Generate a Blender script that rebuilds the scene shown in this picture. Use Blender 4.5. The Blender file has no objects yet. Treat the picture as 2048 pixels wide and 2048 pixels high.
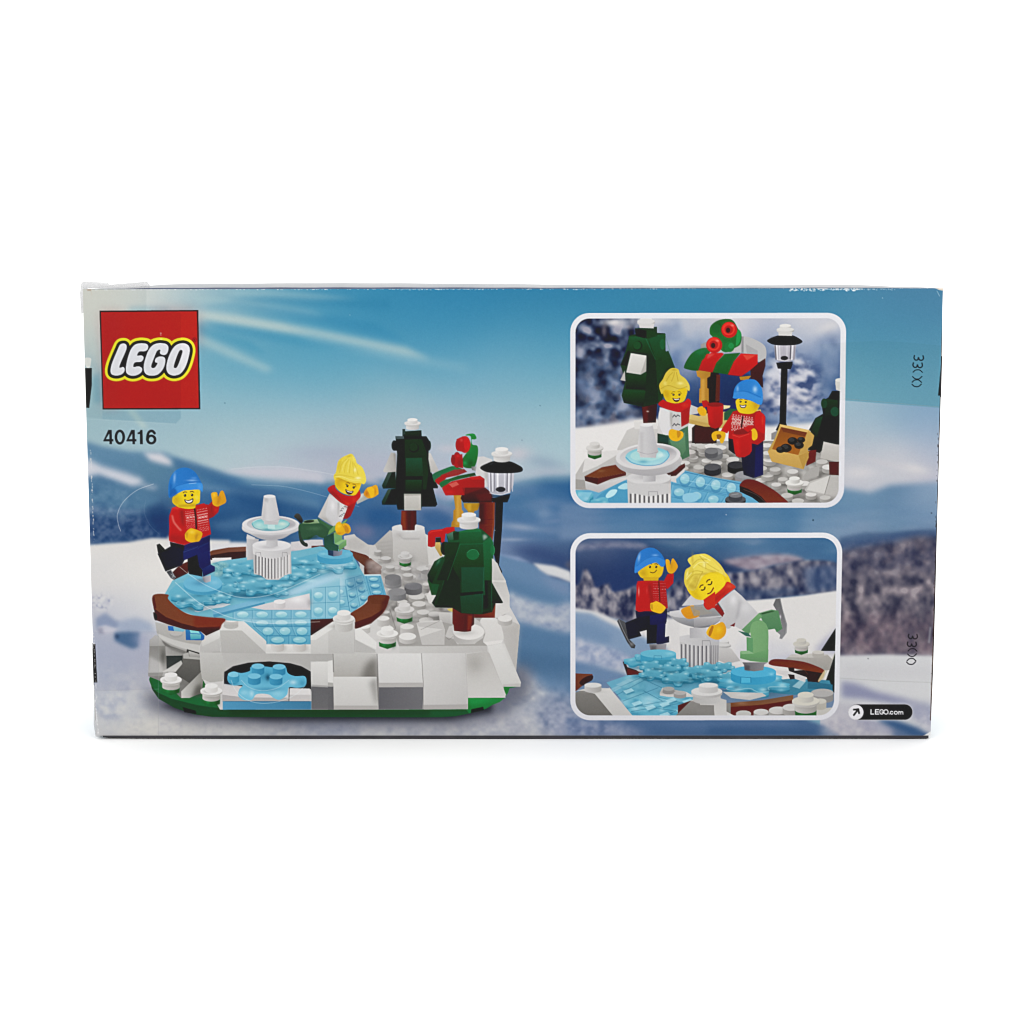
# Boxed toy set standing on a white sweep.  The printed artwork of the carton is painted
# procedurally below (vector shapes -> colour raster) and becomes per-vertex print colour.
import math, random
import numpy as np

# ------------------------------------------------------------------ paint kit
OX, OY, CW, CH = 150, 545, 1760, 945          # canvas window, in print units
CAN = np.zeros((CH, CW, 3), np.float32) + 0.8
IDS = np.zeros((CH, CW), np.int32)
KEYS = [('front_panel', None)]
CUR = 0
rng = np.random.RandomState(7)

def use(part, sub=None):
    """following opaque shapes belong to this printed part / sub-part"""
    global CUR
    k = (part, sub)
    if k not in KEYS: KEYS.append(k)
    CUR = KEYS.index(k)

def keep():
    global CUR
    CUR = None

def rgb(h):
    if not isinstance(h, str): return np.array(h, np.float32)
    return np.array([int(h[i:i+2], 16) for i in (0, 2, 4)], np.float32) / 255.0

def spline(p, n=8, closed=True):
    p = np.asarray(p, float)
    if len(p) < 3: return p
    if closed: q = np.vstack([p[-1], p, p[0], p[1]])
    else: q = np.vstack([2*p[0]-p[1], p, 2*p[-1]-p[-2]])
    t = np.linspace(0, 1, n, endpoint=False)[:, None]
    out = []
    for i in range(1, len(q)-2):
        a, b, c, d = q[i-1], q[i], q[i+1], q[i+2]
        out.append(0.5*((2*b)+(c-a)*t+(2*a-5*b+4*c-d)*t**2+(3*b-a-3*c+d)*t**3))
    if not closed: out.append(p[-1:])
    return np.vstack(out)

def boxes(pts, pad):
    x0 = max(0, int(math.floor(pts[:, 0].min()-OX-pad))); x1 = min(CW, int(math.ceil(pts[:, 0].max()-OX+pad))+1)
    y0 = max(0, int(math.floor(pts[:, 1].min()-OY-pad))); y1 = min(CH, int(math.ceil(pts[:, 1].max()-OY+pad))+1)
    return x0, y0, x1, y1

SS = 5
def coverage(rings, box):
    """antialiased fill of polygon rings (non-zero winding; holes wind the other way)"""
    x0, y0, x1, y1 = box
    w, h = x1-x0, y1-y0
    ys = y0+(np.arange(h*SS)+0.5)/SS
    acc = np.zeros((h*SS, w+2), np.float32)
    for r in rings:
        p = np.asarray(r, float)-(OX, OY); q = np.roll(p, -1, 0)
        for (ax, ay), (bx, by) in zip(p, q):
            if ay == by: continue
            d = 1.0 if by > ay else -1.0
            lo, hi = (ay, by) if ay < by else (by, ay)
            i0 = max(0, int(math.ceil((lo-y0)*SS-0.5))); i1 = min(h*SS, int(math.ceil((hi-y0)*SS-0.5)))
            if i1 <= i0: continue
            xs = ax+(ys[i0:i1]-ay)*(bx-ax)/(by-ay)-x0
            xs = np.clip(xs, 0, w)
            k = xs.astype(int); f = (xs-k).astype(np.float32)
            rows = np.arange(i0, i1)
            acc[rows, k] += d*(1-f)
            acc[rows, k+1] += d*f
    c = np.clip(np.abs(np.cumsum(acc, 1)[:, :w]), 0, 1)
    return c.reshape(h, SS, w).mean(1)

def blur1(a, r, ax):
    r = int(max(1, r)); n = 2*r+1
    pad = [(0, 0)]*a.ndim; pad[ax] = (r+1, r)
    c = np.cumsum(np.pad(a, pad, mode='edge').astype(np.float64), ax)
    s0 = [slice(None)]*a.ndim; s1 = [slice(None)]*a.ndim
    s0[ax] = slice(n, None); s1[ax] = slice(0, -n)
    return ((c[tuple(s0)]-c[tuple(s1)])/n).astype(np.float32)

def blur(a, s):
    if s < 0.9:                                # small kernel
        k = math.exp(-0.5/(s*s)) if s > 0 else 0
        for ax in (0, 1):
            p = [(0, 0)]*a.ndim; p[ax] = (1, 1)
            b = np.pad(a, p, mode='edge')
            u = [slice(None)]*a.ndim; v = [slice(None)]*a.ndim
            u[ax] = slice(0, -2); v[ax] = slice(2, None)
            a = (a+k*(b[tuple(u)]+b[tuple(v)]))/(1+2*k)
        return a
    r = max(1, int(round(s*0.98)))
    for ax in (0, 1):
        for _ in range(3): a = blur1(a, r, ax)
    return a

def noise(w, h, fx, fy, seed, octv=3, gain=0.55):
    """value-noise fBm, 0..1"""
    g = np.random.RandomState(seed)
    out = np.zeros((h, w), np.float32); amp = 1; tot = 0
    for o in range(octv):
        nx, ny = int(w/fx)+3, int(h/fy)+3
        t = g.rand(ny, nx).astype(np.float32)
        X = np.arange(w)/fx; Y = np.arange(h)/fy
        xi = X.astype(int); yi = Y.astype(int)
        u = X-xi; v = Y-yi; u = (u*u*(3-2*u)).astype(np.float32); v = (v*v*(3-2*v)).astype(np.float32)[:, None]
        a = t[yi][:, xi]; b = t[yi][:, xi+1]; c = t[yi+1][:, xi]; d = t[yi+1][:, xi+1]
        out += amp*((a*(1-u)+b*u)*(1-v)+(c*(1-u)+d*u)*v)
        tot += amp; amp *= gain; fx = max(1.2, fx/2); fy = max(1.2, fy/2)
    return out/tot

LAST = None
def put(box, m, col, c2=None, d='v', a=1.0, on=None, hard=True, n=0.0):
    """lay colour (or a linear gradient col->c2) through mask m"""
    global LAST
    x0, y0, x1, y1 = box
    if x1 <= x0 or y1 <= y0: return
    if on is not None:
        full = np.zeros((CH, CW), np.float32)
        bx = on[0]; full[bx[1]:bx[3], bx[0]:bx[2]] = on[1]
        m = m*full[y0:y1, x0:x1]
    c = rgb(col)
    if c2 is not None:
        yy, xx = np.mgrid[y0:y1, x0:x1]
        v = {'v': (0, 1), 'h': (1, 0), 'd': (0.7, 0.7), 'u': (0.7, -0.7)}.get(d, d)
        t = xx*v[0]+yy*v[1]
        s = m > 0.3
        if s.any():
            lo, hi = t[s].min(), t[s].max()
            t = np.clip((t-lo)/max(1e-6, hi-lo), 0, 1)[..., None]
            c = c*(1-t)+rgb(c2)*t
    mm = (m*a)[..., None]
    C = CAN[y0:y1, x0:x1]
    C += (c-C)*mm
    if CUR is not None and hard and a > 0.45 and on is None:
        IDS[y0:y1, x0:x1][m > 0.5] = CUR

class Win:
    """a window of the artwork with its own origin and scale"""
    def __init__(s, ox, oy, k): s.o = np.array((ox, oy), float); s.k = k; s.m = None
    def t(s, v): return np.asarray(v, float).reshape(-1, 2)/s.k+s.o
    def _lay(s, rings, col, c2, d, a, bl, on, hard, ids):
        bl = bl/s.k
        sa = lambda q: (q[:, 0]*np.roll(q[:, 1], -1)-q[:, 1]*np.roll(q[:, 0], -1)).sum()
        rings = [rings[0]]+[q if sa(q)*sa(rings[0]) < 0 else q[::-1] for q in rings[1:]]
        allp = np.vstack(rings); box = boxes(allp, 2+3*bl)
        if box[2] <= box[0] or box[3] <= box[1]: return
        m = coverage(rings, box)
        if bl > 0.3: m = blur(m, bl)
        put(box, m, col, c2, d, a, s.m if on else None, hard=(bl < 1.5 and ids))
        if not on: s.m = (box, m)
    def p(s, col, *v, c2=None, d='v', a=1, bl=0, on=False, holes=(), ids=True):
        s._lay([s.t(v)]+[s.t(h) for h in holes], col, c2, d, a, bl, on, True, ids)
    def c(s, col, *v, c2=None, d='v', a=1, bl=0, on=False, holes=(), ids=True):
        s._lay([spline(s.t(v))]+[spline(s.t(h)) for h in holes], col, c2, d, a, bl, on, True, ids)
    def e(s, col, cx, cy, rx, ry=None, rot=0, c2=None, d='v', a=1, bl=0, on=False, hole=0, ids=True):
        ry = rx if ry is None else ry
        n = max(16, int(8+2*math.sqrt(max(rx, ry)/s.k)*4))
        th = np.linspace(0, 2*math.pi, n, endpoint=False)
        r = math.radians(rot); x = np.cos(th); y = np.sin(th)
        def ring(q, sg):
            X = rx*q*x; Y = ry*q*y*sg
            return (np.stack([cx+X*math.cos(r)-Y*math.sin(r), cy+X*math.sin(r)+Y*math.cos(r)], 1))/s.k+s.o
        rings = [ring(1, 1)]
        if hole: rings.append(ring(hole, -1))
        s._lay(rings, col, c2, d, a, bl, on, True, ids)
    def r(s, col, x0, y0, x1, y1, rad, **kw):
        pts = []
        for cx, cy, a0 in ((x1-rad, y0+rad, -90), (x1-rad, y1-rad, 0), (x0+rad, y1-rad, 90), (x0+rad, y0+rad, 180)):
            for i in range(9):
                t = math.radians(a0+i*90/8); pts += [cx+rad*math.cos(t), cy+rad*math.sin(t)]
        s.p(col, *pts, **kw)
    def l(s, col, w, *v, curve=False, closed=False, a=1, bl=0, on=False, ids=False, c2=None, d='v', taper=0):
        p = s.t(v)
        if curve: p = spline(p, 8, closed)
        elif closed: p = np.vstack([p, p[:1]])
        wd = w/s.k; bl = bl/s.k
        box = boxes(p, wd/2+2+3*bl); x0, y0, x1, y1 = box
        if x1 <= x0 or y1 <= y0: return
        m = np.zeros((y1-y0, x1-x0), np.float32)
        q = p-(OX, OY)
        nseg = len(q)-1
        for i in range(nseg):
            a0, b0 = q[i], q[i+1]
            ww = wd*(1-taper*(i/max(1, nseg-1)))
            bx0 = max(x0, int(min(a0[0], b0[0])-ww/2-2)); bx1 = min(x1, int(max(a0[0], b0[0])+ww/2+3))
            by0 = max(y0, int(min(a0[1], b0[1])-ww/2-2)); by1 = min(y1, int(max(a0[1], b0[1])+ww/2+3))
            if bx1 <= bx0 or by1 <= by0: continue
            yy, xx = np.mgrid[by0:by1, bx0:bx1]; yy = yy+0.5; xx = xx+0.5
            e = b0-a0; L = max(1e-9, e@e)
            t = np.clip(((xx-a0[0])*e[0]+(yy-a0[1])*e[1])/L, 0, 1)
            dd = np.hypot(xx-a0[0]-t*e[0], yy-a0[1]-t*e[1])
            cov = np.clip(ww/2-dd+0.5, 0, 1)*min(1.0, max(0.35, ww)) if ww < 1 else np.clip(ww/2-dd+0.5, 0, 1)
            S = m[by0-y0:by1-y0, bx0-x0:bx1-x0]
            np.maximum(S, cov, out=S)
        if bl > 0.3: m = blur(m, bl)
        put(box, m, col, c2, d, a, s.m if on else None, hard=ids)
    def b(s, col, cx, cy, rx, ry, a=0.6, rot=0, on=False):
        """soft round dab"""
        R = max(rx, ry)*1.6
        box = boxes(s.t((cx-R, cy-R, cx+R, cy+R)), 1); x0, y0, x1, y1 = box
        if x1 <= x0 or y1 <= y0: return
        yy, xx = np.mgrid[y0:y1, x0:x1]
        X = ((xx+0.5+OX)-s.o[0])*s.k-cx; Y = ((yy+0.5+OY)-s.o[1])*s.k-cy
        r = math.radians(rot)
        u = (X*math.cos(r)+Y*math.sin(r))/rx; v = (-X*math.sin(r)+Y*math.cos(r))/ry
        m = np.exp(-(u*u+v*v)*1.4).astype(np.float32)
        put(box, m, col, None, 'v', a, s.m if on else None, hard=False)
    def stud(s, x, y, rx, ry, h, top, side, side2=None):
        """a round stud seen from slightly above: centre of its top, radii, height"""
        n = 14; th = np.linspace(0, math.pi, n)
        low = [(x+rx*math.cos(t), y+h+ry*math.sin(t)) for t in th]
        v = [x-rx, y]+[x+rx, y]+[q for pt in low for q in pt]
        s.p(side, *v, c2=side2 or side, d='h')
        s.e(top, x, y, rx, ry)

def rbf(samples, x0, y0, x1, y1, sig, step=8):
    """smooth colour field from scattered samples (print units)"""
    P = np.array([(q[0], q[1]) for q in samples], float); C = np.array([rgb(q[2]) for q in samples])
    gx = np.arange(x0, x1+step, step); gy = np.arange(y0, y1+step, step)
    X, Y = np.meshgrid(gx, gy)
    d2 = (X[..., None]-P[:, 0])**2+((Y[..., None]-P[:, 1])*1.25)**2
    w = np.exp(-d2/(2*sig*sig))+1e-3*np.exp(-d2/(2*(3*sig)**2))+1e-9/(1+d2/1e4)
    F = (w[..., None]*C).sum(2)/w.sum(2)[..., None]
    xs = np.arange(x0, x1); ys = np.arange(y0, y1)
    u = (xs-x0)/step; v = (ys-y0)/step
    ui = u.astype(int); vi = v.astype(int); fu = (u-ui)[None, :, None]; fv = (v-vi)[:, None, None]
    A = F[vi][:, ui]; B = F[vi][:, ui+1]; Cc = F[vi+1][:, ui]; D = F[vi+1][:, ui+1]
    return ((A*(1-fu)+B*fu)*(1-fv)+(Cc*(1-fu)+D*fu)*fv).astype(np.float32)

def field(samples, v, sig, bl, win=None):
    """lay a smooth colour field inside a soft-edged polygon"""
    if win: v = win.t(v).ravel(); samples = [(*win.t(q[:2])[0], q[2]) for q in samples]
    q = np.asarray(v, float).reshape(-1, 2); box = boxes(q, 3*bl+2); x0, y0, x1, y1 = box
    m = coverage([q], box)
    if bl > 0.3: m = blur(m, bl)
    F = rbf(samples, x0+OX, y0+OY, x1+OX, y1+OY, sig)
    C = CAN[y0:y1, x0:x1]
    C += (F-C)*m[..., None]

def mottle(win, v, cols, fx, fy, seed, a=1.0, bl=0, octv=3, soft=0.0, con=1.0, curve=True):
    """fill a shape with a noise that runs through a list of colours"""
    p = win.t(v); p = spline(p) if curve else p
    bl = bl/win.k
    box = boxes(p, 2+3*bl); x0, y0, x1, y1 = box
    if x1 <= x0 or y1 <= y0: return
    m = coverage([p], box)
    if bl > 0.3: m = blur(m, bl)
    nz = noise(x1-x0, y1-y0, fx, fy, seed, octv)
    if soft: nz = blur(nz, soft)
    s = nz.std()+1e-6; nz = np.clip(0.5+(nz-nz.mean())/s*0.24*con, 0, 0.9999)
    cs = np.array([rgb(c) for c in cols]); t = nz*(len(cols)-1); i = t.astype(int); f = (t-i)[..., None]
    col = cs[i]*(1-f)+cs[i+1]*f
    C = CAN[y0:y1, x0:x1]
    C += (col-C)*(m*a)[..., None]
# ------------------------------------------------------------------ printed winter landscape
P = Win(0, 0, 1)
keep()
SKY = [(170,590,'d2cfc3'),(225,600,'d4d2c9'),(290,600,'cfd1cb'),(350,590,'c4cccb'),(420,600,'a3bfc6'),(480,590,'8ab0be'),(172,690,'c9cbc7'),
 (190,780,'8cb4be'),(185,840,'92b2b6'),(250,840,'8cb4c4'),(330,840,'8ab2c4'),(560,592,'5399b7'),(700,590,'3389b3'),(900,590,'2b80af'),(1100,590,'2c7fac'),
 (1300,590,'3786ae'),(1600,590,'3e86ac'),(1850,590,'4981a7'),(450,660,'4496b8'),(560,660,'3d95b9'),(760,660,'388fb7'),(900,660,'3a91b8'),(1100,680,'4796b9'),
 (440,740,'5ba6c0'),(600,720,'4b9ebe'),(700,740,'5ea6c1'),(900,740,'66a7c2'),(1080,740,'5ba3c0'),(430,800,'86b3c4'),(560,780,'84b3c5'),(760,800,'8bb5c4'),
 (1000,790,'78adc4'),(1120,800,'82b3c5'),(420,860,'a2c1c9'),(600,860,'a2c3cd'),(760,860,'a3c0c8'),(1000,850,'9bbfc9'),(1120,860,'a2c3cb'),
 (200,900,'a8bfc6'),(300,895,'aec4ca'),(420,915,'b8c8cc'),(560,905,'aec7cf'),(480,935,'b2c6cd'),(640,930,'afb8c6'),(720,930,'b2b5c6'),(1090,905,'b0cad2'),(850,905,'adc4d0'),
 (940,910,'bcc0cc'),(760,960,'b0aec0'),(560,960,'b8bcc8'),(880,960,'a9aabf'),(1040,940,'a9b3c2'),
 (1780,640,'4989ad'),(1780,700,'448eae'),(1720,760,'5c9eb7'),(1860,740,'5c9ab6'),(1720,800,'7eafc0'),(1860,800,'6aa2b9')]
CAN[:] = rbf(SKY, OX, OY, OX+CW, OY+CH, 78)
S1 = Win(160, 570, 3.22); S2 = Win(560, 570, 3.22)
# rays of light fanning out of the top left corner
def ray(col, a, bl, *v): S1.p(col, *v, a=a, bl=bl, ids=False)
ray('c0cdc8', .66, 18, 760,165, 760,215, 1500,330, 2100,455, 2260,480, 2100,400, 1500,280, 1000,190)
ray('a8c6cb', .45, 24, 1400,310, 1500,330, 2100,450, 2500,525, 2500,545, 2100,490, 1500,365)
ray('c2cec6', .5, 16, 700,170, 700,215, 1100,265, 1500,325, 1300,255)
ray('b4cac9', .55, 17, 760,325, 760,370, 950,460, 1200,560, 1250,540, 1000,420)
ray('a9c6c9', .45, 16, 700,60, 760,110, 1200,170, 1600,215, 1500,170, 1100,110)
ray('9ac0c8', .6, 14, 900,38, 1000,75, 1500,100, 1800,90, 1500,60, 1200,40)
ray('2f84ae', .5, 18, 950,85, 1250,70, 2000,90, 2000,160, 1500,130)
ray('2f86b2', .5, 16, 780,135, 1000,140, 1500,235, 2100,360, 1900,240, 1300,150, 1000,115)
ray('3a90b6', .55, 18, 770,225, 1000,260, 1500,360, 1900,430, 1500,400, 1000,320, 900,300)
ray('3f95b8', .5, 14, 765,250, 765,310, 1000,390, 1200,450, 1100,360)
ray('c0cec8', .5, 12, 60,260, 60,400, 120,500, 140,560, 130,430)
ray('5f9fb4', .5, 12, 75,600, 130,560, 145,760, 90,760)
ray('b8cbc4', .6, 10, 300,810, 350,800, 440,920, 400,925)
ray('6fa5ba', .45, 14, 330,140, 560,140, 600,170, 300,170)
# upper band slightly hazy, horizon clouds
P.b('b3b3c5', 730, 930, 200, 34, .55); P.b('a2abc0', 640, 905, 80, 18, .45); P.b('b4b0c2', 900, 985, 120, 30, .5)
P.b('c7c4cc', 1038, 908, 30, 18, .85); P.b('8fa6bb', 1090, 925, 45, 16, .7, 12); P.b('a9b2c4', 1100, 945, 60, 14, .6)
P.b('c6c2cc', 895, 897, 26, 10, .6)
# cloud sky at the far right, below the edge of the sealing tape
RS = [(1690,815,'98b8c8'),(1780,815,'86aac2'),(1870,825,'78a0c2'),(1720,850,'9eb8c8'),(1870,860,'90aac4'),(1720,890,'acb8c8'),(1870,890,'a9b4c8'),(1720,925,'c9c5c9'),
 (1800,935,'d2cecf'),(1870,945,'b8b6c6'),(1700,965,'c0c0ca'),(1760,960,'b0b8c6')]
field(RS, (1640,797, 1925,819, 1925,1500, 1640,1500), 45, .8)

# ---- blue mountains
L3 = Win(160, 900, 3.331); M4 = Win(980, 880, 3.22); J6 = Win(1140, 1000, 2.542)
P.p('5d88a8', 150,876, 205,893, 260,903, 330,905, 380,925, 440,942, 500,962, 560,968, 640,962, 700,965, 770,958, 830,975, 900,1000, 960,985,
    1040,962, 1090,952, 1150,950, 1220,955, 1220,1490, 150,1490, bl=4.5, ids=False)
MT = [(180,895,'5f8aaa'),(250,915,'5a86a6'),(330,930,'56829f'),(390,940,'4a7ba2'),(450,965,'44759f'),(500,985,'3f70a0'),(440,1000,'2d5c90'),(520,1010,'2f5a8c'),
 (380,985,'4a78a2'),(300,985,'55809f'),(220,985,'446f98'),(190,1000,'3f6690'),(330,1030,'27497a'),(380,1060,'284a78'),(450,1040,'264f82'),(540,1050,'22487a'),
 (620,985,'4a7aa5'),(700,985,'4477a3'),(590,1010,'5a86a8'),(650,1035,'31639a'),(560,1030,'2a568a'),(720,1020,'305f95'),(760,980,'56799f'),(770,1030,'2c588c'),
 (500,1075,'33618f'),(620,1080,'4a719c'),(720,1070,'5a6f98'),(760,1075,'466a96'),(880,1020,'8090b0'),(870,1060,'2f5a8c'),(960,1010,'4c78a4'),
 (1060,975,'3a6a9c'),(1120,985,'336698'),(1050,1010,'4f7ba0'),(1090,1030,'31649c'),(1130,1025,'2d5f98'),(1040,1050,'7890b2'),(1100,1060,'5f7ea6'),
 (1030,1090,'6a80a6'),(1080,1095,'4a6590'),(1110,1110,'344c78'),(1140,1120,'394e78'),(1130,1070,'54749c')]
field(MT, (150,892, 205,905, 260,915, 330,918, 380,936, 440,953, 500,972, 560,978, 640,972, 700,975, 770,972, 830,990, 900,1010, 960,998, 1040,975, 1090,964, 1150,962, 1225,962,
    1225,1180, 150,1180), 34, 4)
# cloud bank behind the pond and streaks in the haze
A_ = Win(280, 900, 5.3667); B_ = Win(560, 880, 8.05); C_ = Win(740, 820, 5.682)
A_.p('c3c3cf', 860,230, 1200,185, 1600,180, 1932,240, 2000,330, 1932,360, 1700,310, 1300,290, 1000,260, bl=22, a=.9, ids=False)
A_.p('4d80a8', 850,250, 1200,300, 1500,330, 1932,370, 1932,480, 1400,400, 1000,360, bl=30, a=.6, ids=False)
A_.p('6a93b2', 500,330, 800,380, 1300,440, 1932,560, 1932,640, 1300,520, 800,440, 500,400, bl=24, a=.55, ids=False)
B_.p('bcb9c6', 1300,560, 1500,600, 1600,660, 1700,720, 1640,720, 1400,680, bl=30, a=.7, ids=False)
L3.p('c9ccd6', -20,40, 40,50, 140,105, 300,150, 410,190, 425,225, 340,245, 200,195, 120,160, 50,190, -20,190, bl=16, ids=False)
L3.p('d0cfd6', 420,15, 540,20, 600,60, 622,105, 560,95, 470,70, bl=12, ids=False)
L3.p('b6bccb', 400,215, 470,235, 520,240, 500,265, 430,250, bl=12, a=.75, ids=False)
L3.p('4f7b9f', -20,190, 200,200, 340,250, 560,330, 590,380, 300,380, -20,350, bl=14, a=.8, ids=False)
L3.b('8f98b4', 90, 400, 60, 26, .7); L3.b('7f90b0', 260, 410, 200, 22, .55)
L3.p('243f70', -20,420, 260,430, 420,430, 600,440, 600,600, 300,610, -20,630, bl=18, a=.8, ids=False)
mottle(L3, (-20,380, 200,390, 330,400, 420,440, 480,520, 560,590, 330,625, -20,632), ('22406c','3c5b88','6a82a4','88a0b8'), 8, 7, 11, con=.8, a=.4, bl=26, soft=1.2)
mottle(L3, (-20,200, 200,215, 420,330, 420,430, -20,420), ('35608c','5a83a4','7fa3ba'), 14, 11, 12, con=.8, a=.35, bl=26, soft=1.2)
L3.p('1e3a6c', 430,400, 560,330, 600,430, 600,570, 520,550, bl=16, a=.55, ids=False)
A_.p('2c5c92', 360,85, 560,120, 760,200, 950,280, 1150,350, 1000,380, 760,300, 560,230, 400,200, bl=20, a=.4, ids=False)
A_.p('1f4a80', 900,420, 1150,400, 1400,480, 1700,560, 1932,620, 1932,760, 1500,700, 1100,600, bl=36, a=.5, ids=False); A_.p('6f98b8', 720,800, 1100,720, 1300,760, 1140,830, 900,860, bl=30, a=.35, ids=False)
C_.p('25558c', -20,1160, 200,1120, 330,1200, 330,1290, 60,1330, -20,1300, bl=30, a=.55, ids=False); C_.p('8f9cba', 720,900, 860,880, 940,960, 900,1060, 740,1020, bl=26, a=.6, ids=False); C_.p('24548c', 560,1150, 760,1120, 930,1200, 920,1330, 640,1300, bl=30, a=.6, ids=False)
B_.p('7d7a9c', 1150,1400, 1300,1370, 1500,1400, 1500,1560, 1300,1560, bl=40, a=.5, ids=False); B_.p('2a5a92', 1350,1130, 1600,1120, 1900,1200, 1900,1300, 1500,1260, bl=36, a=.5, ids=False)
# hazy streaks to the right of the lamp
mottle(M4, (70,300, 300,290, 520,400, 520,620, 60,620), ('2d5f98','4f7ba8','8a9cba'), 70, 22, 13, a=.4, bl=24, soft=4)
M4.b('a3afc4', 200, 560, 160, 30, .6, 6); M4.b('8fa4bf', 350, 470, 60, 60, .4, 60); M4.b('7f92b4', 420, 520, 120, 24, .5, -6); M4.b('9aa8c0', 140, 640, 120, 16, .6)
M4.p('34497a', 120,690, 300,680, 420,720, 520,760, 520,830, 400,790, 250,760, bl=22, a=.75, ids=False)

# ---- snow slopes
M4.p('6285ab', 30,725, 160,755, 280,800, 400,885, 520,915, 520,1700, 30,1700, bl=7, ids=False)
M4.p('8a9cc0', 30,728, 180,750, 270,790, 180,775, bl=8, a=.8, ids=False)
M4.p('d2d2d3', 275,790, 350,800, 420,810, 520,845, 530,920, 440,885, 370,868, 320,835, bl=8, ids=False)
M4.p('5e5e70', 480,800, 530,760, 530,850, bl=10, a=.8, ids=False)
M4.p('7a8db0', 300,850, 520,930, 520,1010, 400,960, bl=20, a=.6, ids=False)
M4.p('50789f', 60,860, 250,930, 520,1040, 520,1075, 300,1030, 120,980, bl=22, a=.7, ids=False)
mottle(M4, (110,985, 200,1010, 320,1050, 420,1065, 530,1050, 530,1225, 450,1240, 300,1200, 180,1165, 130,1120), ('8493b0','a3abbe','b4b9c4','c4c7ce'), 15, 12, 14, con=.7, a=.9, bl=18, soft=1.2)
M4.p('4f769e', 180,1190, 330,1215, 530,1260, 530,1480, 160,1480, bl=20, a=.85, ids=False)
M4.p('42688f', 160,1330, 530,1400, 530,1560, 300,1520, 160,1450, bl=24, a=.55, ids=False)
mottle(M4, (150,1470, 260,1500, 330,1580, 430,1640, 540,1690, 540,1960, -500,1960, -500,1700, 60,1600), ('9298ac','aaaebb','bcbdc4','cfcecf'), 13, 11, 15, con=.75, a=.9, bl=26, soft=1.2)
mottle(M4, (380,1640, 540,1640, 540,1960, 430,1960, 340,1800), ('4f6a92','7485a8','9aa5bf'), 13, 12, 16, con=.8, a=.7, bl=40, soft=1.2)

# ---- big snow field on the left
L3.p('dad7d4', -60,640, 150,625, 330,612, 480,585, 640,590, 1000,600, 1000,1900, -60,1900, bl=8, ids=False)
A_.p('d6d4d6', 300,925, 500,940, 760,1005, 1000,985, 1932,1010, 1932,1300, 760,1300, 300,1300, bl=12, ids=False)
LS = [(190,1110,'d3d2d3'),(280,1110,'dddad6'),(340,1150,'dfdcd8'),(200,1170,'d9d6d3'),(300,1210,'d6d4d3'),(190,1230,'b8b9c6'),(240,1250,'c4c6d0'),(300,1240,'cfcfd2'),
 (200,1290,'a9b0c4'),(260,1290,'a4abc2'),(300,1300,'b4b6c6'),(210,1340,'a9b0c3'),(260,1350,'b0b3c3'),(300,1370,'b6b6c2'),(200,1400,'a9b0c2'),(290,1400,'b9bac4'),
 (210,1440,'c0c0c6'),(300,1440,'cecac8'),(420,1450,'d0cdca'),(560,1450,'cbc9c9'),(700,1455,'bfc0c8'),(860,1455,'c3c3c9'),(1000,1450,'bcbdc8'),(200,1465,'cbc8c6'),(320,1460,'d0cdc9')]
field(LS, (90,1120, 520,1120, 520,1420, 1060,1425, 1100,1530, 90,1530), 40, 12)
L3.p('9aa0b8', 120,1040, 170,990, 200,985, 190,1030, 140,1055, bl=8, a=.75, ids=False)
mottle(L3, (85,970, 210,985, 190,1050, 100,1060), ('8e93ad','c8c8cf','dad8d6'), 5, 5, 17, a=.7, bl=14, soft=1.2)
L3.p('7d8eb0', 105,1120, 170,1085, 230,1130, 270,1150, 240,1200, 200,1195, 110,1190, bl=10, a=.8, ids=False)
L3.p('92a3bf', 250,1150, 300,1130, 380,1115, 470,1150, 500,1210, 260,1215, bl=12, a=.7, ids=False)
L3.p('c4c3cf', 115,1180, 170,1165, 250,1190, 230,1225, 150,1225, bl=8, a=.9, ids=False)
L3.p('83849c', 112,1190, 150,1180, 160,1225, 130,1225, bl=7, a=.6, ids=False)
L3.p('466a94', 230,1215, 330,1210, 400,1215, 390,1310, 350,1325, 290,1300, 230,1270, bl=9, a=.95, ids=False)
L3.p('2c3d5e', 235,1228, 262,1235, 255,1258, 238,1250, bl=6, a=.8, ids=False)
L3.b('a0a8c4', 400, 1260, 60, 60, .5)
mottle(L3, (100,1560, 250,1540, 420,1500, 480,1700, 420,1860, 100,1860), ('9ea4b8','b8bbc5','c8c8ca','d2cfcc'), 13, 11, 18, con=.7, a=.55, bl=50, soft=1.2)
mottle(L3, (130,1640, 300,1630, 330,1720, 200,1800, 120,1780), ('8a94b4','b2b7c8','d4d2d0'), 9, 9, 19, con=.8, a=.45, bl=26, soft=1.2)
mottle(L3, (110,1420, 330,1430, 360,1540, 110,1560), ('9fa8bf','b2b8c6','c4c6cc'), 14, 12, 20, con=.8, a=.4, bl=30, soft=1.2)
# powder snow under the model
N5 = Win(300, 1390, 2.0337)
mottle(N5, (60,110, 600,112, 1200,108, 1560,60, 1700,60, 1700,180, 60,180), ('979cac','aeb0bb','c2c2c5','d0cecc'), 13, 10, 21, con=.7, a=.7, bl=16, soft=1.2)
mottle(N5, (540,90, 800,100, 830,150, 700,165, 560,120), ('7b86a6','9aa3ba','bcbec8'), 13, 10, 22, con=.7, a=.5, bl=18, soft=1.2)
mottle(N5, (-60,100, 400,110, 420,170, -60,170), ('c4c2c4','d2cfcb','d6d3cf'), 8, 6, 23, a=.8, bl=20, soft=1.2)
mottle(N5, (1560,60, 1700,40, 1760,80, 1900,105, 2000,105, 2000,180, 1720,180, 1600,150), ('5c7098','7f8cac','9aa3bd','b2b6c8'), 11, 9, 24, con=.8, a=.7, bl=24, soft=1.2)

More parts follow.
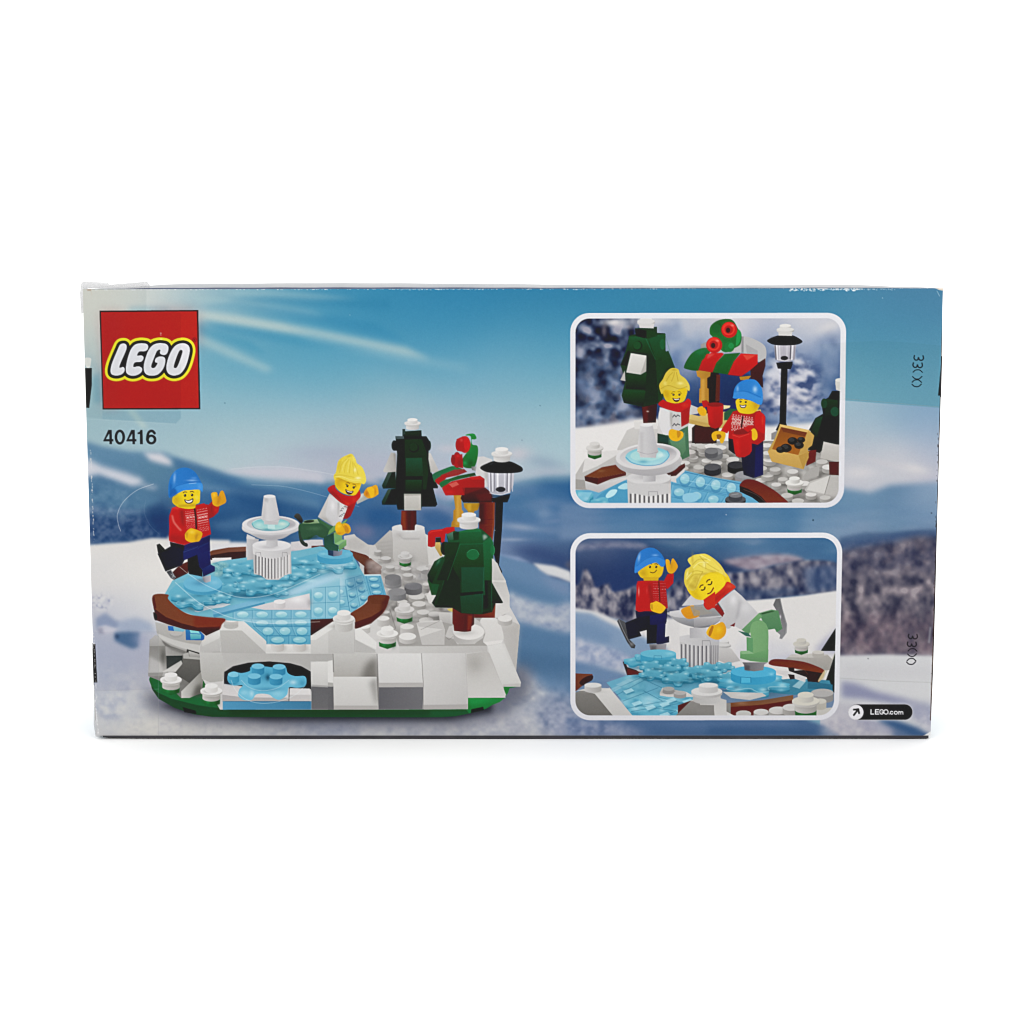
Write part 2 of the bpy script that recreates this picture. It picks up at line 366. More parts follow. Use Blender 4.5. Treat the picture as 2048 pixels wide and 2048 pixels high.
# ---- landscape round the inset pictures and at the right
J6.p('4a7aa2', -20,30, 700,36, 1400,36, 1400,175, -20,175, bl=3, ids=False)
JS = [(1160,1030,'5c7fa8'),(1250,1025,'3d6fa0'),(1400,1030,'37689a'),(1550,1030,'4274a0'),(1660,1035,'5a86aa'),(1160,1060,'6f88ac'),(1250,1060,'5680a8'),(1400,1050,'4a78a2'),
      (1520,1060,'5f88aa'),(1660,1060,'7f9ab6'),(1700,1020,'5a86aa'),(1850,1020,'7593b2'),(1700,1050,'8098b4'),(1870,1055,'7894b4'),(1780,1040,'6a8cac'),(1720,985,'6f92b0'),(1860,985,'86a0bc'),
      (1790,975,'6085a8'),(1700,1065,'7f94b0')]
field(JS, (1120,1005, 1640,1005, 1680,975, 1740,985, 1780,970, 1900,962, 1900,1090, 1120,1078), 32, 5)
P.b('d4d0d2', 1720, 945, 40, 16, .7); P.b('d8d4d4', 1830, 938, 34, 12, .7, 10); P.b('c8c4ca', 1765, 925, 60, 8, .5, 15)
mottle(J6, (0,30, 500,50, 1000,45, 1880,20, 1880,170, 0,170), ('3a6a9c','6088ae','8a9fba'), 70, 8, 25, a=.12, bl=20, soft=3, con=1.0)
# dark ridge and frosty forest
J6.p('4d6a90', 1370,190, 1500,165, 1650,165, 1780,152, 1920,150, 1920,300, 1370,300, bl=7, ids=False)
J6.p('3e5a86', 1560,190, 1700,165, 1920,155, 1920,240, 1370,240, 1370,222, bl=10, a=.9, ids=False)
FOREST = ('33344a','4e4c5e','676270','7f7680','a0969c')
mottle(J6, (1300,275, 1500,235, 1640,215, 1760,185, 1960,195, 1960,792, 1700,790, 1300,786), FOREST, 15, 18, 26, a=1, bl=14, octv=3, soft=2.2, con=1.05, curve=False)
mottle(J6, (1370,260, 1640,220, 1920,200, 1920,330, 1370,360), ('33395a','4a4c66','665f70'), 12, 12, 27, a=.65, bl=50, soft=1.5)
mottle(J6, (1300,600, 1960,600, 1960,785, 1300,785), ('2c2a40','54485a','74606c','85747a'), 20, 26, 28, a=.55, bl=30, soft=1.5)
J6.p('cfcfd1', 1300,795, 1600,786, 1960,796, 1960,1260, 1300,1260, bl=6, ids=False)
J6.p('c4c2c6', 1370,830, 1920,850, 1920,900, 1370,905, bl=20, a=.5, ids=False)
J6.p('8488aa', 1380,920, 1460,935, 1560,975, 1700,1010, 1800,1040, 1640,1035, 1480,1010, 1380,1005, bl=14, a=.9, ids=False)
J6.p('8f93b0', 1720,1040, 1800,1030, 1860,1050, 1850,1120, 1740,1110, bl=16, a=.8, ids=False)
J6.p('b6b4be', 1330,1020, 1500,1040, 1560,1200, 1500,1210, 1280,1210, bl=14, a=.8, ids=False)
J6.p('4a6a96', -20,1110, 1180,1108, 1300,1150, 1390,1210, -20,1210, bl=7, ids=False)
mottle(J6, (-20,1105, 150,1110, 300,1150, 380,1215, -20,1215), ('6a7aa0','8f98b6','aeb2c4'), 13, 11, 29, con=.8, a=.8, bl=24, soft=1.2)
J6.p('5c7aa4', 300,1125, 1100,1118, 1160,1150, 600,1160, bl=14, a=.6, ids=False)
J6.p('365a88', 700,1150, 1250,1160, 1340,1210, 700,1210, bl=14, a=.55, ids=False)
J6.p('8488a8', 1440,1100, 1560,1120, 1700,1150, 1820,1190, 1840,1230, 1500,1180, bl=10, a=.6, ids=False)
J6.p('3b5e8c', 1560,1110, 1660,1120, 1780,1160, 1830,1190, 1840,1230, 1760,1212, 1660,1170, 1580,1130, bl=10, ids=False)
J6.p('3f5f8c', 1640,1160, 1800,1200, 1830,1230, 1640,1215, bl=12, a=.7, ids=False)
mottle(J6, (1760,1080, 1860,1090, 1860,1190, 1780,1150), ('9a9cb4','b4b4c4','c4c2cc'), 9, 8, 30, a=.7, bl=20, soft=1.2)
mottle(J6, (1330,1080, 1430,1100, 1640,1215, 1300,1215), ('aaa8b8','bcb8c2','c8c4ca'), 9, 8, 31, a=.6, bl=20, soft=1.2)
# ------------------------------------------------------------------ the model shown on the print
D_ = Win(280, 1180, 4.83); E_ = Win(660, 1120, 4.83)
keep()
P.p('55586a', 285,1385, 300,1420, 380,1446, 560,1456, 920,1454, 1010,1432, 1060,1390, 1060,1330, 700,1330, bl=11, a=.75, ids=False)
P.p('1d1f26', 320,1410, 380,1430, 540,1441, 900,1440, 985,1424, 985,1400, 400,1390, bl=5, a=.8, ids=False)
# --- green base plate
use('green_baseplate')
D_.c('1d6a38', 105,835, 108,920, 165,1010, 290,1100, 470,1175, 620,1212, 900,1222, 1500,1222, 2600,1222, 2900,1222, 3100,1205, 3330,1150, 3470,1050, 3540,960, 3560,900, 2000,800, 300,800, c2='1e7a3c', d='h')
D_.p('1a4a2e', 108,925, 165,985, 300,1048, 560,1112, 800,1145, 1932,1150, 2600,1152, 3150,1152, 3180,1190, 3050,1218, 2900,1228, 700,1225, 520,1200, 330,1135, 180,1050, 118,960, c2='1c5a34', d='h')
D_.p('1b3a28', 860,1160, 2800,1165, 2800,1215, 860,1212, a=.55, bl=14, ids=False)
D_.p('17231c', 412,1130, 540,1165, 545,1198, 430,1180)
E_.p('1f8a3d', 1330,1330, 1690,1330, 1640,1370, 1500,1425, 1360,1445, 1330,1440, c2='1c7a36')
E_.p('24a048', 1340,1332, 1600,1332, 1500,1370, 1360,1400, bl=14, a=.6, ids=False)
E_.p('1a2a24', 1365,1440, 1480,1415, 1488,1448, 1360,1478)
E_.p('1d7d38', 1672,1228, 1738,1225, 1720,1280, 1690,1325)
E_.l('133522', 2, 685,1450, 685,1515, a=.6)
D_.l('2f8a50', 2, 1225,1165, 1225,1222, a=.5)

# --- white brickwork
use('snow_base')
P.p('cfccca', 372,1258, 445,1240, 540,1290, 620,1290, 705,1220, 720,1130, 700,1085, 750,1090, 790,1055, 850,1066, 885,1105, 985,1112, 1010,1160, 1018,1210, 1040,1250, 1032,1342, 1041,1372, 1007,1373, 1011,1395, 936,1395, 936,1418, 700,1419, 440,1419, 372,1300)
# left side blocks
D_.p('8f8d89', 80,832, 95,480, 165,440, 300,480, 580,600, 600,1000, 400,1045, 250,900, c2='6f6d6a', d='h')
D_.p('bdbbb8', 95,482, 150,430, 190,455, 245,540, 95,541, c2='a9a7a3')
D_.p('8d8b86', 93,541, 245,541, 245,640, 258,800, 250,830, 80,831, c2='b5b3b0')
D_.b('5b5a56', 225, 640, 40, 90, .8)
D_.p('c6c4c1', 90,640, 200,700, 235,790, 215,800, 84,800, bl=12, a=.75, ids=False)
D_.p('9a9894', 80,800, 225,795, 215,832, 82,832)
D_.p('a5a3a0', 245,540, 470,600, 420,620, 410,632, 250,634, c2='8a8884', d='h')
D_.p('353b3a', 256,636, 412,632, 412,690, 330,780, 262,790, c2='454846')
D_.p('b7b5b2', 148,310, 280,330, 600,410, 610,470, 580,540, 575,622, 440,590, 300,540, 205,480, 165,430, c2='a3a19d')
D_.c('dcdad7', 165,420, 200,430, 300,470, 450,510, 600,540, 600,610, 440,570, 300,520, 205,470, bl=3, a=.55, ids=False)
D_.p('5d5b58', 205,486, 300,545, 440,596, 450,622, 300,575, 230,520, a=.5, bl=5, ids=False)
D_.p('3a3a38', 455,570, 575,605, 572,625, 470,600, 455,640, 445,640)
D_.p('c0beba', 470,585, 575,618, 575,650, 480,640, c2='9a9894')
D_.p('6a6864', 415,640, 580,660, 590,800, 480,900, 330,800, 410,700, c2='545350')
D_.p('aeaca8', 418,615, 470,600, 475,640, 580,650, 580,672, 420,660)
D_.p('b4b2ae', 215,790, 400,678, 410,712, 345,790, c2='d0ceca')
D_.p('cbc9c5', 400,1042, 398,980, 590,790, 610,870, 600,990, 480,1042, c2='908e88', d='h')
D_.p('4b4a44', 540,930, 600,900, 600,1030, 500,1042, a=.7, bl=16, ids=False)
D_.e('a5a3a0', 350, 430, 62, 32); D_.e('b8b6b3', 350, 415, 60, 26)
use('ice_pond')
D_.p('2f6fc0', 270,345, 330,350, 330,395, 275,390); D_.p('7ab8cc', 320,350, 440,380, 420,402, 330,395)
D_.p('2f7fb8', 440,360, 540,350, 625,440, 620,485, 445,482, c2='2a62b0'); D_.p('6fc0c8', 485,420, 590,428, 590,470, 490,478, c2='3f9fb8'); D_.p('7fd0d4', 470,355, 545,360, 580,420, 490,415)
use('snow_base')
# front wall with the arch
D_.p('d2d0ce', 575,545, 600,488, 770,388, 792,300, 960,285, 1000,292, 1222,490, 1216,608, 1650,610, 1650,436, 1690,430, 1860,300, 1880,380, 1862,610, 1865,1150, 800,1155, 800,1080, 790,880, 590,800)
D_.p('bfbdba', 575,600, 790,600, 1216,610, 1862,612, 1862,690, 1650,690, 1650,780, 1500,720, 1250,690, 1000,710, 820,775, 800,860, 720,890, 640,880, 595,800, c2='b0aeab', d='h')
D_.p('c4c2bf', 575,602, 790,602, 830,760, 800,880, 680,890, 600,860, 585,760, c2='b2b0ab')
D_.p('c9c7c4', 580,545, 600,495, 765,392, 778,600, 577,598, c2='bab8b5')
D_.p('dedcd9', 600,488, 770,390, 785,455, 600,545, c2='cac8c5')
D_.l('77746f', 3, 772,450, 785,597, 700,599, a=.7); D_.l('9a9894', 2, 577,600, 785,602, a=.8)
D_.p('bebcb8', 772,390, 985,388, 1215,600, 1216,612, 790,606, c2='b4b2af')
D_.p('e0dedb', 985,388, 1000,294, 1224,488, 1216,600, c2='cbc9c6')
D_.p('dbd9d6', 792,302, 1000,293, 985,388, 775,386)
D_.e('bab8b4', 880, 345, 72, 30); D_.p('cfcdca', 815,280, 950,280, 950,345, 810,345, c2='b5b2ae'); D_.e('e4e2df', 882, 282, 68, 26)
D_.p('d8d6d3', 1216,560, 1650,560, 1650,612, 1216,610)
D_.p('e2e0dd', 1220,515, 1650,515, 1650,600, 1220,600, c2='d2d0cd')
for x in (1328, 1540):
    D_.p('b0ada9', x+20,510, x+90,540, x+80,585, x,590, bl=10, a=.6, ids=False)
    D_.stud(x, 505, 64, 26, 66, 'e6e4e1', 'd5d2cf', 'bab6b1')
D_.p('26262a', 815,790, 900,735, 1050,700, 1250,688, 1450,705, 1560,735, 1650,785, 1655,960, 1640,1075, 820,1075, 812,860)
D_.p('50484a', 820,800, 840,800, 830,960, 815,960, a=.6, bl=6, ids=False)
D_.p('d0cccc', 812,905, 1000,930, 1440,940, 1440,1072, 795,1072, 800,980, c2='dcd8d6')
D_.p('b3afae', 795,1010, 1000,1035, 1440,1040, 1440,1072, 795,1072)
D_.p('c9c5c4', 1445,950, 1652,955, 1652,1072, 1442,1072); D_.p('dedad9', 1450,945, 1640,950, 1650,1010, 1445,1010); D_.l('2a2a2a', 4, 1442,945, 1438,1072, a=.9); D_.l('3a3a3a', 3, 1442,945, 1560,948, a=.7)
use('ice_pond')
D_.p('4f9cc6', 800,1074, 1655,1074, 1655,1152, 800,1155, c2='3f80a8', d='h')
D_.l('2d5f80', 4, 800,1075, 1655,1075, a=.6)
# small ice plate in the arch
ICE = ('58b6d8', '2f88b4', '9fdcec')
D_.c('52b0d4', 850,880, 850,820, 900,785, 980,800, 1060,780, 1075,740, 1190,735, 1290,745, 1400,735, 1430,800, 1500,830, 1590,830, 1610,880, 1590,930, 1520,945, 1440,940, 1420,1010, 1350,1060, 1290,1040, 1250,1010, 1180,1000, 1120,1010, 1080,1060, 1000,1060, 950,1020, 960,960, 990,920, 900,920, c2='74c4e0')
D_.b('2f86ae', 1220, 830, 110, 60, .6); D_.b('2a7aa4', 900, 900, 60, 20, .7); D_.b('2a7aa4', 1240, 960, 160, 26, .45); D_.b('9bd8ea', 1330, 1000, 70, 40, .6); D_.b('a5deee', 1010, 990, 50, 30, .55)
D_.b('2f86ae', 1570, 900, 40, 40, .5); D_.b('d8eef4', 1480, 890, 40, 26, .6); D_.b('c8e8f2', 1080, 1000, 26, 40, .6)
D_.b('1d4c68', 1235, 845, 24, 34, .8)
for x, y in ((1140, 735), (1345, 740), (1105, 830), (1315, 835)):
    D_.stud(x, y, 62, 27, 60, '70c2e0', '3f9dc6', '2f85b0')
D_.stud(905, 815, 55, 26, 60, '7ac8e2', '4ba8cc', '3a98be'); D_.l('2a7aa0', 4, 950,800, 955,830, a=.8)
D_.l('e6f0f2', 4, 880,870, 920,960, 1000,1040, 1110,1085, 1240,1092, 1380,1065, 1500,1010, 1590,930, curve=True, a=.8)
D_.l('e6f0f2', 4, 980,870, 1040,930, 1130,965, 1230,968, 1340,940, 1440,870, curve=True, a=.7)
use('snow_base')
# grey step and bricks to the right of the arch
D_.p('dcdad7', 1655,700, 1700,690, 1855,690, 1868,740, 1868,925, 1658,915, c2='cac8c5')
D_.p('a9a7a5', 1658,912, 1868,925, 1868,942, 1658,930)
D_.p('68676a', 1657,930, 1868,942, 1870,1152, 1657,1152, c2='6f6e70')
E_.p('c6c4c1', 30,900, 230,880, 450,905, 455,1130, 35,1130, c2='b0ada8')
E_.p('6a6762', 350,1000, 450,930, 462,1130, 470,1400, 400,1300, 300,1130, a=.75, bl=26, ids=False)
E_.p('d8d6d3', 36,1125, 450,1125, 464,1390, 440,1410, 38,1410, c2='cdcac7')
E_.p('6a6864', 380,1180, 455,1130, 466,1400, 440,1380, a=.5, bl=18, ids=False)
E_.p('b3b0ac', 40,1405, 462,1405, 465,1442, 40,1445)
E_.l('44413e', 5, 30,900, 35,1080, a=.8); E_.l('3c3a38', 4, 455,905, 470,1440, a=.85); E_.l('3c3a38', 4, 0,1215, 32,1215, 36,1440, a=.7)
E_.p('bdbbb8', 0,1215, 30,1215, 34,1440, 0,1440, c2='8a8886'); E_.p('68676a', -20,1222, 32,1222, 34,1442, -20,1442)
E_.p('dfddda', -20,975, 24,965, 32,1190, -20,1190); E_.p('b0aeaa', -20,1180, 30,1185, 32,1218, -20,1218)
E_.p('dcdad8', 462,900, 885,900, 905,1185, 475,1185, c2='d2d0ce')
E_.p('b6b3b0', 475,1184, 905,1182, 905,1226, 475,1228)
E_.p('66656a', 472,1228, 902,1226, 895,1440, 472,1442, c2='737276', d='h')
E_.p('d4d2d0', 885,900, 1312,900, 1330,1395, 905,1400, c2='c2bfbd', d='d')
E_.p('b0adaa', 905,1398, 1330,1392, 1330,1440, 905,1442)
E_.l('4a4744', 4, 884,900, 902,1200, 900,1440, a=.8); E_.l('8a8784', 3, 1312,900, 1330,1330, a=.7)
E_.p('bdbab6', 1320,905, 1520,880, 1545,905, 1700,1300, 1690,1328, 1335,1330, c2='cfccc9')
E_.b('a19e99', 1400, 1000, 100, 110, .6)
E_.p('d9d7d4', 1522,830, 1650,800, 1690,810, 1845,1180, 1838,1222, 1675,1222, 1545,905, c2='cdcbc8')
E_.l('b2afab', 3, 1525,880, 1700,1300, a=.7)
E_.p('b4b1ad', 1670,1222, 1672,1200, 1842,1190, 1838,1224, a=.6, bl=4, ids=False)
E_.p('c9c6c3', 1610,590, 1700,560, 1835,625, 1798,1070, 1690,810, 1660,720, c2='b9b6b2', d='h')
E_.p('b2aeaa', 1640,640, 1835,630, 1800,1070, 1690,815, a=.5, bl=18, ids=False)
E_.p('cac8c5', 668,830, 1520,826, 1520,880, 1310,898, 672,897, c2='bcb9b6', d='h')
# cobbled yard on top
E_.p('a5a29e', 440,80, 620,-40, 900,-60, 1180,20, 1240,300, 1500,540, 1650,560, 1660,800, 1520,826, 668,830, 600,640, 480,560, 540,470, 565,340)
mottle(E_, (500,0, 900,-40, 1180,100, 1240,480, 900,600, 640,640, 560,420, 520,200), ('6f6c69','9a9794','bbb8b5','cfccca'), 16, 10, 40, a=.75, bl=16, soft=1.5)
use('snow_base')
for x, y, r in ((575,110,60),(730,100,50),(640,70,36),(880,50,52),(770,160,60),(840,-20,50),(700,20,40),(560,180,40),(930,230,36),(840,345,80),(700,400,50),(860,420,66),(900,500,60),(620,280,60),(950,330,36),(1010,520,60),(930,580,70),(540,500,36)):
    E_.b('5f5c59', x+8, y+38, r*1.2, 24, .75); E_.stud(x, y, r, r*.42, 34, 'cdcac7', 'a9a6a2', '8f8c88')
for x, y, r in ((610,195,82),(805,255,85),(650,310,85),(910,120,60)):
    E_.b('5c5a58', x, y+50, r*1.1, 26, .6); E_.stud(x, y-5, r, r*.42, 52, '77767a' if x != 650 else '8a898b', '8f8e90' if x != 805 else '58575a', '6f6e70')
E_.b('6b6866', 1050, 560, 110, 40, .6)
E_.p('cbc8c5', 1050,500, 1180,505, 1190,620, 1060,590, c2='b2afac')
E_.p('cfccc9', 835,605, 900,585, 1080,580, 1110,670, 1105,815, 890,815, c2='d6d3d0'); E_.p('bdbab7', 835,605, 1080,590, 1110,670, 860,640, a=.8); E_.l('807d79', 4, 880,670, 1060,585, a=.8); E_.p('c1bebb', 870,740, 1108,662, 1105,815, 890,815)
E_.stud(745, 640, 66, 26, 70, 'd9d6d3', 'c6c3c0', 'a9a6a2'); E_.b('8a8783', 760, 800, 80, 20, .6); E_.stud(750, 735, 82, 36, 40, 'e0dedb', 'cbc8c5', 'a9a6a2')
E_.stud(515, 560, 60, 24, 60, 'dddbd8', 'c9c6c3', 'aaa7a3'); E_.stud(328, 640, 62, 22, 50, 'e2e0dd', 'd2cfcc', 'b5b2ae')
E_.l('4a4744', 4, 578,470, 635,660, a=.7)
# round white plate under the front tree
E_.p('c4c1be', 1110,740, 1200,760, 1230,812, 1400,808, 1500,700, 1530,650, 1400,560, 1150,640)
E_.p('b0adaa', 1195,700, 1488,690, 1480,750, 1400,800, 1250,812, 1195,770, c2='c9c6c3', d='h')
E_.e('e0ddda', 1340, 690, 150, 78); E_.b('a9a6a2', 1300, 700, 110, 30, .6)
E_.l('55524e', 3, 1115,735, 1150,770, 1190,735, a=.7)
E_.c('d9d6d3', 1450,590, 1500,540, 1570,545, 1640,600, 1675,770, 1560,795, 1480,790, 1500,690, c2='d2cfcc')
E_.p('dedbd8', 1480,790, 1670,770, 1660,800, 1520,826)
E_.b('a09d99', 1640, 480, 60, 60, .7); E_.stud(1690, 560, 70, 34, 40, 'dcd9d6', 'c2bfbc', 'a5a29e'); E_.stud(1650, 480, 50, 26, 30, 'cfccc9', 'b5b2af', 'a09d99')
# white slopes behind the front tree (right)
E_.p('d3d0cd', 1560,0, 1640,90, 1700,200, 1700,215, 1735,340, 1735,500, 1600,560, 1560,300); E_.p('c2bfbc', 1565,205, 1700,215, 1735,340, 1735,470, 1640,440, 1600,300, c2='d2cfcc')
E_.p('d6d3d0', 930,345, 1010,225, 1080,235, 1060,300, 980,420, 955,415); E_.l('8f8c88', 2, 930,345, 960,415, a=.6)

# --- brown rim of the pond
def shrub(w, x, y, k, top='e6e4e2', sd='cfccc8', dk='a5a29d', green='1d8040'):
    use('snowy_shrub#'+str(len(KEYS)))
    w.p(green, x-.8*k,y+.9*k, x+.8*k,y+.85*k, x+.78*k,y+1.55*k, x,y+1.8*k, x-.75*k,y+1.55*k, c2='15602f')
    w.b('2fae58', x-.3*k, y+1.3*k, .2*k, .3*k, .5); w.b('0c3d1e', x+.55*k, y+1.35*k, .25*k, .4*k, .6)
    w.stud(x, y+.62*k, .82*k, .3*k, .42*k, sd, sd, dk)
    w.b(dk, x, y+.95*k, .8*k, .14*k, .6)
    w.stud(x, y+.35*k, k, .38*k, .12*k, top, sd, dk); w.b(dk, x-.35*k, y+.42*k, .4*k, .16*k, .7)
    w.stud(x, y-.1*k, .58*k, .24*k, .42*k, top, top, sd)
shrub(D_, 300, 828, 104); shrub(D_, 690, 935, 106)
use('pond_rim')
A_.p('5c3026', 400,1260, 470,1215, 515,1195, 520,1385, 370,1402, 330,1330, c2='42201a'); A_.l('8a5a48', 4, 440,1225, 515,1200, a=.5)
A_.p('6e4234', 750,1090, 780,1075, 950,1045, 1140,1035, 1140,1090, 950,1100, 760,1140, c2='7b4f40', d='h')
A_.p('3d1f1a', 755,1130, 950,1095, 1140,1085, 1140,1190, 1000,1215, 980,1160, 800,1155, 770,1180, 750,1170)
use('pond_rim#2')
B_.p('6b3b30', 508,1700, 720,1695, 900,1730, 1040,1745, 1040,1800, 600,1790, 508,1785); B_.p('2e1714', 508,1780, 610,1785, 600,1840, 510,1840)
B_.p('704434', 1020,1745, 1200,1790, 1400,1850, 1500,1920, 1640,1990, 1640,2070, 1400,2060, 1200,1900, c2='5e3428', d='h')
C_.p('6a4034', -20,1660, 60,1700, 110,1760, 130,1830, -20,1800, c2='59332a'); C_.p('4a241e', -20,1790, 132,1825, 128,1865, -20,1862)
E_.p('5f382e', 340,-10, 420,20, 470,50, 492,85, 330,80); E_.p('4a2219', 330,78, 492,78, 494,135, 332,136)
use('snow_base')
B_.p('cdc9cb', 180,1640, 510,1600, 690,1600, 700,1690, 510,1700, 508,1840, 260,1900, 180,1800); B_.p('8f93a8', 190,1770, 380,1800, 400,1815, 190,1810, bl=8, a=.7, ids=False); B_.p('d8d4d6', 250,1830, 505,1815, 505,1890, 255,1900)
A_.p('dedcdc', 775,1160, 985,1150, 975,1200, 900,1222, 790,1210)
B_.p('c9c6c3', 1030,1540, 1200,1510, 1230,1550, 1420,1680, 1540,1700, 1560,1800, 1640,1900, 1700,2000, 1640,2030, 1380,1840, 1200,1790, 1040,1750, c2='b8b5b2')
B_.p('b2afac', 1070,1610, 1230,1560, 1400,1680, 1300,1760, 1100,1740, a=.6, bl=14, ids=False)
# right rear slopes round the back tree
C_.p('b9b6b3', -10,1560, 60,1520, 230,1360, 270,1400, 290,1720, 100,1700, c2='a19e9a'); 
for i in range(5): C_.l('8f8c88', 8, 90+i*4,1510+i*42, 250,1490+i*44, a=.5, bl=6)
C_.p('c6c3c0', -10,1545, 60,1530, 110,1640, 120,1690, -10,1680)
C_.p('cfccc9', 620,1400, 680,1430, 800,1600, 830,1660, 720,1760, 660,1760)
C_.p('c3c0bd', 262,1480, 640,1460, 668,1750, 560,1800, 300,1760, 262,1680, c2='b2afab')
C_.p('cfcdcc', 250,1340, 620,1340, 640,1470, 560,1480, 380,1470, 262,1490, c2='bfbcba'); C_.b('a9a6a3', 330, 1420, 60, 40, .5)
C_.e('d6d4d3', 436, 1335, 186, 42); C_.p('aaa8a6', 300,1395, 380,1470, 560,1470, 590,1390, 570,1450, 380,1450, a=.6, bl=5, ids=False)
C_.b('8f8c89', 470, 1700, 60, 60, .5)
mottle(C_, (-10,1700, 300,1720, 660,1760, 740,1900, 100,2000, -10,1900), ('8f8d8a','b5b2b0','d2d0ce'), 12, 9, 41, a=.6, bl=16, soft=1.5)
for x, y, r in ((180,1680,60),(90,1600,40),(230,1780,50),(410,1800,60),(600,1800,70),(430,1870,60)):
    C_.b('63605d', x+6, y+40, r*1.1, 24, .75); C_.stud(x, y, r, r*.36, 36, 'c6c4c2', 'a5a29f', '8c8986')
C_.stud(260, 1900, 90, 36, 60, '7a797c', '8a898b', '706f71'); C_.stud(640,1840,60,26,60,'8f8d8c','a9a7a5','8a8886')
shrub(C_, 400, 1630, 84, 'c9c7c5', 'b5b2b0', '8f8c89')
shrub(E_, 720, 440, 96, 'd3d0ce', 'bfbcb9', '9a9793'); shrub(E_, 555, 670, 104, 'e4e2df', 'd5d2cf', 'a9a6a1')

# --- the ice
use('ice_pond')
P.p('6cb4ca', 328,1191, 345,1161, 400,1135, 440,1122, 510,1112, 600,1100, 640,1092, 700,1100, 728,1149, 772,1188, 739,1191, 728,1208, 703,1224, 660,1237, 620,1250, 620,1288, 536,1287, 505,1245, 487,1242, 446,1240, 400,1235, 363,1222, 338,1205, c2='74bcd0')
# clear tiles: right field
def tile_studs(w, q, nu, nv, top='cde8ea', lo='5fa8c2', rx=.30, ry=.20):
    """studs under clear blue tiles on the quad q (tl,tr,br,bl), with tile joints"""
    q = np.array(q, float).reshape(4, 2)
    f = lambda u, v: (q[0]*(1-u)*(1-v)+q[1]*u*(1-v)+q[2]*u*v+q[3]*(1-u)*v)
    du = np.linalg.norm(f(1, .5)-f(0, .5))/nu; dv = np.linalg.norm(f(.5, 1)-f(.5, 0))/nv
    for j in range(nv):
        for i in range(nu):
            x, y = f((i+.5)/nu, (j+.5)/nv)
            w.e(lo, x, y+dv*.12, du*(rx+.04), dv*(ry+.1), a=.8); w.e(top, x, y, du*rx, dv*ry, c2='8accd6', a=.8)
            w.b('e4f2f2', x-du*.1, y-dv*.08, du*.14, dv*.1, .4)
    for i in range(nu+1): w.l('3a88ac', 5, *f(i/nu, 0), *f(i/nu, 1), a=.65)
    for j in range(nv+1): w.l('3684a8', 5, *f(0, j/nv), *f(1, j/nv), a=.6)
    for i in range(nu): w.l('b5e0e6', 4, *f((i+.08)/nu, 0), *f((i+.08)/nu, 1), a=.45)
E_.p('7cbcd2', -140,190, 330,140, 385,340, 210,500, -20,560, -140,560, c2='74b8d0')
tile_studs(E_, (-140,260, 150,250, 200,540, -140,600), 2, 3)
tile_studs(E_, (150,190, 320,140, 385,360, 195,520), 2, 3, '9accda', '3f86ac')
E_.p('dfe6ea', -40,160, 150,140, 150,250, -140,280, a=.3, bl=8, ids=False); E_.p('d8e4ea', 20,200, 130,190, 130,380, 20,390, a=.25, bl=10, ids=False)
E_.p('36688c', 170,160, 320,140, 330,280, 200,300, a=.35, bl=12, ids=False)
E_.p('62a8c6', 332,150, 492,145, 545,338, 388,342, c2='5aa8c8'); tile_studs(E_, (350,150, 480,150, 520,340, 400,342), 1, 3, 'b5dfe4', '3a86b0', .34, .26)
E_.p('c6e2ea', 335,140, 490,136, 492,150, 338,152, a=.9)
# lower field
D_.p('7abad2', 900,200, 1648,190, 1648,515, 1225,515, 1222,490, 1000,295, 905,265, c2='58a8c6')
tile_studs(D_, (900,195, 1648,190, 1648,275, 900,275), 4, 1, 'cfeaec', '6ab4cc', .30, .34)
tile_studs(D_, (1075,285, 1648,275, 1648,350, 1100,350), 3, 1, 'cfeaec', '58a8c6', .32, .36)
tile_studs(D_, (1100,350, 1648,350, 1648,440, 1210,440), 3, 1, 'bfe4e8', '48a0c2', .32, .34)
tile_studs(D_, (1225,440, 1648,440, 1648,520, 1225,520), 2, 1, 'a9dae0', '3f98bc', .30, .36)
D_.p('b8dce6', 900,260, 1300,290, 1648,270, 1648,310, 1300,325, 1000,300, a=.55, bl=12, ids=False)
D_.p('3a8cb4', 1100,330, 1640,330, 1640,352, 1120,352, a=.5, bl=5, ids=False)
D_.p('86c2d6', 1655,-90, 1932,-120, 1932,250, 1860,275, 1650,275)
tile_studs(D_, (1655,-20, 1932,-40, 1932,270, 1655,270), 2, 2, 'cdeaec', '66b2cc')
# white plate with studs, blue bar
D_.p('d9d5d6', 1060,165, 1300,110, 1640,30, 1648,190, 1200,190, c2='cfcbcd'); D_.b('f0eeee', 1520, 90, 80, 40, .7)
D_.stud(1350, 110, 56, 22, 50, 'e6e3e3', 'd8d4d5', 'c2bebf'); D_.b('9a9a9e', 1640, 120, 30, 50, .6)
D_.p('e4e2e2', 525,205, 620,160, 800,125, 880,135, 800,165, 690,180, 560,212, c2='d5d6da')
D_.p('8a6a58', 430,130, 490,90, 560,200, 480,190, a=.45, bl=10, ids=False)
A_.p('6fb2d2', 780,1715, 1100,1640, 1340,1560, 1600,1470, 1932,1340, 2150,1260, 2200,1330, 2000,1430, 1700,1540, 1340,1630, 1000,1720, 790,1775, c2='86c2dc', d='h')
A_.p('4a98bc', 785,1765, 1000,1715, 1340,1630, 1340,1650, 1000,1740, 795,1800); A_.l('3f8fb6', 4, 785,1770, 1340,1632, 1700,1540, a=.6)
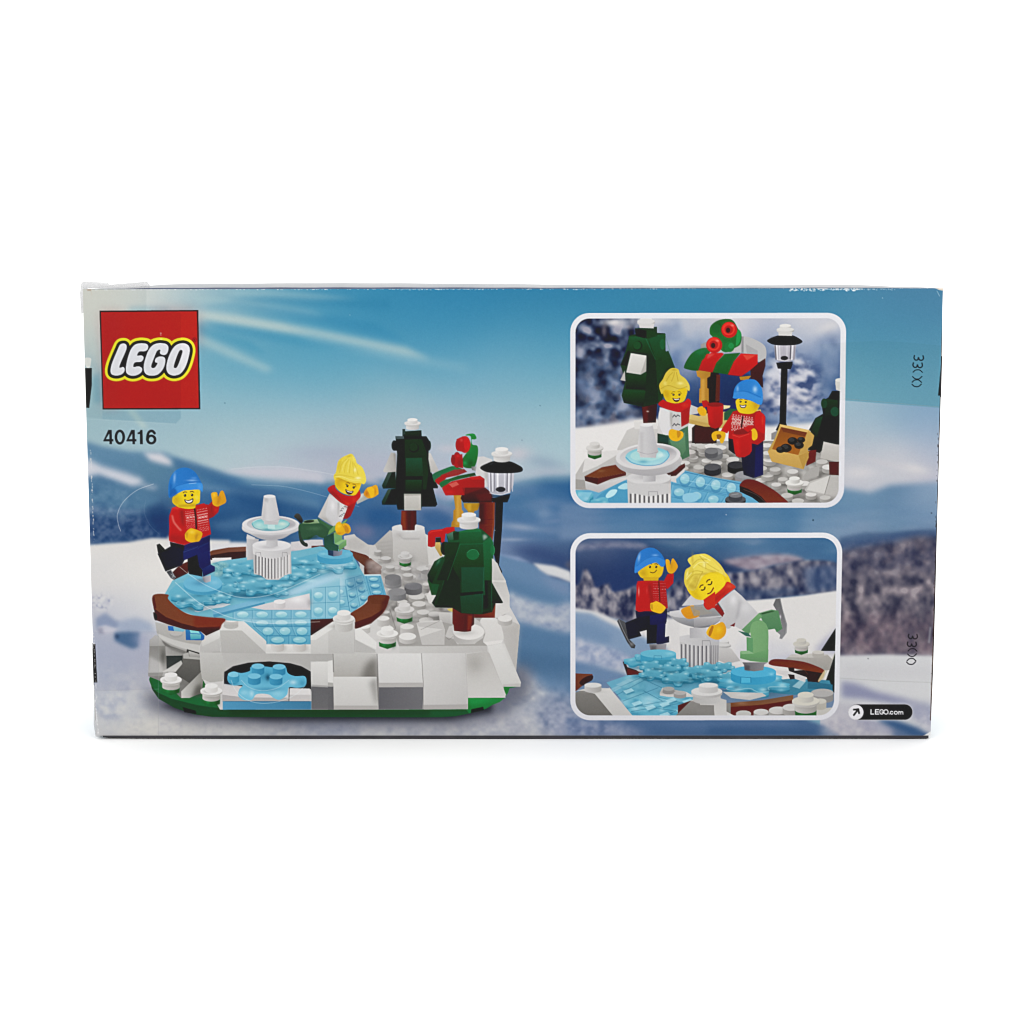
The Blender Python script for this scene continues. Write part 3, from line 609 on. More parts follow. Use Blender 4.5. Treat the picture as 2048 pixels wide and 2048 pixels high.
# irregular ice plates: rounded lobes with lit tops and dark undersides
NL = [0]
def lobe(w, x, y, rx, ry, top='66b8d0', side='3c96b4', hl='aedde6', h=.8):
    NL[0] += 1; ph = NL[0]*1.7; k = 3+NL[0] % 2
    th = np.linspace(0, 2*math.pi, 18, endpoint=False); r = 1+.2*np.cos(k*th+ph)
    up = np.stack([x+rx*r*np.cos(th), y+ry*r*np.sin(th)], 1)
    w.b('1b678e', x+rx*.1, y+ry*(1.2+h), rx*1.05, ry*.6, .55)
    for q in (1, .66, .33): w.c(side if q > .5 else '4ca6c2', *(up+(0, h*ry*q)).ravel(), c2='328cac' if q > .5 else None, d='h')
    w.c(top, *up.ravel(), c2='52a8c4'); w.b(hl, x+rx*.4, y+ry*.35, rx*.3, ry*.36, .55); w.b(hl, x-rx*.35, y-ry*.25, rx*.36, ry*.36, .4)
    w.b('3f9fc4', x, y+ry*.1, rx*.35, ry*.3, .35)
A_.c('60b2cc', 305,1560, 350,1480, 470,1420, 700,1480, 900,1380, 900,1290, 1000,1240, 1220,1180, 1640,1160, 1800,1130, 1932,1100, 2100,1060, 2200,1150, 2230,1240, 1932,1350, 1750,1440, 1500,1540, 1250,1580, 1050,1560, 950,1640, 800,1600, 700,1660, 560,1690, 420,1640, 330,1620, c2='5aaeca', d='h')
A_.p('3b94ba', 930,1540, 1050,1575, 1300,1580, 1600,1500, 1600,1540, 1300,1620, 1050,1610, a=.6, bl=10, ids=False)
A_.b('1c4f74', 1170, 1560, 180, 26, .7); A_.b('2f88ae', 1050, 1250, 120, 40, .6); A_.b('2c82aa', 880, 1330, 50, 60, .6)
mottle(A_, (760,1210, 940,1220, 900,1330, 820,1350, 790,1290), ('3c8098','7fb8ba','b0d4cc'), 10, 8, 42, a=.75, bl=10)
def flower(w, x, y, R, n=5, rot=0, sq=.40, h=.20, top='68b6ce', low='4c9fbc', side='2a7c9c'):
    """clear blue plate with rounded arms, its rim lit at the arm tips"""
    th = np.linspace(0, 2*math.pi, 60, endpoint=False); r = R*(.80+.21*np.tanh(1.5*np.cos(n*(th-rot)))/.905)
    P0 = np.stack([x+r*np.cos(th), y+sq*r*np.sin(th)], 1)
    w.b('1b5a76', x, y+h*R*1.5, R*1.05, R*sq*.9, .6)
    for q, c in ((1, side), (.7, '3f98b8'), (.35, '4ba2c0')): w.p(c, *(P0+(0, h*R*q)).ravel(), c2='2a7c9c' if q == 1 else None, d='h')
    w.p(top, *P0.ravel(), c2=low)
    for k in range(n):
        t = rot+2*math.pi*k/n; cx, cy = x+R*.74*math.cos(t), y+sq*R*.74*math.sin(t)
        w.b('b8e2ea', cx+R*.05, cy+R*.02, R*.13, R*.07, .7)
        if math.sin(t) > -.2: w.b('9ad2e0', cx+R*.02, cy+h*R*.6+R*.06, R*.12, R*.05, .55)
        t += math.pi/n; cx, cy = x+R*.52*math.cos(t), y+sq*R*.52*math.sin(t)
        if math.sin(t) > 0: w.b('256f8e', cx, cy+h*R*.55, R*.12, R*.06, .6)
    w.b('4a9cb8', x-R*.1, y, R*.3, R*.12, .5)
    w.l('c4e8ee', R*.02, *(P0+(0, R*.015))[4:26].ravel(), a=.5)
for q in ((2090,1190,245,6,.3),(1660,1200,150,5,.9),(1850,1230,150,5,.2),(1060,1270,170,5,.5),(1330,1290,150,5,.1),(1690,1310,170,5,.6),(940,1390,170,5,.9),(1480,1400,180,5,.3),(1240,1460,190,5,.7),(930,1490,150,5,0),(1490,1510,120,5,.5),(580,1580,250,6,.25),(880,1590,110,5,.8)):
    flower(A_, *q)
for x, y, rx, ry in ((800,1450,60,22),(1010,1540,120,18),(1330,1480,90,16),(1560,1400,110,16),(1250,1300,80,18),(1700,1230,90,14),(640,1560,70,20),(470,1600,60,22),(930,1370,60,16),(1820,1230,70,16),(1460,1560,100,14),(1640,1450,60,14)): A_.b('2a7290', x, y, rx, ry, .55)
for x, y, rx, ry in ((1700,1330,70,22),(1560,1450,80,22),(1820,1400,90,26),(960,1290,50,16),(1120,1420,60,16),(860,1560,70,20),(560,1610,60,20),(1300,1380,60,16),(1960,1300,70,30),(1750,1190,50,14)): A_.b('c4e8ee', x, y, rx, ry, .6)
A_.p('dfeaf0', 1480,1560, 1700,1470, 1932,1380, 2200,1290, 2240,1340, 1932,1450, 1650,1560, bl=22, a=.5, ids=False); A_.p('e8eef2', 1980,1230, 2200,1180, 2260,1230, 2050,1280, bl=14, a=.5, ids=False)
# pedestal discs under the skaters
A_.stud(676, 1430, 208, 92, 34, '66b6d6', '4aa2c6', '3f96bc'); A_.b('8ccbe2', 800, 1420, 60, 30, .6); A_.b('3b82aa', 640, 1430, 90, 30, .55)
B_.stud(890, 1830, 285, 80, 90, '5fb2d2', '3f9cc4', '4ba6c8'); B_.b('8fd0e0', 700, 1830, 80, 26, .6); B_.b('7ac4de', 1090, 1830, 60, 40, .5)
# --- front rim
use('pond_rim#3')
A_.c('74432f', 140,1560, 300,1550, 305,1600, 400,1690, 520,1760, 700,1790, 910,1810, 880,1870, 830,1935, 600,1925, 400,1860, 240,1790, 160,1720, c2='83412e', d='h')
A_.l('c79a88', 5, 230,1785, 380,1850, 520,1885, 560,1890, curve=True, a=.75)
D_.p('4b1f19', 135,175, 250,260, 400,320, 560,360, 770,350, 770,380, 640,440, 590,400, 430,378, 270,330, 155,290, c2='431a16', d='h')
D_.p('5d2c20', 120,80, 140,60, 160,170, 135,190); D_.c('2c1814', 130,215, 165,240, 160,290, 140,280)
D_.p('7a3024', 520,255, 700,270, 840,278, 790,310, 770,360, 560,355, 520,345, a=.8, bl=8, ids=False)
use('pond_rim#4')
E_.c('6a3c2c', 385,340, 560,340, 565,400, 520,500, 430,580, 330,630, 245,665, 240,560, 160,560, 210,505, 300,450, 360,400, c2='7a4430')
E_.p('683a2a', 385,340, 562,340, 560,420, 400,420); E_.p('47201a', 500,400, 565,340, 560,450, 470,560, a=.5, bl=8, ids=False)
E_.p('4a2018', 240,600, 400,545, 520,470, 500,520, 400,610, 245,668, a=.8)
E_.p('4a241b', -15,570, 40,560, 60,680, -15,680)
D_.p('4c2419', 1650,282, 1862,274, 1870,310, 1690,436, 1650,436, c2='3a1c16')
use('snow_base')
# right white gable with its stud
D_.p('d6d4d1', 1650,440, 1862,302, 1932,290, 1932,640, 1862,612, 1650,610, c2='c4c2bf')
E_.p('c9c7c4', -15,690, 40,660, 235,665, 238,900, -15,900, c2='bdbbb8')
D_.p('dedcd9', 1650,436, 1690,436, 1870,305, 1862,370, 1700,480, 1650,480)
E_.p('c6c4c1', 240,660, 300,660, 450,800, 445,895, 240,892, c2='d2d0cd'); E_.p('dedcd9', 236,670, 290,650, 450,790, 448,860, 245,765); E_.p('b9b7b4', 243,765, 440,868, 440,888, 243,888)
E_.l('6a6763', 3, 238,670, 240,888, 445,892, a=.6)
E_.b('9a9793', 90, 640, 110, 26, .6); E_.stud(135, 590, 86, 34, 70, 'dad8d5', 'cdcbc8', 'b0ada9'); E_.stud(133, 560, 104, 40, 14, 'dddbd8', 'cfcdca', 'b5b2ae'); E_.b('aaa7a3', 110, 570, 60, 16, .6); E_.stud(135, 508, 65, 28, 48, 'e4e2df', 'dbd9d6', 'c6c3c0')
# --- fine arcs that show how the skaters spin
keep()
A_.l('e9f1f3', 5, 430,1255, 530,1335, 700,1445, 900,1530, 1050,1575, 1200,1583, 1400,1552, 1600,1480, 1932,1330, curve=True, a=.7)
A_.l('e9f1f3', 5, 380,1420, 560,1580, 690,1670, 900,1770, 1040,1812, 1250,1850, 1500,1858, 1932,1840, curve=True, a=.75)
A_.l('d9dde4', 4, 980,205, 1200,185, 1400,178, 1600,187, 1932,235, 2100,270, 2350,345, curve=True, a=.8)
A_.l('b9cfdf', 4, 1200,372, 1500,385, 1700,420, 1932,480, 2200,560, 2350,605, curve=True, a=.7)
L3.l('dfe3ea', 3, 490,226, 380,268, 290,345, 250,430, 258,500, 272,540, curve=True, a=.75)
L3.l('8fa9c4', 2, 440,330, 428,400, 445,460, 480,515, 530,560, curve=True, a=.5)
# ---- helpers for toy figures
SKIN = 'e9cd24'; NAVY = '20285c'
def face(w, x, y, k, rot=0, smile='grin', lash=False, tilt=0):
    """printed face: x,y between the eyes, k = eye distance"""
    r = math.radians(rot); cs, sn = math.cos(r), math.sin(r)
    def R(*v): return [q for i in range(0, len(v), 2) for q in (x+k*(v[i]*cs-v[i+1]*sn), y+k*(v[i]*sn+v[i+1]*cs))]
    if smile == 'asleep':
        for sx in (-1, 1):
            w.l('3a2618', k*.13, *R(sx*.5-.26,.02, sx*.5-.1,.14, sx*.5+.1,.14, sx*.5+.26,0), curve=True); w.l('5a3a18', k*.12, *R(sx*.5-.22,-.34, sx*.5,-.42, sx*.5+.24,-.34), curve=True)
        w.l('a0402c', k*.14, *R(-.45,.82, -.15,.9, .1,.85, .45,.7), curve=True); w.l('5a2418', k*.06, *R(-.48,.8, -.1,.87, .5,.66), curve=True); return
    for sx in (-1, 1):
        p = R(sx*.5, 0); w.e('241a10', p[0], p[1], k*.17, k*.19); g = R(sx*.5-.05, -.06); w.e('f2ead8', g[0], g[1], k*.055)
        w.l('4a3018', k*(.07 if lash else .1), *R(sx*.5-.24, -.42-(.03*sx), sx*.5, -.5, sx*.5+.26, -.42+.03*sx), curve=True)
        if lash: w.l('2a1c10', k*.07, *R(sx*.5+sx*.1,-.14, sx*.5+sx*.34,-.2))
    if smile == 'grin':
        w.c('2a1a12', *R(-.62,.55, -.3,.68, .1,.68, .6,.48, .58,.9, .3,1.15, -.2,1.16, -.52,.95)); w.c('efe9e0', *R(-.5,.68, -.2,.78, .15,.77, .5,.62, .46,.86, .22,1.03, -.18,1.04, -.42,.9))
        w.l('b8b0a8', k*.04, *R(-.45,.8, .0,.9, .48,.74), a=.7)
    elif smile == 'laugh':
        w.c('3a1410', *R(-.66,.55, -.3,.68, .1,.7, .6,.56, .5,.95, .2,1.22, -.2,1.2, -.5,.95)); w.c('f0eae2', *R(-.55,.64, -.3,.74, .1,.76, .5,.66, .4,.84, .1,.9, -.3,.88)); w.b('c06050', *R(0,1.08), k*.26, k*.1, .6)
    else: w.l('3a2214', k*.09, *R(-.45,.85, -.1,.95, .25,.86, .5,.6, .55,.5), curve=True)

def knit(w, ox, oy, ux, uy, vx, vy, rows=9, cols=7, c='f2e0da', gap=True):
    """white jumper pattern: dots and little crosses on the parallelogram o,u,v"""
    f = lambda a, b: (ox+ux*a+vx*b, oy+uy*a+vy*b)
    L = math.hypot(ux, uy)
    for b, kind in ((.02,'d'),(.12,'l'),(.24,'z'),(.36,'x'),(.5,'z'),(.6,'l'),(.7,'d'),(.8,'p'),(.87,'p'),(.94,'p')):
        n = cols
        if kind == 'l': w.l(c, L*.05, *f(.02, b), *f(.98, b), a=.75); continue
        for i in range(n):
            t = (i+.5)/n+(.5/n if kind == 'p' and int(b*100) % 2 else 0)
            x, y = f(min(.98, t), b)
            if kind == 'x': 
                s = L*.075
                if i % 2: w.l(c, L*.055, x-s,y-s, x+s,y+s, a=.9); w.l(c, L*.055, x-s,y+s, x+s,y-s, a=.9)
                else: w.l(c, L*.05, x,y-s*1.2, x,y+s*1.2, a=.8)
            elif kind == 'z': w.l(c, L*.05, x-L*.05,y+L*.03, x,y-L*.04, x+L*.05,y+L*.03, a=.85)
            else: w.e(c, x, y, L*.036, a=.85)

# ------------------------------------------------------------------ fountain
use('fountain')
A_.p('c2c0c2', 1145,925, 1280,955, 1225,1170, 1150,1180, c2='b0aeb0', d='h'); A_.p('cfcdce', 1150,900, 1240,940, 1230,960, 1145,950)
A_.p('cac8c8', 1210,1020, 1620,1020, 1628,1325, 1560,1340, 1490,1392, 1360,1390, 1300,1345, 1225,1330, c2='bdbbbb', d='h')
A_.p('8f8d8f', 1215,1040, 1300,1140, 1310,1340, 1225,1330, a=.45, bl=24, ids=False)
for i in range(11):
    x = 1240+i*34; y0 = 1110+45*math.sin(i/10*math.pi); y1 = 1320+62*math.sin(i/10*math.pi)
    A_.p('6f6c6e' if i < 7 else '9a9898', x,y0+10, x+13,y0+10, x+13,y1, x,y1); A_.p('e2e0df', x+13,y0, x+33,y0, x+33,y1+4, x+13,y1+4, c2='c6c4c4', d='h')
A_.p('d4d2d2', 1210,1020, 1620,1020, 1622,1110, 1560,1140, 1415,1160, 1270,1140, 1214,1110, c2='c2c0c1', d='h')
for x in (1245, 1530): A_.l('6a686a', 4, x,1175, x,1095, x+50,1098, x+56,1140, a=.8)
A_.e('dddbdc', 1415, 1022, 206, 58); A_.b('a9a7aa', 1380, 1040, 120, 26, .6)
A_.p('c9c7c9', 1362,940, 1478,940, 1480,1030, 1420,1048, 1355,1030, c2='b8b6b8', d='h')
A_.c('cbc9cb', 1160,790, 1101,812, 1106,862, 1180,900, 1290,950, 1405,968, 1530,948, 1620,900, 1704,860, 1711,812, 1650,790, c2='b2b0b3'); A_.p('9a989c', 1200,905, 1405,930, 1610,900, 1530,945, 1405,962, 1280,945, a=.5, bl=12, ids=False)
A_.e('dad8d8', 1406, 800, 308, 98, c2='cfcdcf'); A_.p('d3d1d2', 1098,800, 1714,800, 1708,850, 1600,895, 1406,912, 1200,895, 1102,850, c2='c6c4c6', d='h', ids=False)
A_.e('dcdadb', 1406, 796, 306, 92); A_.e('b4b1b6', 1410, 792, 262, 76, c2='cdcbcd'); A_.b('8f8c94', 1600, 800, 70, 34, .6)
A_.e('6fbfc8', 1404, 792, 204, 62, c2='a9d6d2'); A_.l('3f9cac', 8, 1205,790, 1230,830, 1300,855, 1404,862, 1520,850, 1590,815, 1606,785, curve=True, a=.8); A_.l('d4eeee', 6, 1215,770, 1260,745, 1330,733, a=.8); A_.b('dfe8d8', 1530, 790, 60, 26, .7); A_.b('c8e4dc', 1280, 800, 50, 30, .6); A_.b('2f8c9c', 1370, 850, 60, 14, .6)
A_.p('c4e2e0', 1370,800, 1450,800, 1450,845, 1375,845, a=.8)
A_.p('d9d7d7', 1330,495, 1455,495, 1504,740, 1490,765, 1480,800, 1335,795, 1332,765, 1302,738, c2='c4c2c4', d='h'); A_.p('aaa8ab', 1325,540, 1345,540, 1350,760, 1305,740, a=.5, bl=10, ids=False); A_.p('9f9da0', 1332,500, 1380,520, 1375,560, 1330,545, a=.5, bl=6, ids=False)
A_.e('e0dedf', 1392, 496, 63, 19); A_.l('a3a1a4', 4, 1304,742, 1400,765, 1502,742, curve=True, a=.7); A_.p('b8b6b9', 1334,760, 1482,770, 1480,800, 1336,796, a=.6)

# ------------------------------------------------------------------ skater in the blue hat
def skater_a():
    use('printed_skater', 'trousers')
    A_.p('14182e', 322,985, 480,1020, 520,1080, 470,1120, 330,1040)
    A_.p('232c64', 480,1018, 752,915, 752,995, 620,1042, 470,1110, c2='1c2454', d='h'); A_.l('4a5490', 4, 480,1070, 620,1035, 748,985, a=.5)
    A_.p('171c30', 190,1112, 335,1030, 470,1060, 480,1180, 450,1235, 400,1255, 275,1303, c2='171c38', d='h')
    A_.p('232d68', 465,1085, 752,990, 755,1080, 620,1125, 520,1165, 470,1185, c2='1e2860', d='h'); A_.l('56609a', 5, 470,1095, 610,1045, 620,1035, a=.6); A_.l('5a66a0', 4, 625,1055, 640,1040, 745,990, a=.5)
    A_.p('131728', 512,1165, 620,1120, 640,1250, 672,1285, 672,1358, 530,1330, 516,1290); A_.p('232c66', 615,1120, 752,1080, 762,1228, 668,1280, 640,1255, c2='1d2658'); A_.p('2a3474', 668,1275, 762,1228, 806,1250, 806,1300, 680,1360, c2='1c2452')
    use('printed_skater', 'skate')
    A_.p('2b2d2a', 180,1015, 212,1004, 265,1060, 272,1085, 195,1105, c2='181a1a'); A_.l('5c605a', 5, 195,1020, 250,1085, a=.6)
    A_.p('3a3c42', 285,1305, 335,1285, 385,1360, 372,1398, 330,1372, c2='6a6c72'); A_.l('b0b2b8', 8, 335,1290, 365,1345, 350,1365, a=.8); A_.l('c8cad0', 6, 335,1330, 385,1365, a=.7)
    A_.p('8f929c', 668,1360, 762,1340, 762,1408, 712,1424, 690,1415, c2='b6b8c0', d='h'); A_.p('5a5c66', 600,1390, 690,1370, 700,1420, 640,1415, a=.4, bl=8, ids=False)
    use('printed_skater')
    A_.p('ba1c1c', 690,580, 740,585, 785,540, 800,585, 857,605, 842,665, 790,715, 735,740, c2='98141a'); A_.b('da4038', 815, 640, 26, 40, .5)
    A_.p('c9201e', 318,700, 345,622, 420,592, 510,625, 600,590, 690,570, 722,600, 765,902, 650,950, 480,1018, 400,1000, 315,970, c2='b81a1c', d='h')
    A_.c('c01e1e', 318,700, 370,640, 430,690, 440,760, 520,850, 505,920, 540,980, 470,1010, 370,990, 315,965, 316,830); A_.p('7f1216', 425,650, 470,640, 480,830, 445,780, 435,700, a=.7, bl=9, ids=False); A_.p('8a1418', 320,900, 500,930, 540,985, 470,1015, 320,970, a=.45, bl=16, ids=False)
    A_.l('f0a898', 18, 348,705, 365,770, 410,830, 440,860, curve=True, a=.65, bl=5); A_.b('e85a4c', 400, 620, 70, 20, .5); A_.b('8e1216', 770, 620, 16, 60, .7)
    knit(A_, 485, 660, 100, -15, 14, 190, cols=6); knit(A_, 612, 640, 112, -22, 20, 250, cols=7)
    A_.l('4a1410', 20, 588,632, 600,720, 606,838); A_.l('8a6a60', 5, 588,650, 602,800, a=.6)
    use('printed_skater', 'hand')
    A_.c('e3a81e', 765,470, 790,452, 828,455, 838,500, 850,480, 868,440, 898,442, 925,520, 922,562, 880,588, 830,606, 785,585, 775,540, c2='d1941a', d='h'); A_.p('b87810', 838,500, 860,470, 870,520, 850,580, 825,590, a=.6, bl=6, ids=False); A_.b('f6cf50', 800, 480, 20, 30, .6)
    A_.c('e8b81e', 490,890, 540,840, 600,850, 665,880, 668,920, 640,975, 600,985, 545,990, 495,965, 484,930, c2='d9a21a', d='h'); A_.p('b07d10', 590,920, 615,890, 630,900, 600,980, a=.7, bl=5, ids=False); A_.p('a8760e', 485,885, 520,880, 505,960, a=.6, bl=6, ids=False); A_.b('f6d858', 560, 880, 40, 26, .6)
    use('printed_skater', 'head')
    A_.c(SKIN, 352,510, 352,565, 400,605, 440,620, 520,632, 590,622, 602,585, 640,560, 647,480, 640,425, 560,420, 440,440, 380,480, c2='e2c41e'); A_.p('b88a10', 350,510, 420,480, 420,600, 360,570, a=.65, bl=20, ids=False); A_.p('b08410', 410,590, 600,575, 600,605, 420,612, a=.6, bl=6, ids=False); A_.b('f6e25a', 610, 510, 26, 40, .6)
    face(A_, 523, 484, 76, -4)
    use('printed_skater', 'hat')
    A_.c('2b7ed4', 312,505, 306,400, 325,300, 380,222, 450,190, 525,194, 592,236, 642,312, 674,385, 670,452, 640,424, 560,426, 470,434, 400,468, 345,500, c2='2672c8', d='h')
    A_.c('2f86de', 314,500, 322,440, 400,380, 520,352, 650,352, 676,385, 670,448, 640,422, 560,426, 470,434, 400,468, 345,500, c2='3a92e4', d='h'); A_.c('1a5cae', 314,500, 322,450, 370,405, 400,468, 345,500, a=.8, bl=8)
    A_.l('1b60b4', 5, 318,445, 400,382, 520,350, 600,346, a=.8); A_.b('8fbcee', 372, 300, 16, 62, .75, 4); A_.b('8cbcf0', 560, 325, 60, 12, .8); A_.b('6aaaf0', 580, 300, 40, 14, .5); A_.l('c0dcf6', 5, 530,360, 605,353, a=.8); A_.b('1a5cae', 330, 400, 20, 70, .6); A_.b('57a4f0', 640, 400, 24, 40, .5)
skater_a()

# ------------------------------------------------------------------ skater with the red scarf
def skater_b():
    K = 'printed_skater#2'
    use(K, 'trousers')
    B_.p('3c6845', 600,1250, 830,1380, 1010,1330, 1090,1270, 1080,1300, 1000,1420, 870,1480, 770,1530, 760,1440, 640,1340); B_.p('7aa468', 870,1380, 1010,1320, 1090,1265, 1060,1320, 880,1460, 780,1525, 775,1480, c2='6a9658')
    B_.c('36593f', 325,1345, 500,1330, 640,1335, 740,1390, 790,1450, 760,1540, 720,1575, 640,1560, 580,1530, 480,1590, 430,1600, 330,1590, 300,1470, c2='34573e'); B_.p('9db890', 360,1340, 400,1290, 600,1270, 640,1335, 480,1345, c2='7c9a70'); B_.e('2a3a24', 470, 1308, 86, 22, -6)
    B_.b('4c7452', 560, 1420, 120, 40, .6); B_.p('24402c', 440,1570, 580,1530, 640,1560, 460,1600, a=.6, bl=8, ids=False)
    B_.p('2a4a3e', 708,1560, 780,1530, 870,1490, 870,1660, 945,1700, 940,1790, 770,1770, 715,1720, c2='2f5a48'); B_.p('7fae72', 868,1490, 1000,1440, 1005,1600, 880,1670, c2='6c9c64'); B_.p('7cac70', 945,1695, 1070,1600, 1072,1690, 950,1790, c2='5f8c58'); B_.p('8cba7e', 880,1668, 1000,1600, 1070,1598, 945,1690)
    use(K, 'skate')
    B_.c('4a4a46', 230,1230, 260,1185, 310,1185, 350,1240, 372,1300, 340,1335, 270,1270, c2='2c2c2c'); B_.c('2f4a3a', 300,1470, 330,1460, 350,1560, 400,1640, 440,1660, 452,1695, 430,1715, 370,1690, 320,1620, c2='3a3e3c')
    B_.p('2c4260', 770,1765, 860,1780, 870,1870, 780,1850); B_.p('6a7088', 860,1775, 960,1790, 1010,1760, 1000,1840, 960,1860, 860,1872, c2='8f93a0', d='h')
    use(K, 'sweater')
    B_.p('b5b3ae', 1230,940, 1340,850, 1400,890, 1440,935, 1240,1030, c2='a4a7a0', d='h'); B_.p('d8d8d6', 1280,870, 1340,850, 1350,900, 1260,960, a=.7, bl=8, ids=False)
    B_.p('c9c6c4', 800,860, 960,950, 1100,1060, 1090,1150, 1010,1290, 990,1330, 860,1385, 612,1235, c2='c2bfbd'); B_.p('d8d6d6', 920,980, 1090,1060, 1080,1130, 1000,1290, 930,1320, 930,1100)
    B_.c('d3d1d2', 800,910, 870,920, 940,980, 950,1060, 930,1180, 950,1260, 1000,1290, 890,1370, 800,1310, 740,1200, 770,1020, c2='c9c7c8'); B_.b('eceaea', 850, 1060, 40, 90, .7); B_.p('97958f', 620,1235, 760,1260, 860,1380, 800,1360, a=.6, bl=14, ids=False); B_.p('9a9794', 935,1000, 960,1000, 950,1250, 935,1200, a=.7, bl=8, ids=False)
    for x, y in ((1050,1068),(1010,1100),(990,1135),(1035,1180),(975,1225),(1000,1205),(1055,1200)): B_.l('4a4a50', 9, x-18,y+6, x,y-10, x+16,y+4, a=.8)
    use(K, 'hand')
    B_.c('dc961a', 1350,850, 1400,770, 1470,745, 1560,725, 1590,850, 1560,890, 1500,925, 1430,935, 1370,900, c2='e2a81c', d='h'); B_.b('b86a10', 1400, 860, 36, 50, .7); B_.c('f0c02a', 1400,780, 1470,750, 1520,800, 1520,880, 1470,930, 1440,860, a=.75); B_.b('c07c10', 1535, 830, 16, 60, .6)
    B_.c('ebb820', 905,1350, 960,1310, 1000,1345, 1060,1335, 1120,1370, 1145,1450, 1110,1500, 1060,1500, 1000,1530, 930,1510, 890,1440, c2='dba018', d='h'); B_.c('c98a12', 1040,1370, 1080,1380, 1110,1440, 1100,1490, 1070,1480, 1045,1420); B_.b('f8d850', 950, 1380, 40, 40, .6); B_.b('b8780e', 950, 1500, 70, 24, .6); B_.l('a8700c', 8, 1000,1350, 1040,1420, 1070,1500, curve=True, a=.6)
    use(K, 'head')
    B_.c('e8c41e', 890,640, 890,730, 960,820, 1060,870, 1200,890, 1260,830, 1300,740, 1300,660, 1100,600, 920,600, c2='edc81e', d='h'); B_.p('b88410', 885,640, 980,640, 980,800, 900,740, a=.6, bl=30, ids=False); B_.p('b98a12', 930,600, 1100,640, 1290,690, 1280,720, 1060,680, 930,650, a=.6, bl=14, ids=False)
    face(B_, 1138, 748, 104, 14, 'laugh', True)
    use(K, 'scarf')
    B_.c('b5221e', 770,800, 800,750, 880,720, 900,780, 980,850, 1080,890, 1200,890, 1260,830, 1280,800, 1300,900, 1240,980, 1160,1060, 1090,1060, 960,990, 840,880, c2='c22a24', d='h'); B_.c('da4a3a', 1000,960, 1060,1000, 1120,1010, 1080,1040, bl=8, a=.6); B_.c('7c1416', 800,820, 880,840, 960,930, 1060,1040, 900,920, 820,860, bl=10, a=.5); B_.b('d83a32', 1200, 950, 60, 60, .55)
    B_.p('a81f22', 1100,1060, 1230,990, 1200,1080, 1140,1220, 1085,1262, 1015,1268, 1060,1160, c2='8f1c20'); B_.b('7a1216', 1100, 1080, 50, 20, .6)
    use(K, 'hair')
    B_.c('e2cc4a', 870,560, 900,520, 920,420, 940,340, 1000,280, 1080,240, 1140,218, 1180,240, 1220,310, 1240,370, 1320,430, 1365,520, 1388,620, 1380,680, 1345,710, 1300,690, 1200,690, 1060,650, 930,600, 890,650, 868,610, c2='ead654', d='h')
    for v in ((960,520, 1000,380, 1080,300), (1040,520, 1060,400, 1110,310), (1120,530, 1130,420, 1140,330), (1190,540, 1180,430, 1170,350), (1260,560, 1230,450, 1190,370)): B_.l('c4a430', 8, *v, curve=True, a=.6)
    for v in ((1000,500, 1030,390, 1090,310), (1090,510, 1105,410, 1130,330)): B_.l('f4e88a', 8, *v, curve=True, a=.6)
    B_.l('c8a93a', 10, 880,570, 980,560, 1100,580, 1200,600, curve=True, a=.6); B_.l('f2e680', 12, 900,590, 1000,590, 1150,640, 1300,650, curve=True, a=.7); B_.b('c8aa34', 960, 400, 30, 110, .5, 14); B_.b('f6f0b0', 1210, 480, 26, 40, .8); B_.b('f6f2c0', 1260, 610, 50, 24, .8); B_.l('b89a30', 7, 900,600, 1060,655, 1200,695, 1300,690, curve=True, a=.55); B_.b('c4a432', 1110, 260, 50, 16, .6, -20); B_.b('f0e27a', 1190, 300, 20, 50, .6, -20)
skater_b()

# ------------------------------------------------------------------ back tree, stall, lamp, front tree
def snow_cap(w, x, y, k, key, sub):
    use(key, sub); w.stud(x, y+.55*k, .8*k, .22*k, .4*k, 'c9c7c5', 'd8d6d4', 'b8b6b4'); w.b('8f8d8b', x, y+.62*k, .8*k, .1*k, .7); w.stud(x, y+.3*k, k, .26*k, .12*k, 'dcdad8', 'd5d3d1', 'bcbab8'); w.b('aaa8a6', x-.3*k, y+.34*k, .4*k, .1*k, .6); w.stud(x, y-.1*k, .62*k, .2*k, .36*k, 'e6e4e2', 'e0dedc', 'c6c4c2')
use('pine_tree', 'trunk')
C_.p('7a3522', 358,1140, 528,1140, 530,1290, 512,1310, 508,1362, 370,1362, 365,1310, 352,1300, c2='4a1c14', d='h'); C_.p('8c4028', 365,1150, 400,1150, 405,1360, 375,1360, a=.7, bl=6, ids=False); C_.p('3a140f', 420,1145, 470,1145, 468,1360, 425,1360, a=.5, bl=8, ids=False)
use('pine_tree', 'snow')
C_.p('c6c3bf', 240,480, 290,490, 300,708, 165,706, 150,690, c2='a9a6a2', d='h'); C_.p('cfccc8', 655,480, 690,490, 785,690, 770,710, 665,700, c2='b5b2ae'); C_.p('77756f', 270,490, 300,500, 300,700, a=.5, bl=6, ids=False)
use('pine_tree')
C_.p('10241a', 370,215, 400,215, 400,300, 370,295); C_.p('5a6a6e', 370,215, 398,240, 398,270, 372,300, a=.5)
C_.p('122a1e', 290,295, 400,295, 640,295, 670,340, 665,560, 720,890, 765,1070, 745,1095, 590,1095, 580,1135, 315,1130, 300,1060, 290,880, 310,500); C_.p('4c5a5e', 292,297, 385,295, 390,325, 300,328)
C_.e('0d1c18', 276, 402, 30, 58); C_.p('0d1c18', 270,345, 320,345, 320,460, 270,460); C_.e('0f2a1c', 668, 402, 26, 58); C_.p('0f2a1c', 600,345, 670,345, 670,460, 620,460); C_.b('3a5a48', 688, 390, 6, 40, .6)
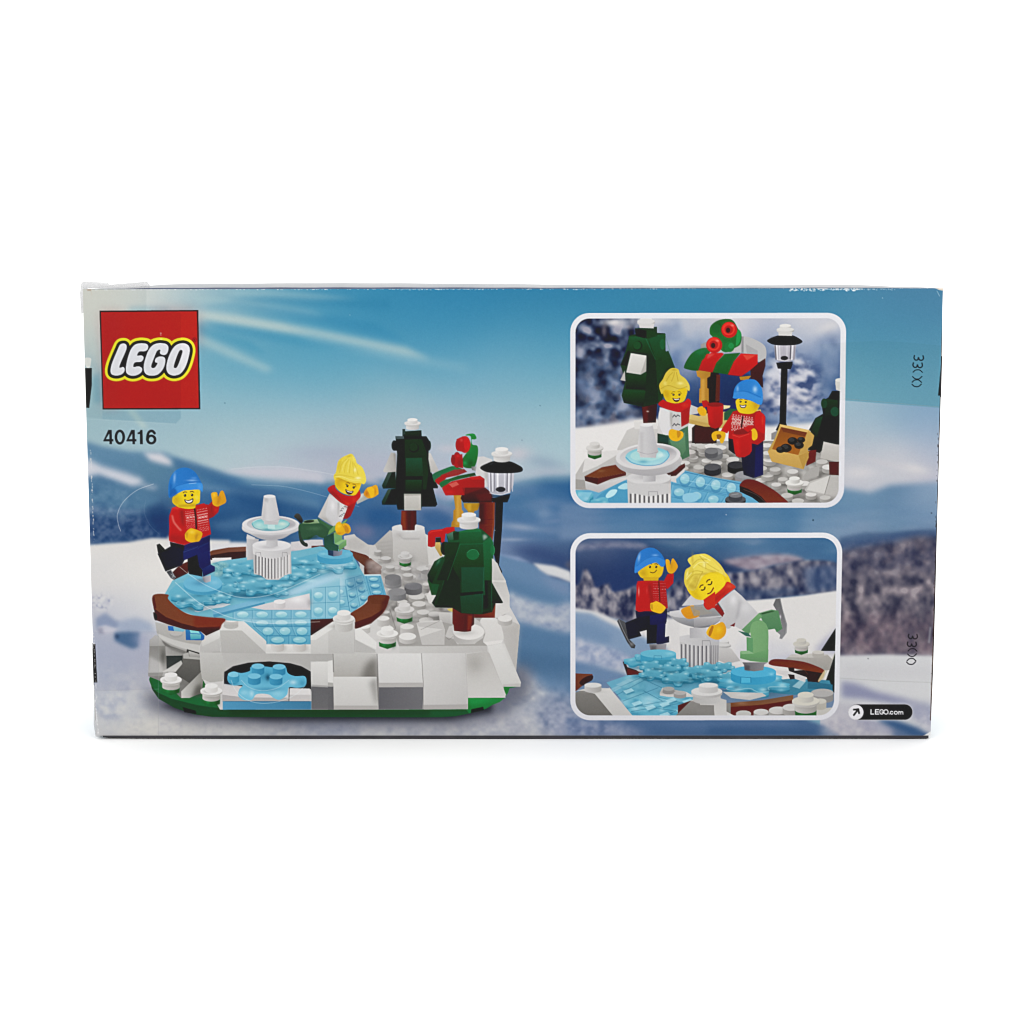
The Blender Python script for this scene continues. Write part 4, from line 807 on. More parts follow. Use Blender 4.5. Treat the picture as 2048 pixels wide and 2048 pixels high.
C_.p('1a3226', 205,708, 290,700, 300,890, 150,890, 138,860); C_.p('45564e', 205,710, 250,708, 170,890, 150,888, 138,850, c2='24382e'); C_.p('142a20', 205,900, 300,890, 300,1075, 140,1075, 135,1040); C_.p('3e5246', 205,902, 242,900, 165,1075, 142,1070, 138,1030, c2='22362c'); C_.p('0f2a1e', 665,705, 700,710, 775,870, 770,888, 690,888); C_.p('102a1e', 590,900, 715,900, 765,1070, 745,1092, 585,1095)
C_.p('154028', 398,240, 585,228, 590,330, 398,335, c2='0c2418'); C_.p('143a27', 395,335, 590,330, 620,560, 600,900, 560,945, 405,945, 400,560, c2='0f2c1d'); C_.p('163a28', 590,330, 660,520, 665,700, 640,900, 600,900, 610,560, a=.8); C_.l('24523a', 3, 400,335, 590,330, a=.8); C_.l('1f4a34', 3, 592,335, 660,540, 740,880, a=.7)
C_.e('0c2418', 500, 430, 58, 50); C_.e('12402a', 495, 424, 50, 42, a=.8); C_.l('2a6042', 4, 455,400, 500,382, 545,405, curve=True, a=.6)
C_.p('1c5038', 408,545, 590,540, 600,750, 410,752, c2='103a28'); C_.l('3a7056', 3, 598,545, 602,750, a=.6); C_.p('0a1c14', 405,752, 600,752, 592,800, 405,800, a=.9); C_.p('17422c', 405,790, 592,790, 580,948, 402,948, c2='0f2c1e')
use('pine_tree', 'snow')
C_.p('c9c6c0', 388,950, 580,950, 582,1136, 390,1138, c2='b5b2ac'); C_.p('8f8d84', 388,950, 580,950, 580,968, 390,972, a=.6)
snow_cap(C_, 484, 118, 92, 'pine_tree', 'snow')

use('market_stall', 'post')
C_.p('a8782a', 950,960, 1035,960, 1045,1130, 1062,1150, 1050,1330, 920,1330, 930,1270, 945,1250, 948,1140, 970,1120, c2='c8923a', d='h'); C_.p('d8a848', 985,970, 1010,970, 1020,1300, 975,1300, a=.6, bl=8, ids=False); C_.p('b08424', 1065,1055, 1250,1055, 1230,1130, 1185,1150, 1180,1180, 1120,1180, 1110,1145, 1070,1100); C_.p('d9b040', 1100,1070, 1150,1060, 1150,1150, 1115,1140, a=.6, bl=6, ids=False)
use('market_stall')
C_.p('cfcdcc', 1220,530, 1290,525, 1390,560, 1360,870, 1300,870, 1200,730); C_.p('b0aeac', 1290,640, 1350,680, 1350,870, 1305,760, a=.7, bl=8, ids=False)
C_.p('5a2620', 1070,880, 1310,880, 1370,930, 1400,1020, 1380,1050, 1060,1048, 1030,1000, c2='341614'); C_.p('6a2c1e', 1200,960, 1390,930, 1400,1030, 1250,1045, a=.6, bl=14, ids=False)
C_.p('5e2418', 1245,1045, 1420,1045, 1415,1300, 1390,1500, 1300,1500, 1240,1400, c2='7c3622', d='h'); C_.p('34120e', 1240,1050, 1300,1050, 1300,1300, 1240,1300, a=.6, bl=10, ids=False); C_.l('b06848', 6, 1405,1060, 1400,1290, 1385,1480, a=.6, bl=2); C_.l('3a140e', 4, 1255,1245, 1405,1240, a=.6); C_.l('b87050', 3, 1260,1305, 1400,1300, a=.5)
use('market_stall', 'awning')
C_.c('2c6a48', 710,745, 740,710, 860,660, 940,635, 1000,650, 1070,690, 900,720, 780,790, 740,820, c2='1f7a40', d='h'); C_.p('8c3a36', 850,720, 960,675, 1070,668, 1105,700, 1000,740, 860,770, 800,740, c2='9c3030'); C_.c('a82224', 745,790, 850,730, 870,765, 800,840, 790,850, 760,830)
C_.p('1f7038', 870,790, 1000,745, 1190,710, 1205,742, 1030,780, 920,810, 830,880, 790,830, c2='174a2c', d='h'); C_.c('256a3c', 790,830, 870,785, 900,815, 830,870, 815,880)
C_.p('b41f20', 830,870, 930,810, 1100,770, 1250,745, 1302,780, 1302,878, 1080,880, 1075,965, 860,968, 820,890, c2='a01a1c', d='h'); C_.p('d46a5e', 895,840, 980,808, 1015,845, 935,880, a=.75); C_.p('c8302c', 1130,755, 1250,748, 1300,785, 1160,790, a=.7); C_.p('7c1416', 1050,880, 1300,870, 1300,880, 1070,960, a=.6, bl=5, ids=False); C_.b('d8362e', 900, 930, 70, 26, .5)
use('market_stall', 'wreath')
C_.c('1f8a3c', 1085,285, 1130,268, 1185,270, 1210,315, 1190,332, 1155,335, 1165,390, 1222,410, 1225,520, 1190,640, 1130,660, 1060,640, 1050,560, 1100,480, 1140,400, 1145,300, c2='166a30'); C_.b('0f4a24', 1140, 600, 40, 40, .6); C_.l('3cb060', 6, 1100,290, 1150,275, 1190,285, curve=True, a=.6); C_.b('2c9a4c', 1080, 600, 30, 26, .7)
C_.p('6a6a6a', 1150,640, 1210,640, 1200,690, 1160,680, c2='a8a6a4', d='h')
C_.e('c01c20', 1080, 390, 62, 96); C_.p('b0181e', 985,330, 1060,295, 1080,480, 990,460); C_.e('a81820', 1000, 395, 27, 66); C_.e('d23030', 1095, 380, 30, 70, a=.6); C_.b('e05a50', 1040, 340, 26, 30, .6)
C_.e('9c161c', 990, 565, 46, 90); C_.p('a81a20', 930,510, 1050,500, 1060,660, 940,625); C_.e('8e141a', 945, 565, 24, 58); C_.b('d03a38', 1000, 520, 26, 24, .6); C_.p('7c1016', 1000,580, 1060,540, 1050,660, 1000,660, a=.5, bl=6, ids=False)
use('street_lamp', 'post')
C_.p('121316', 1425,1000, 1515,1000, 1500,1350, 1480,1600, 1465,1760, 1500,1830, 1500,1855, 1440,1760, 1400,1600, 1420,1300, c2='1c1e22', d='h'); C_.p('26282c', 1378,1000, 1590,960, 1588,985, 1562,1045, 1440,1050, 1390,1040, c2='0e0f12'); C_.l('3a3c42', 6, 1470,1060, 1455,1400, 1440,1650, a=.6, bl=2)
use('street_lamp', 'lantern')
C_.p('c4c3cc', 1340,700, 1640,700, 1630,850, 1590,940, 1480,965, 1370,945, 1335,860, c2='a9a8b4'); 
for x, c, wd in ((1355,'f0eff4',10),(1372,'55545c',8),(1390,'e6e5ea',14),(1415,'6a6872',8),(1450,'f4f3f6',22),(1500,'b8b6c0',14),(1530,'dcdbe2',14),(1560,'5a5862',10),(1580,'f2f1f5',14),(1605,'6c6a74',8),(1625,'cfcdd6',10)): C_.l(c, wd, x,715, x+(1480-x)*.04,920, a=.8, bl=2)
C_.e('1c1c20', 1485, 900, 56, 30, a=.85); C_.l('f4f3f6', 8, 1360,940, 1420,955, 1500,962, 1590,930, a=.7, bl=2); C_.l('1a1a1e', 10, 1380,975, 1480,975, 1590,955, a=.8)
use('street_lamp', 'lamp_shade')
C_.c('17181a', 1262,640, 1330,605, 1400,580, 1500,575, 1600,585, 1680,620, 1730,655, 1726,695, 1640,712, 1480,716, 1340,705, 1262,670, c2='0c0d0f'); C_.b('4a4c50', 1380, 610, 60, 14, .6, -18); C_.l('3c3e42', 4, 1265,668, 1400,704, 1600,706, 1728,680, curve=True, a=.6)
snow_cap(C_, 1498, 455, 118, 'street_lamp', 'snow')

use('red_mug')
C_.p('c22022', 660,1390, 690,1362, 820,1350, 870,1330, 960,1325, 965,1370, 945,1410, 860,1400, 845,1500, 810,1505, 800,1440, 745,1445, 740,1545, 700,1556, 658,1545, c2='b01a1e'); C_.l('e85a50', 8, 680,1395, 700,1378, 820,1362, a=.6, bl=2); C_.p('2a3020', 748,1450, 806,1446, 808,1500, 750,1500)
use('market_stall', 'counter')
C_.p('cdb06a', 745,1500, 800,1500, 822,1650, 800,1660, 740,1560, c2='a88a48'); E_.p('cdb96a', 1130,470, 1185,460, 1190,500, 1150,490)
use('pine_tree#2', 'trunk')
E_.p('6a2c1c', 1185,455, 1395,455, 1392,620, 1365,640, 1362,685, 1300,692, 1200,682, 1195,625, 1184,610, c2='49190f', d='h'); E_.p('8c3c26', 1330,530, 1380,530, 1360,680, 1325,685, a=.7, bl=6, ids=False); E_.p('5f2a1c', 1390,520, 1600,415, 1592,555, 1395,555, c2='7a3826', d='h'); E_.l('a8644a', 6, 1592,430, 1585,550, a=.6, bl=2)
use('pine_tree#2')
G = C_
G.p('1a5232', 870,1410, 960,1370, 1000,1380, 1260,1345, 1370,1440, 1400,1500, 1400,1700, 1380,1932, 1300,2100, 700,2100, 655,1930, 720,1780, 830,1680, 900,1560)
E_.p('1a4c32', 942,150, 1010,20, 1060,-10, 1150,-60, 1560,-60, 1565,215, 1670,410, 1655,415, 1600,415, 1565,500, 1475,520, 1270,510, 1185,460, 1020,455, 985,410, 1080,235, 985,225, c2='0f3020')
E_.p('1c5236', 942,140, 1010,10, 1095,-40, 1060,60, 985,225, 950,190, c2='0f2f20'); E_.b('5a8868', 1050, 10, 14, 40, .6, 30); E_.p('14301f', 1095,60, 1180,-40, 1260,-60, 1260,450, 1020,455, 1100,230, c2='17331f'); E_.l('2c6a48', 4, 1200,-60, 1120,150, 1010,440, a=.8); E_.p('143a28', 1095,100, 1140,60, 1030,430, 1000,420, a=.8)
E_.p('16402c', 1480,-60, 1560,-60, 1565,480, 1480,500, c2='13352a', d='h'); E_.l('2f8050', 4, 1562,-60, 1562,300, 1565,490, a=.7); E_.p('13402a', 1565,220, 1672,408, 1600,415, 1565,415, c2='0f2c1e'); E_.p('0e1c16', 1485,100, 1520,100, 1530,460, 1485,480, a=.7, bl=8, ids=False)
G.p('1c6238', 1015,1385, 1265,1375, 1285,1515, 1025,1520, c2='15502e'); G.p('227040', 1000,1380, 1180,1340, 1240,1345, 1268,1378, 1015,1388)
G.p('175030', 1025,1520, 1285,1515, 1300,1800, 1300,1960, 1045,1960, 950,1800, 940,1700, c2='103420'); G.p('173a26', 900,1500, 1020,1500, 1010,1540, 890,1932, 760,1932, 850,1700, a=.9, c2='18301f'); G.l('38905a', 4, 1025,1522, 940,1760, 880,1932, a=.8); G.l('38905a', 4, 1025,1522, 1285,1516, a=.8)
G.p('1f6a3c', 1285,1500, 1370,1440, 1400,1500, 1395,1640, 1380,1932, 1300,1932, c2='18502e'); G.l('4aa86c', 4, 1370,1445, 1405,1510, 1410,1600, a=.6); G.e('1c6e3e', 1395, 1590, 26, 60); G.l('7ac89a', 4, 1405,1545, 1415,1590, 1405,1640, curve=True, a=.7)
G.p('5c7a68', 870,1410, 945,1380, 950,1470, 900,1480, c2='2c5a40'); G.p('0f3a24', 945,1390, 1010,1380, 1010,1470, 950,1480); G.e('0f2f20', 845, 1570, 42, 76); G.p('123a26', 845,1495, 910,1500, 910,1640, 850,1645); G.l('3c7a58', 5, 812,1540, 820,1600, a=.6); G.p('d8dcd8', 1280,1420, 1310,1410, 1340,1440, 1290,1480, a=.6, bl=6, ids=False)
G.e('134628', 1172, 1650, 80, 70); G.e('1c6a3c', 1168, 1640, 72, 60); G.l('5ab47c', 5, 1105,1620, 1150,1585, 1210,1590, 1240,1640, curve=True, a=.6)
G.p('1c5236', 1040,1790, 1300,1790, 1310,2100, 1045,2100, a=.8); E_.p('1c4f38', 1268,68, 1490,66, 1478,300, 1275,318, c2='18452f'); E_.l('3c7e5c', 4, 1488,70, 1478,298, a=.7); E_.p('0a1410', 1262,315, 1480,298, 1478,345, 1265,355); E_.p('1a4a34', 1258,345, 1478,320, 1474,516, 1440,522, 1270,510, c2='15412c'); E_.l('34745a', 4, 1476,325, 1472,500, a=.6)
use('pine_tree#2', 'snow')
G.p('d0cdca', 1385,1680, 1450,1740, 1530,1932, 1390,1932, c2='c0bdba'); 
snow_cap(G, 1124, 1200, 132, 'pine_tree#2', 'snow')
# ------------------------------------------------------------------ inset pictures
def rquad(q, rad):
    q = np.array(q, float).reshape(4, 2); out = []
    for i in range(4):
        p, a, b = q[i], q[i-1], q[(i+1) % 4]
        u = (a-p)/np.linalg.norm(a-p); v = (b-p)/np.linalg.norm(b-p)
        for t in np.linspace(0, math.pi/2, 10):
            out.append(p+rad*(u*(1-math.sin(t))+v*(1-math.cos(t))))
    return np.array(out)
F_ = Win(1130, 610, 4.6); G_ = Win(1400, 610, 4.6); H_ = Win(1130, 1050, 4.83); I_ = Win(1400, 1050, 4.829)
def inset(part, outer, inner, ro, ri, paint):
    use(part, 'frame')
    P.p('e3e3e8', *rquad(outer, ro).ravel(), c2='dddce2')
    S, SI = CAN.copy(), IDS.copy()
    q = rquad(inner, ri); bx = (0, 0, CW, CH)
    use(part); P.p('7088a8', *q.ravel())
    paint(part)
    m = coverage([q], bx)
    CAN[:] = S*(1-m[..., None])+CAN*m[..., None]; IDS[:] = np.where(m > .5, IDS, SI)

def cobbles(w, pts, r, seed=0):
    g = np.random.RandomState(seed)
    for x, y in pts:
        k = r*(.85+.3*g.rand()); t = ('cfccc9', 'c2bfbb', 'd8d5d2')[g.randint(3)]
        w.b('5a5753', x+k*.2, y+k*.8, k*1.25, k*.5, .75); w.stud(x, y, k, k*.42, k*.62, t, 'aaa7a3', '8f8b87')

def pic1(K):
    keep()
    F_.p('e0dcdb', 60,100, 3000,100, 3000,2000, 60,2000)
    field([(120,300,'2c3354'),(400,300,'3a3f60'),(600,300,'3c4468'),(300,700,'2e3a60'),(600,800,'2c3458'),(1000,300,'8fa2be'),(1000,500,'5b78a6'),(1050,700,'3c5888'),(1150,800,'2f4a7c'),(1200,350,'8aa0c0'),
           (1300,200,'c8c6cc'),(900,180,'d8d4d4'),(1500,180,'dcd8d8'),(1700,200,'c8c6d0'),(1900,300,'8094b8'),(1900,480,'48699c'),(1800,700,'3a5a90'),(2000,250,'cccad0'),(2200,250,'e0dcda'),(2400,260,'d0ced4'),
           (2150,350,'a4aec6'),(2400,370,'7f94b8'),(2050,480,'4a6c9e'),(2400,500,'4c6c9c'),(2500,650,'3a5688'),(2500,900,'4a6898'),(2450,1050,'8ca0bc'),(1400,800,'1f2f5c'),(1600,750,'22346a')],
          (60,100, 2560,100, 2560,1130, 60,1130), 34, 1, F_)
    mottle(F_, (60,100, 700,100, 760,300, 760,900, 700,1060, 400,1090, 60,1130), ('1a1d32','262d48','3f4c6c','65738f','9c9cae'), 17, 15, 51, bl=20, soft=1.6, con=1.3, curve=False)
    mottle(F_, (60,520, 560,560, 720,980, 500,1080, 60,1100), ('181a2c','262e48','55719a','95a4bf'), 22, 24, 52, a=.55, bl=50, soft=2, con=1.3)
    F_.b('8a7f86', 360, 240, 30, 60, .6); F_.b('e0dad8', 450, 160, 120, 40, .85); F_.b('c8c6d0', 570, 200, 60, 30, .6); F_.b('b6b4c4', 130, 430, 50, 80, .6, -30); F_.b('7c94bc', 160, 760, 60, 130, .6, -20)
    mottle(F_, (760,140, 1300,140, 1300,700, 1000,700, 900,500, 800,400), ('5a78a8','93a6c2','c6c6ce'), 26, 26, 53, a=.4, bl=60, soft=3)
    F_.b('e2dedd', 760, 150, 200, 50, .7)
    # snowy tree far behind the lamp
    mottle(G_, (700,420, 880,480, 1010,540, 1130,650, 1060,760, 1160,880, 1060,1000, 700,1010, 590,960, 560,820, 590,640), ('46547e','7d89a8','b0b0c2','d0ced6','dedade'), 17, 12, 54, a=.9, bl=55, soft=1.5, con=1.35); [G_.b('33487a', *q) for q in ((930,905,110,36,.75,25),(1010,700,80,26,.7,-20),(640,900,50,60,.7),(860,600,60,24,.6,30),(1090,600,60,50,.6),(700,720,40,40,.5),(960,820,60,24,.6,15))]; [G_.b('e0dee2', *q) for q in ((900,520,80,30,.7,20),(1010,620,80,26,.7,25),(650,640,50,36,.6),(840,760,70,30,.6,30),(1000,940,60,24,.6,20),(660,820,50,26,.6,-20))]
    mottle(G_, (1080,330, 1290,330, 1290,1000, 1150,900, 1100,600), ('3a5688','6f8cb4','9fb0cc'), 18, 24, 55, a=.5, bl=50, soft=3)
    G_.b('d8d4d4', 1180, 200, 160, 60, .7, -20); G_.b('5a3440', 690, 1000, 20, 20, .3)
    F_.p('e2dfdd', 60,1135, 400,1085, 700,1040, 1300,1060, 1900,1110, 2560,1060, 2560,2000, 60,2000, bl=14, ids=False)
    G_.p('8fa6c4', 600,1000, 1000,1000, 1290,960, 1290,1060, 900,1050, 600,1070, bl=24, a=.6, ids=False)
    # snow base
    use(K, 'snow_base')
    F_.p('c9c6c3', 480,1320, 570,1150, 640,1120, 900,1110, 900,1500, 480,1500, c2='bcb9b5'); F_.p('d8d5d2', 630,1060, 850,1050, 850,1140, 640,1140)
    F_.p('bcb9b6', 90,1700, 95,1560, 180,1420, 380,1350, 600,1330, 1000,1400, 1000,1700, 200,1720); F_.p('d8d5d3', 180,1420, 380,1340, 560,1330, 300,1480, 160,1540); F_.p('a09d99', 95,1600, 190,1610, 300,1660, 190,1700, 95,1690)
    F_.p('a5a29e', 1100,1250, 3000,1250, 3000,1900, 1000,1900); mottle(F_, (1100,1250, 2560,1250, 2560,1850, 1500,1850, 1100,1600), ('6a6764','96938f','b8b5b1'), 16, 11, 56, a=.8, soft=1.5, curve=False)
    cobbles(F_, [(1150,1290),(1210,1280),(1270,1350),(1330,1310),(1180,1400),(1300,1430),(1230,1490),(1100,1450),(1150,1350),(1360,1380),(1090,1500)], 46, 1)
    cobbles(G_, [(20,1300),(100,1300),(190,1310),(220,1390),(60,1430),(150,1450),(250,1560),(560,1610),(620,1560),(690,1510),(640,1420),(760,1600),(700,1650),(850,1530),(610,1290),(560,1500),(1020,1740),(1150,1770),(800,1750),(900,1800),(960,1640),(1120,1440),(620,1360),(300,1420),(1180,1490)], 52, 2)
    for x, y, c, s in ((130,1345,'8a8a8c','6f6f71'),(115,1490,'58585c','3c3c40'),(330,1470,'3a3a3e','242428'),(400,1560,'96969a','8a8a8e')): G_.b('4a4846', x+10, y+60, 95, 40, .6); G_.stud(x, y, 78, 34, 48, c, s, s)
    F_.stud(1345, 1340, 60, 30, 40, '77777a', '5a5a5e'); F_.stud(1350, 1490, 70, 32, 50, '55555a', '333338')
    G_.p('b9b6b2', 960,1700, 1010,1620, 1190,1565, 1290,1570, 1290,1740, 1150,1745, 980,1720); G_.p('d0cdc9', 1010,1640, 1190,1568, 1145,1735, 980,1700); G_.l('55524e', 4, 1195,1568, 1145,1740, a=.8); G_.p('a9a6a2', 940,1580, 1020,1500, 1100,1480, 1090,1570, 960,1610)
    use(K, 'ice_pond')
    F_.p('64add0', 95,1700, 300,1700, 480,1620, 600,1600, 1000,1600, 1100,1520, 1400,1590, 1720,1640, 1860,1700, 2000,1820, 2000,1900, 95,1900, c2='5aa6cc')
    tile_studs(F_, (1080,1530, 1640,1650, 1560,1740, 980,1640), 4, 1, 'b9dfe6', '4a92bc', .3, .34); tile_studs(F_, (980,1650, 1640,1790, 1560,1880, 960,1760), 4, 1, 'b0dae4', '4a96c0', .3, .32)
    F_.l('2f6f9e', 6, 1080,1530, 1640,1650, 1760,1690, a=.7); F_.l('3a80b0', 6, 985,1640, 1660,1780, a=.7); F_.l('a8dcec', 6, 1060,1600, 1700,1730, a=.6)
    F_.c('4a9cc4', 300,1760, 480,1640, 570,1630, 575,1830, 300,1830); F_.c('b8e2ea', 375,1750, 420,1700, 480,1700, 450,1750, 390,1775); F_.c('a8d8e4', 490,1670, 540,1640, 572,1640, 572,1690, 500,1690); lobe(F_, 160, 1760, 90, 50); lobe(F_, 330, 1800, 80, 30); F_.c('8cc8e0', 1090,1740, 1220,1730, 1210,1800, 1100,1810); F_.p('9ad0e6', 120,1720, 250,1720, 200,1800, 120,1800, a=.5)
    use(K, 'pond_rim')
    F_.p('d3d1d0', 180,1590, 400,1620, 600,1570, 570,1600, 310,1725, 190,1690, c2='b9b7b8'); F_.p('7a452e', 178,1575, 340,1490, 480,1465, 560,1540, 310,1590, c2='6a3826', d='h'); F_.p('4c2114', 178,1575, 310,1590, 300,1650, 185,1615); F_.p('5a2a1c', 305,1590, 560,1540, 560,1565, 420,1600, 300,1650); F_.b('9a7048', 330, 1525, 40, 14, .4)
    F_.p('4a2218', 930,1540, 1100,1455, 1105,1490, 1020,1570, 960,1575); F_.p('d0cecd', 960,1575, 1020,1570, 1100,1500, 1100,1530, 1020,1600, 1025,1635, 970,1620); F_.p('5c2c1e', 980,1520, 1098,1457, 1100,1480, 1000,1545)
    G_.c('682a20', 362,1665, 415,1605, 520,1615, 660,1690, 740,1750, 810,1830, 620,1830, 540,1760, 440,1700, c2='7c3a2c'); G_.p('241414', 362,1662, 440,1690, 560,1760, 620,1830, 560,1830, 480,1770, 365,1715); G_.l('c0a898', 4, 400,1695, 520,1745, 600,1815, curve=True, a=.6)
    G_.stud(325, 1745, 62, 26, 50, '6a6c70', '3a3c40', '2c2e32'); G_.stud(325, 1785, 94, 36, 20, '55575c', '2c2e32'); G_.stud(325, 1745, 62, 26, 36, '77797e', '44464c'); G_.l('b0b2b6', 6, 290,1745, 350,1735, a=.7)
    # back tree
    use(K, 'pine_tree')
    F_.p('4a1c16', 705,910, 845,910, 835,1080, 720,1085, c2='3a140f', d='h'); F_.p('6a2c20', 715,930, 760,930, 760,1080, 725,1080, a=.6, bl=6, ids=False); F_.b('e0d8d4', 760, 978, 14, 8, .8)
    F_.p('184028', 590,280, 740,250, 920,260, 925,420, 1010,580, 990,640, 880,900, 720,935, 540,900, 520,830, 555,700, 510,550, 560,420); F_.p('143420', 740,290, 830,480, 860,900, 720,935, 740,620, 740,440); F_.p('1c5834', 585,290, 760,285, 810,480, 740,460, 590,450, c2='0f3420'); F_.p('1c5634', 760,285, 925,265, 920,440, 840,520, c2='164428')
    F_.p('164a2c', 870,450, 950,420, 1010,570, 990,640, 930,600, c2='113a22'); F_.p('16482c', 555,640, 750,620, 740,780, 560,770, c2='0c2c1c'); F_.p('164a2c', 540,780, 740,790, 720,930, 540,895, c2='0d2c1c'); F_.p('10301f', 575,420, 600,420, 570,560, 510,550); F_.p('164228', 645,215, 845,200, 848,285, 760,310, 650,285); F_.p('0e2c1c', 645,215, 750,235, 750,310, 650,285)
    F_.e('0e3420', 668,375,44,46); F_.e('17502e', 662,370,36,38); F_.e('1c5e38', 898,360,26,50); F_.l('4a9064', 4, 740,300, 830,500, a=.6); F_.l('3a7a54', 4, 920,270, 1005,575, a=.5)
    F_.p('dcd9d5', 605,442, 748,465, 746,610, 695,640, 562,620, c2='c9c6c1'); F_.p('b0ada8', 748,465, 746,610, 690,638, 720,560); F_.p('b9b6b2', 550,600, 555,700, 508,690)
    F_.stud(745,130,55,16,40,'e4e2e0','dddbd9','c2c0bd'); F_.stud(745,150,80,24,16,'d8d6d4','d0cecc','b0aeac'); F_.p('d2d0ce', 680,170, 820,170, 815,215, 685,210)
    # market stall
    use(K, 'market_stall')
    G_.c('b9b8b8', 10,400, 60,340, 200,300, 380,285, 500,315, 600,385, 600,510, 530,520, 380,440, 0,440); G_.p('8f8e90', 380,290, 400,290, 400,440, 380,440); G_.p('a5a4a5', 420,360, 530,420, 530,510, 430,440, a=.8); F_.p('9c9a9a', 1250,360, 1320,330, 1330,400, 1250,400)
    G_.p('3a1c16', 60,600, 180,600, 175,880, 150,1270, -75,1270, -75,1130, 60,1000, c2='2a120e', d='h'); G_.p('2a3c6a', 170,620, 470,640, 470,900, 180,910, c2='243460'); G_.p('4f2a20', 460,580, 600,490, 600,560, 575,650, 580,760, 470,700, c2='3c1c14'); G_.p('5a2e22', 150,640, 185,640, 180,880, 140,890)
    F_.p('c08a38', 1205,600, 1342,608, 1335,655, 1308,672, 1308,762, 1322,770, 1322,900, 1232,900, 1235,770, 1245,762, 1245,672, 1215,655, c2='a87830', d='h'); F_.p('dca850', 1255,680, 1285,680, 1285,890, 1250,890, a=.6, bl=6, ids=False); G_.p('b08028', 360,660, 470,650, 440,690, 370,690)
    F_.p('d9be78', 1140,1000, 1230,1020, 1320,990, 1800,960, 1820,1100, 1560,1120, 1370,1140, 1140,1085, c2='c4a55e'); F_.p('b89650', 1140,1050, 1370,1100, 1400,1140, 1140,1090, a=.7); F_.p('4a2a1c', 1200,1110, 1370,1140, 1360,1275, 1190,1270); G_.p('44241a', -50,1120, 180,1120, 130,1270, -50,1275); G_.p('2f5c40', 220,990, 280,950, 340,960, 330,1050, 220,1060); G_.p('e0d0a0', 215,920, 280,925, 270,945, 215,960)
    F_.c('1f6a34', 1095,560, 1160,450, 1250,400, 1330,400, 1330,440, 1260,520, 1230,600, 1120,590, c2='185a2c'); F_.p('2c7a44', 1180,430, 1260,398, 1320,400, 1250,460, a=.7, bl=8, ids=False); F_.p('c42222', 1225,600, 1260,510, 1340,440, 1450,440, 1400,520, 1360,615, c2='a81c1e')
    G_.p('c92424', 0,570, 60,450, 200,440, 220,450, 150,530, 115,620, 0,600, c2='ac1a1c'); G_.p('1c6a30', 115,618, 150,530, 225,450, 370,440, 310,520, 260,640, c2='175a2a'); G_.p('d0221f', 255,640, 310,520, 375,445, 530,455, 530,540, 460,600, 380,655, c2='b81a1a'); G_.p('e05a4a', 390,455, 520,460, 430,510, a=.7, bl=4); G_.p('e0766a', 70,450, 140,448, 60,500, a=.5, bl=6, ids=False); G_.l('8a1416', 5, 255,640, 380,655, a=.6)
    G_.c('1a6a30', 90,260, 100,190, 170,140, 260,128, 310,150, 350,220, 380,270, 370,360, 310,400, 270,430, 200,420, 120,300, c2='1c7434'); G_.b('0f4420', 170, 200, 40, 50, .6); G_.c('279648', 345,230, 378,260, 365,340, 330,370); G_.e('1c7a38', 270,385,46,48); G_.e('2c9c50', 285,375,26,26, a=.6); G_.e('1a6430', 150, 215, 40, 44)
    for x, y in ((268,228),(130,368)): G_.e('c21c1c', x, y, 74, 74); G_.e('e23a30', x-6, y-8, 60, 60); G_.e('b8181a', x-4, y-2, 38, 38); G_.e('4a0c0e', x-10, y+4, 20, 24); G_.b('f49a8c', x+30, y-40, 20, 12, .6)
    # lamp
    use(K, 'street_lamp')
    G_.p('17181b', 745,580, 805,580, 790,1080, 800,1120, 720,1160, 695,1150, 730,1080, c2='222429', d='h'); G_.p('1c1d20', 700,530, 850,520, 850,545, 835,590, 715,585); G_.p('c0bcc4', 680,370, 885,365, 870,490, 830,520, 720,520, 690,480, c2='a9a5b0')
    for x, c in ((690,'5a5862'),(705,'f0eef2'),(730,'dcd8e0'),(770,'b0acb8'),(800,'cfccd4'),(835,'4a4852'),(850,'f2f0f4'),(872,'8a8692')): G_.l(c, 11, x,375, x+(780-x)*.1,500, a=.8, bl=2)
    G_.e('26242a', 775, 488, 34, 20); G_.l('f0eef2', 5, 710,500, 780,515, 850,495, a=.7)
    G_.c('141517', 622,320, 700,285, 780,275, 860,282, 935,325, 930,350, 860,368, 700,368, 632,345); G_.b('4a4c50', 690, 300, 40, 10, .6)
    G_.stud(785, 190, 52, 16, 40, 'e4e2de', 'd8d6d2', 'b8b6b2'); G_.stud(785, 225, 80, 20, 14, 'dad8d4', 'cfcdc9', 'aaa8a4'); G_.p('d0ceca', 720,245, 848,245, 845,285, 722,282)
    G_.p('8f8c8c', 655,1180, 720,1150, 720,1230, 655,1240)
    # crate of coal, right tree
    use(K, 'pine_tree#2')
    G_.p('10261b', 1215,790, 1290,790, 1290,1280, 1160,1290, 1100,1360, 990,1330, 1060,1180, 1000,1150, 1060,1040, 1130,1000, 1115,890, 1180,850); G_.p('183c2a', 1160,860, 1290,880, 1290,1060, 1140,1060, c2='0f2a1c'); G_.p('1c4430', 1060,1040, 1130,1020, 1080,1200, 1000,1330, 1010,1180, c2='0f281c'); G_.e('1a4430', 1140,905,28,46); G_.e('204e38', 1240,980,40,44); G_.p('c9c5c0', 1135,1255, 1290,1290, 1275,1445, 1105,1410, c2='b5b1ab'); G_.p('55261a', 1185,1440, 1290,1440, 1280,1565, 1190,1560); G_.stud(1290,690,46,18,40,'e0deda','d0ceca'); G_.p('cfcdc9', 1245,715, 1295,715, 1295,795, 1250,780)
    use(K, 'crate')
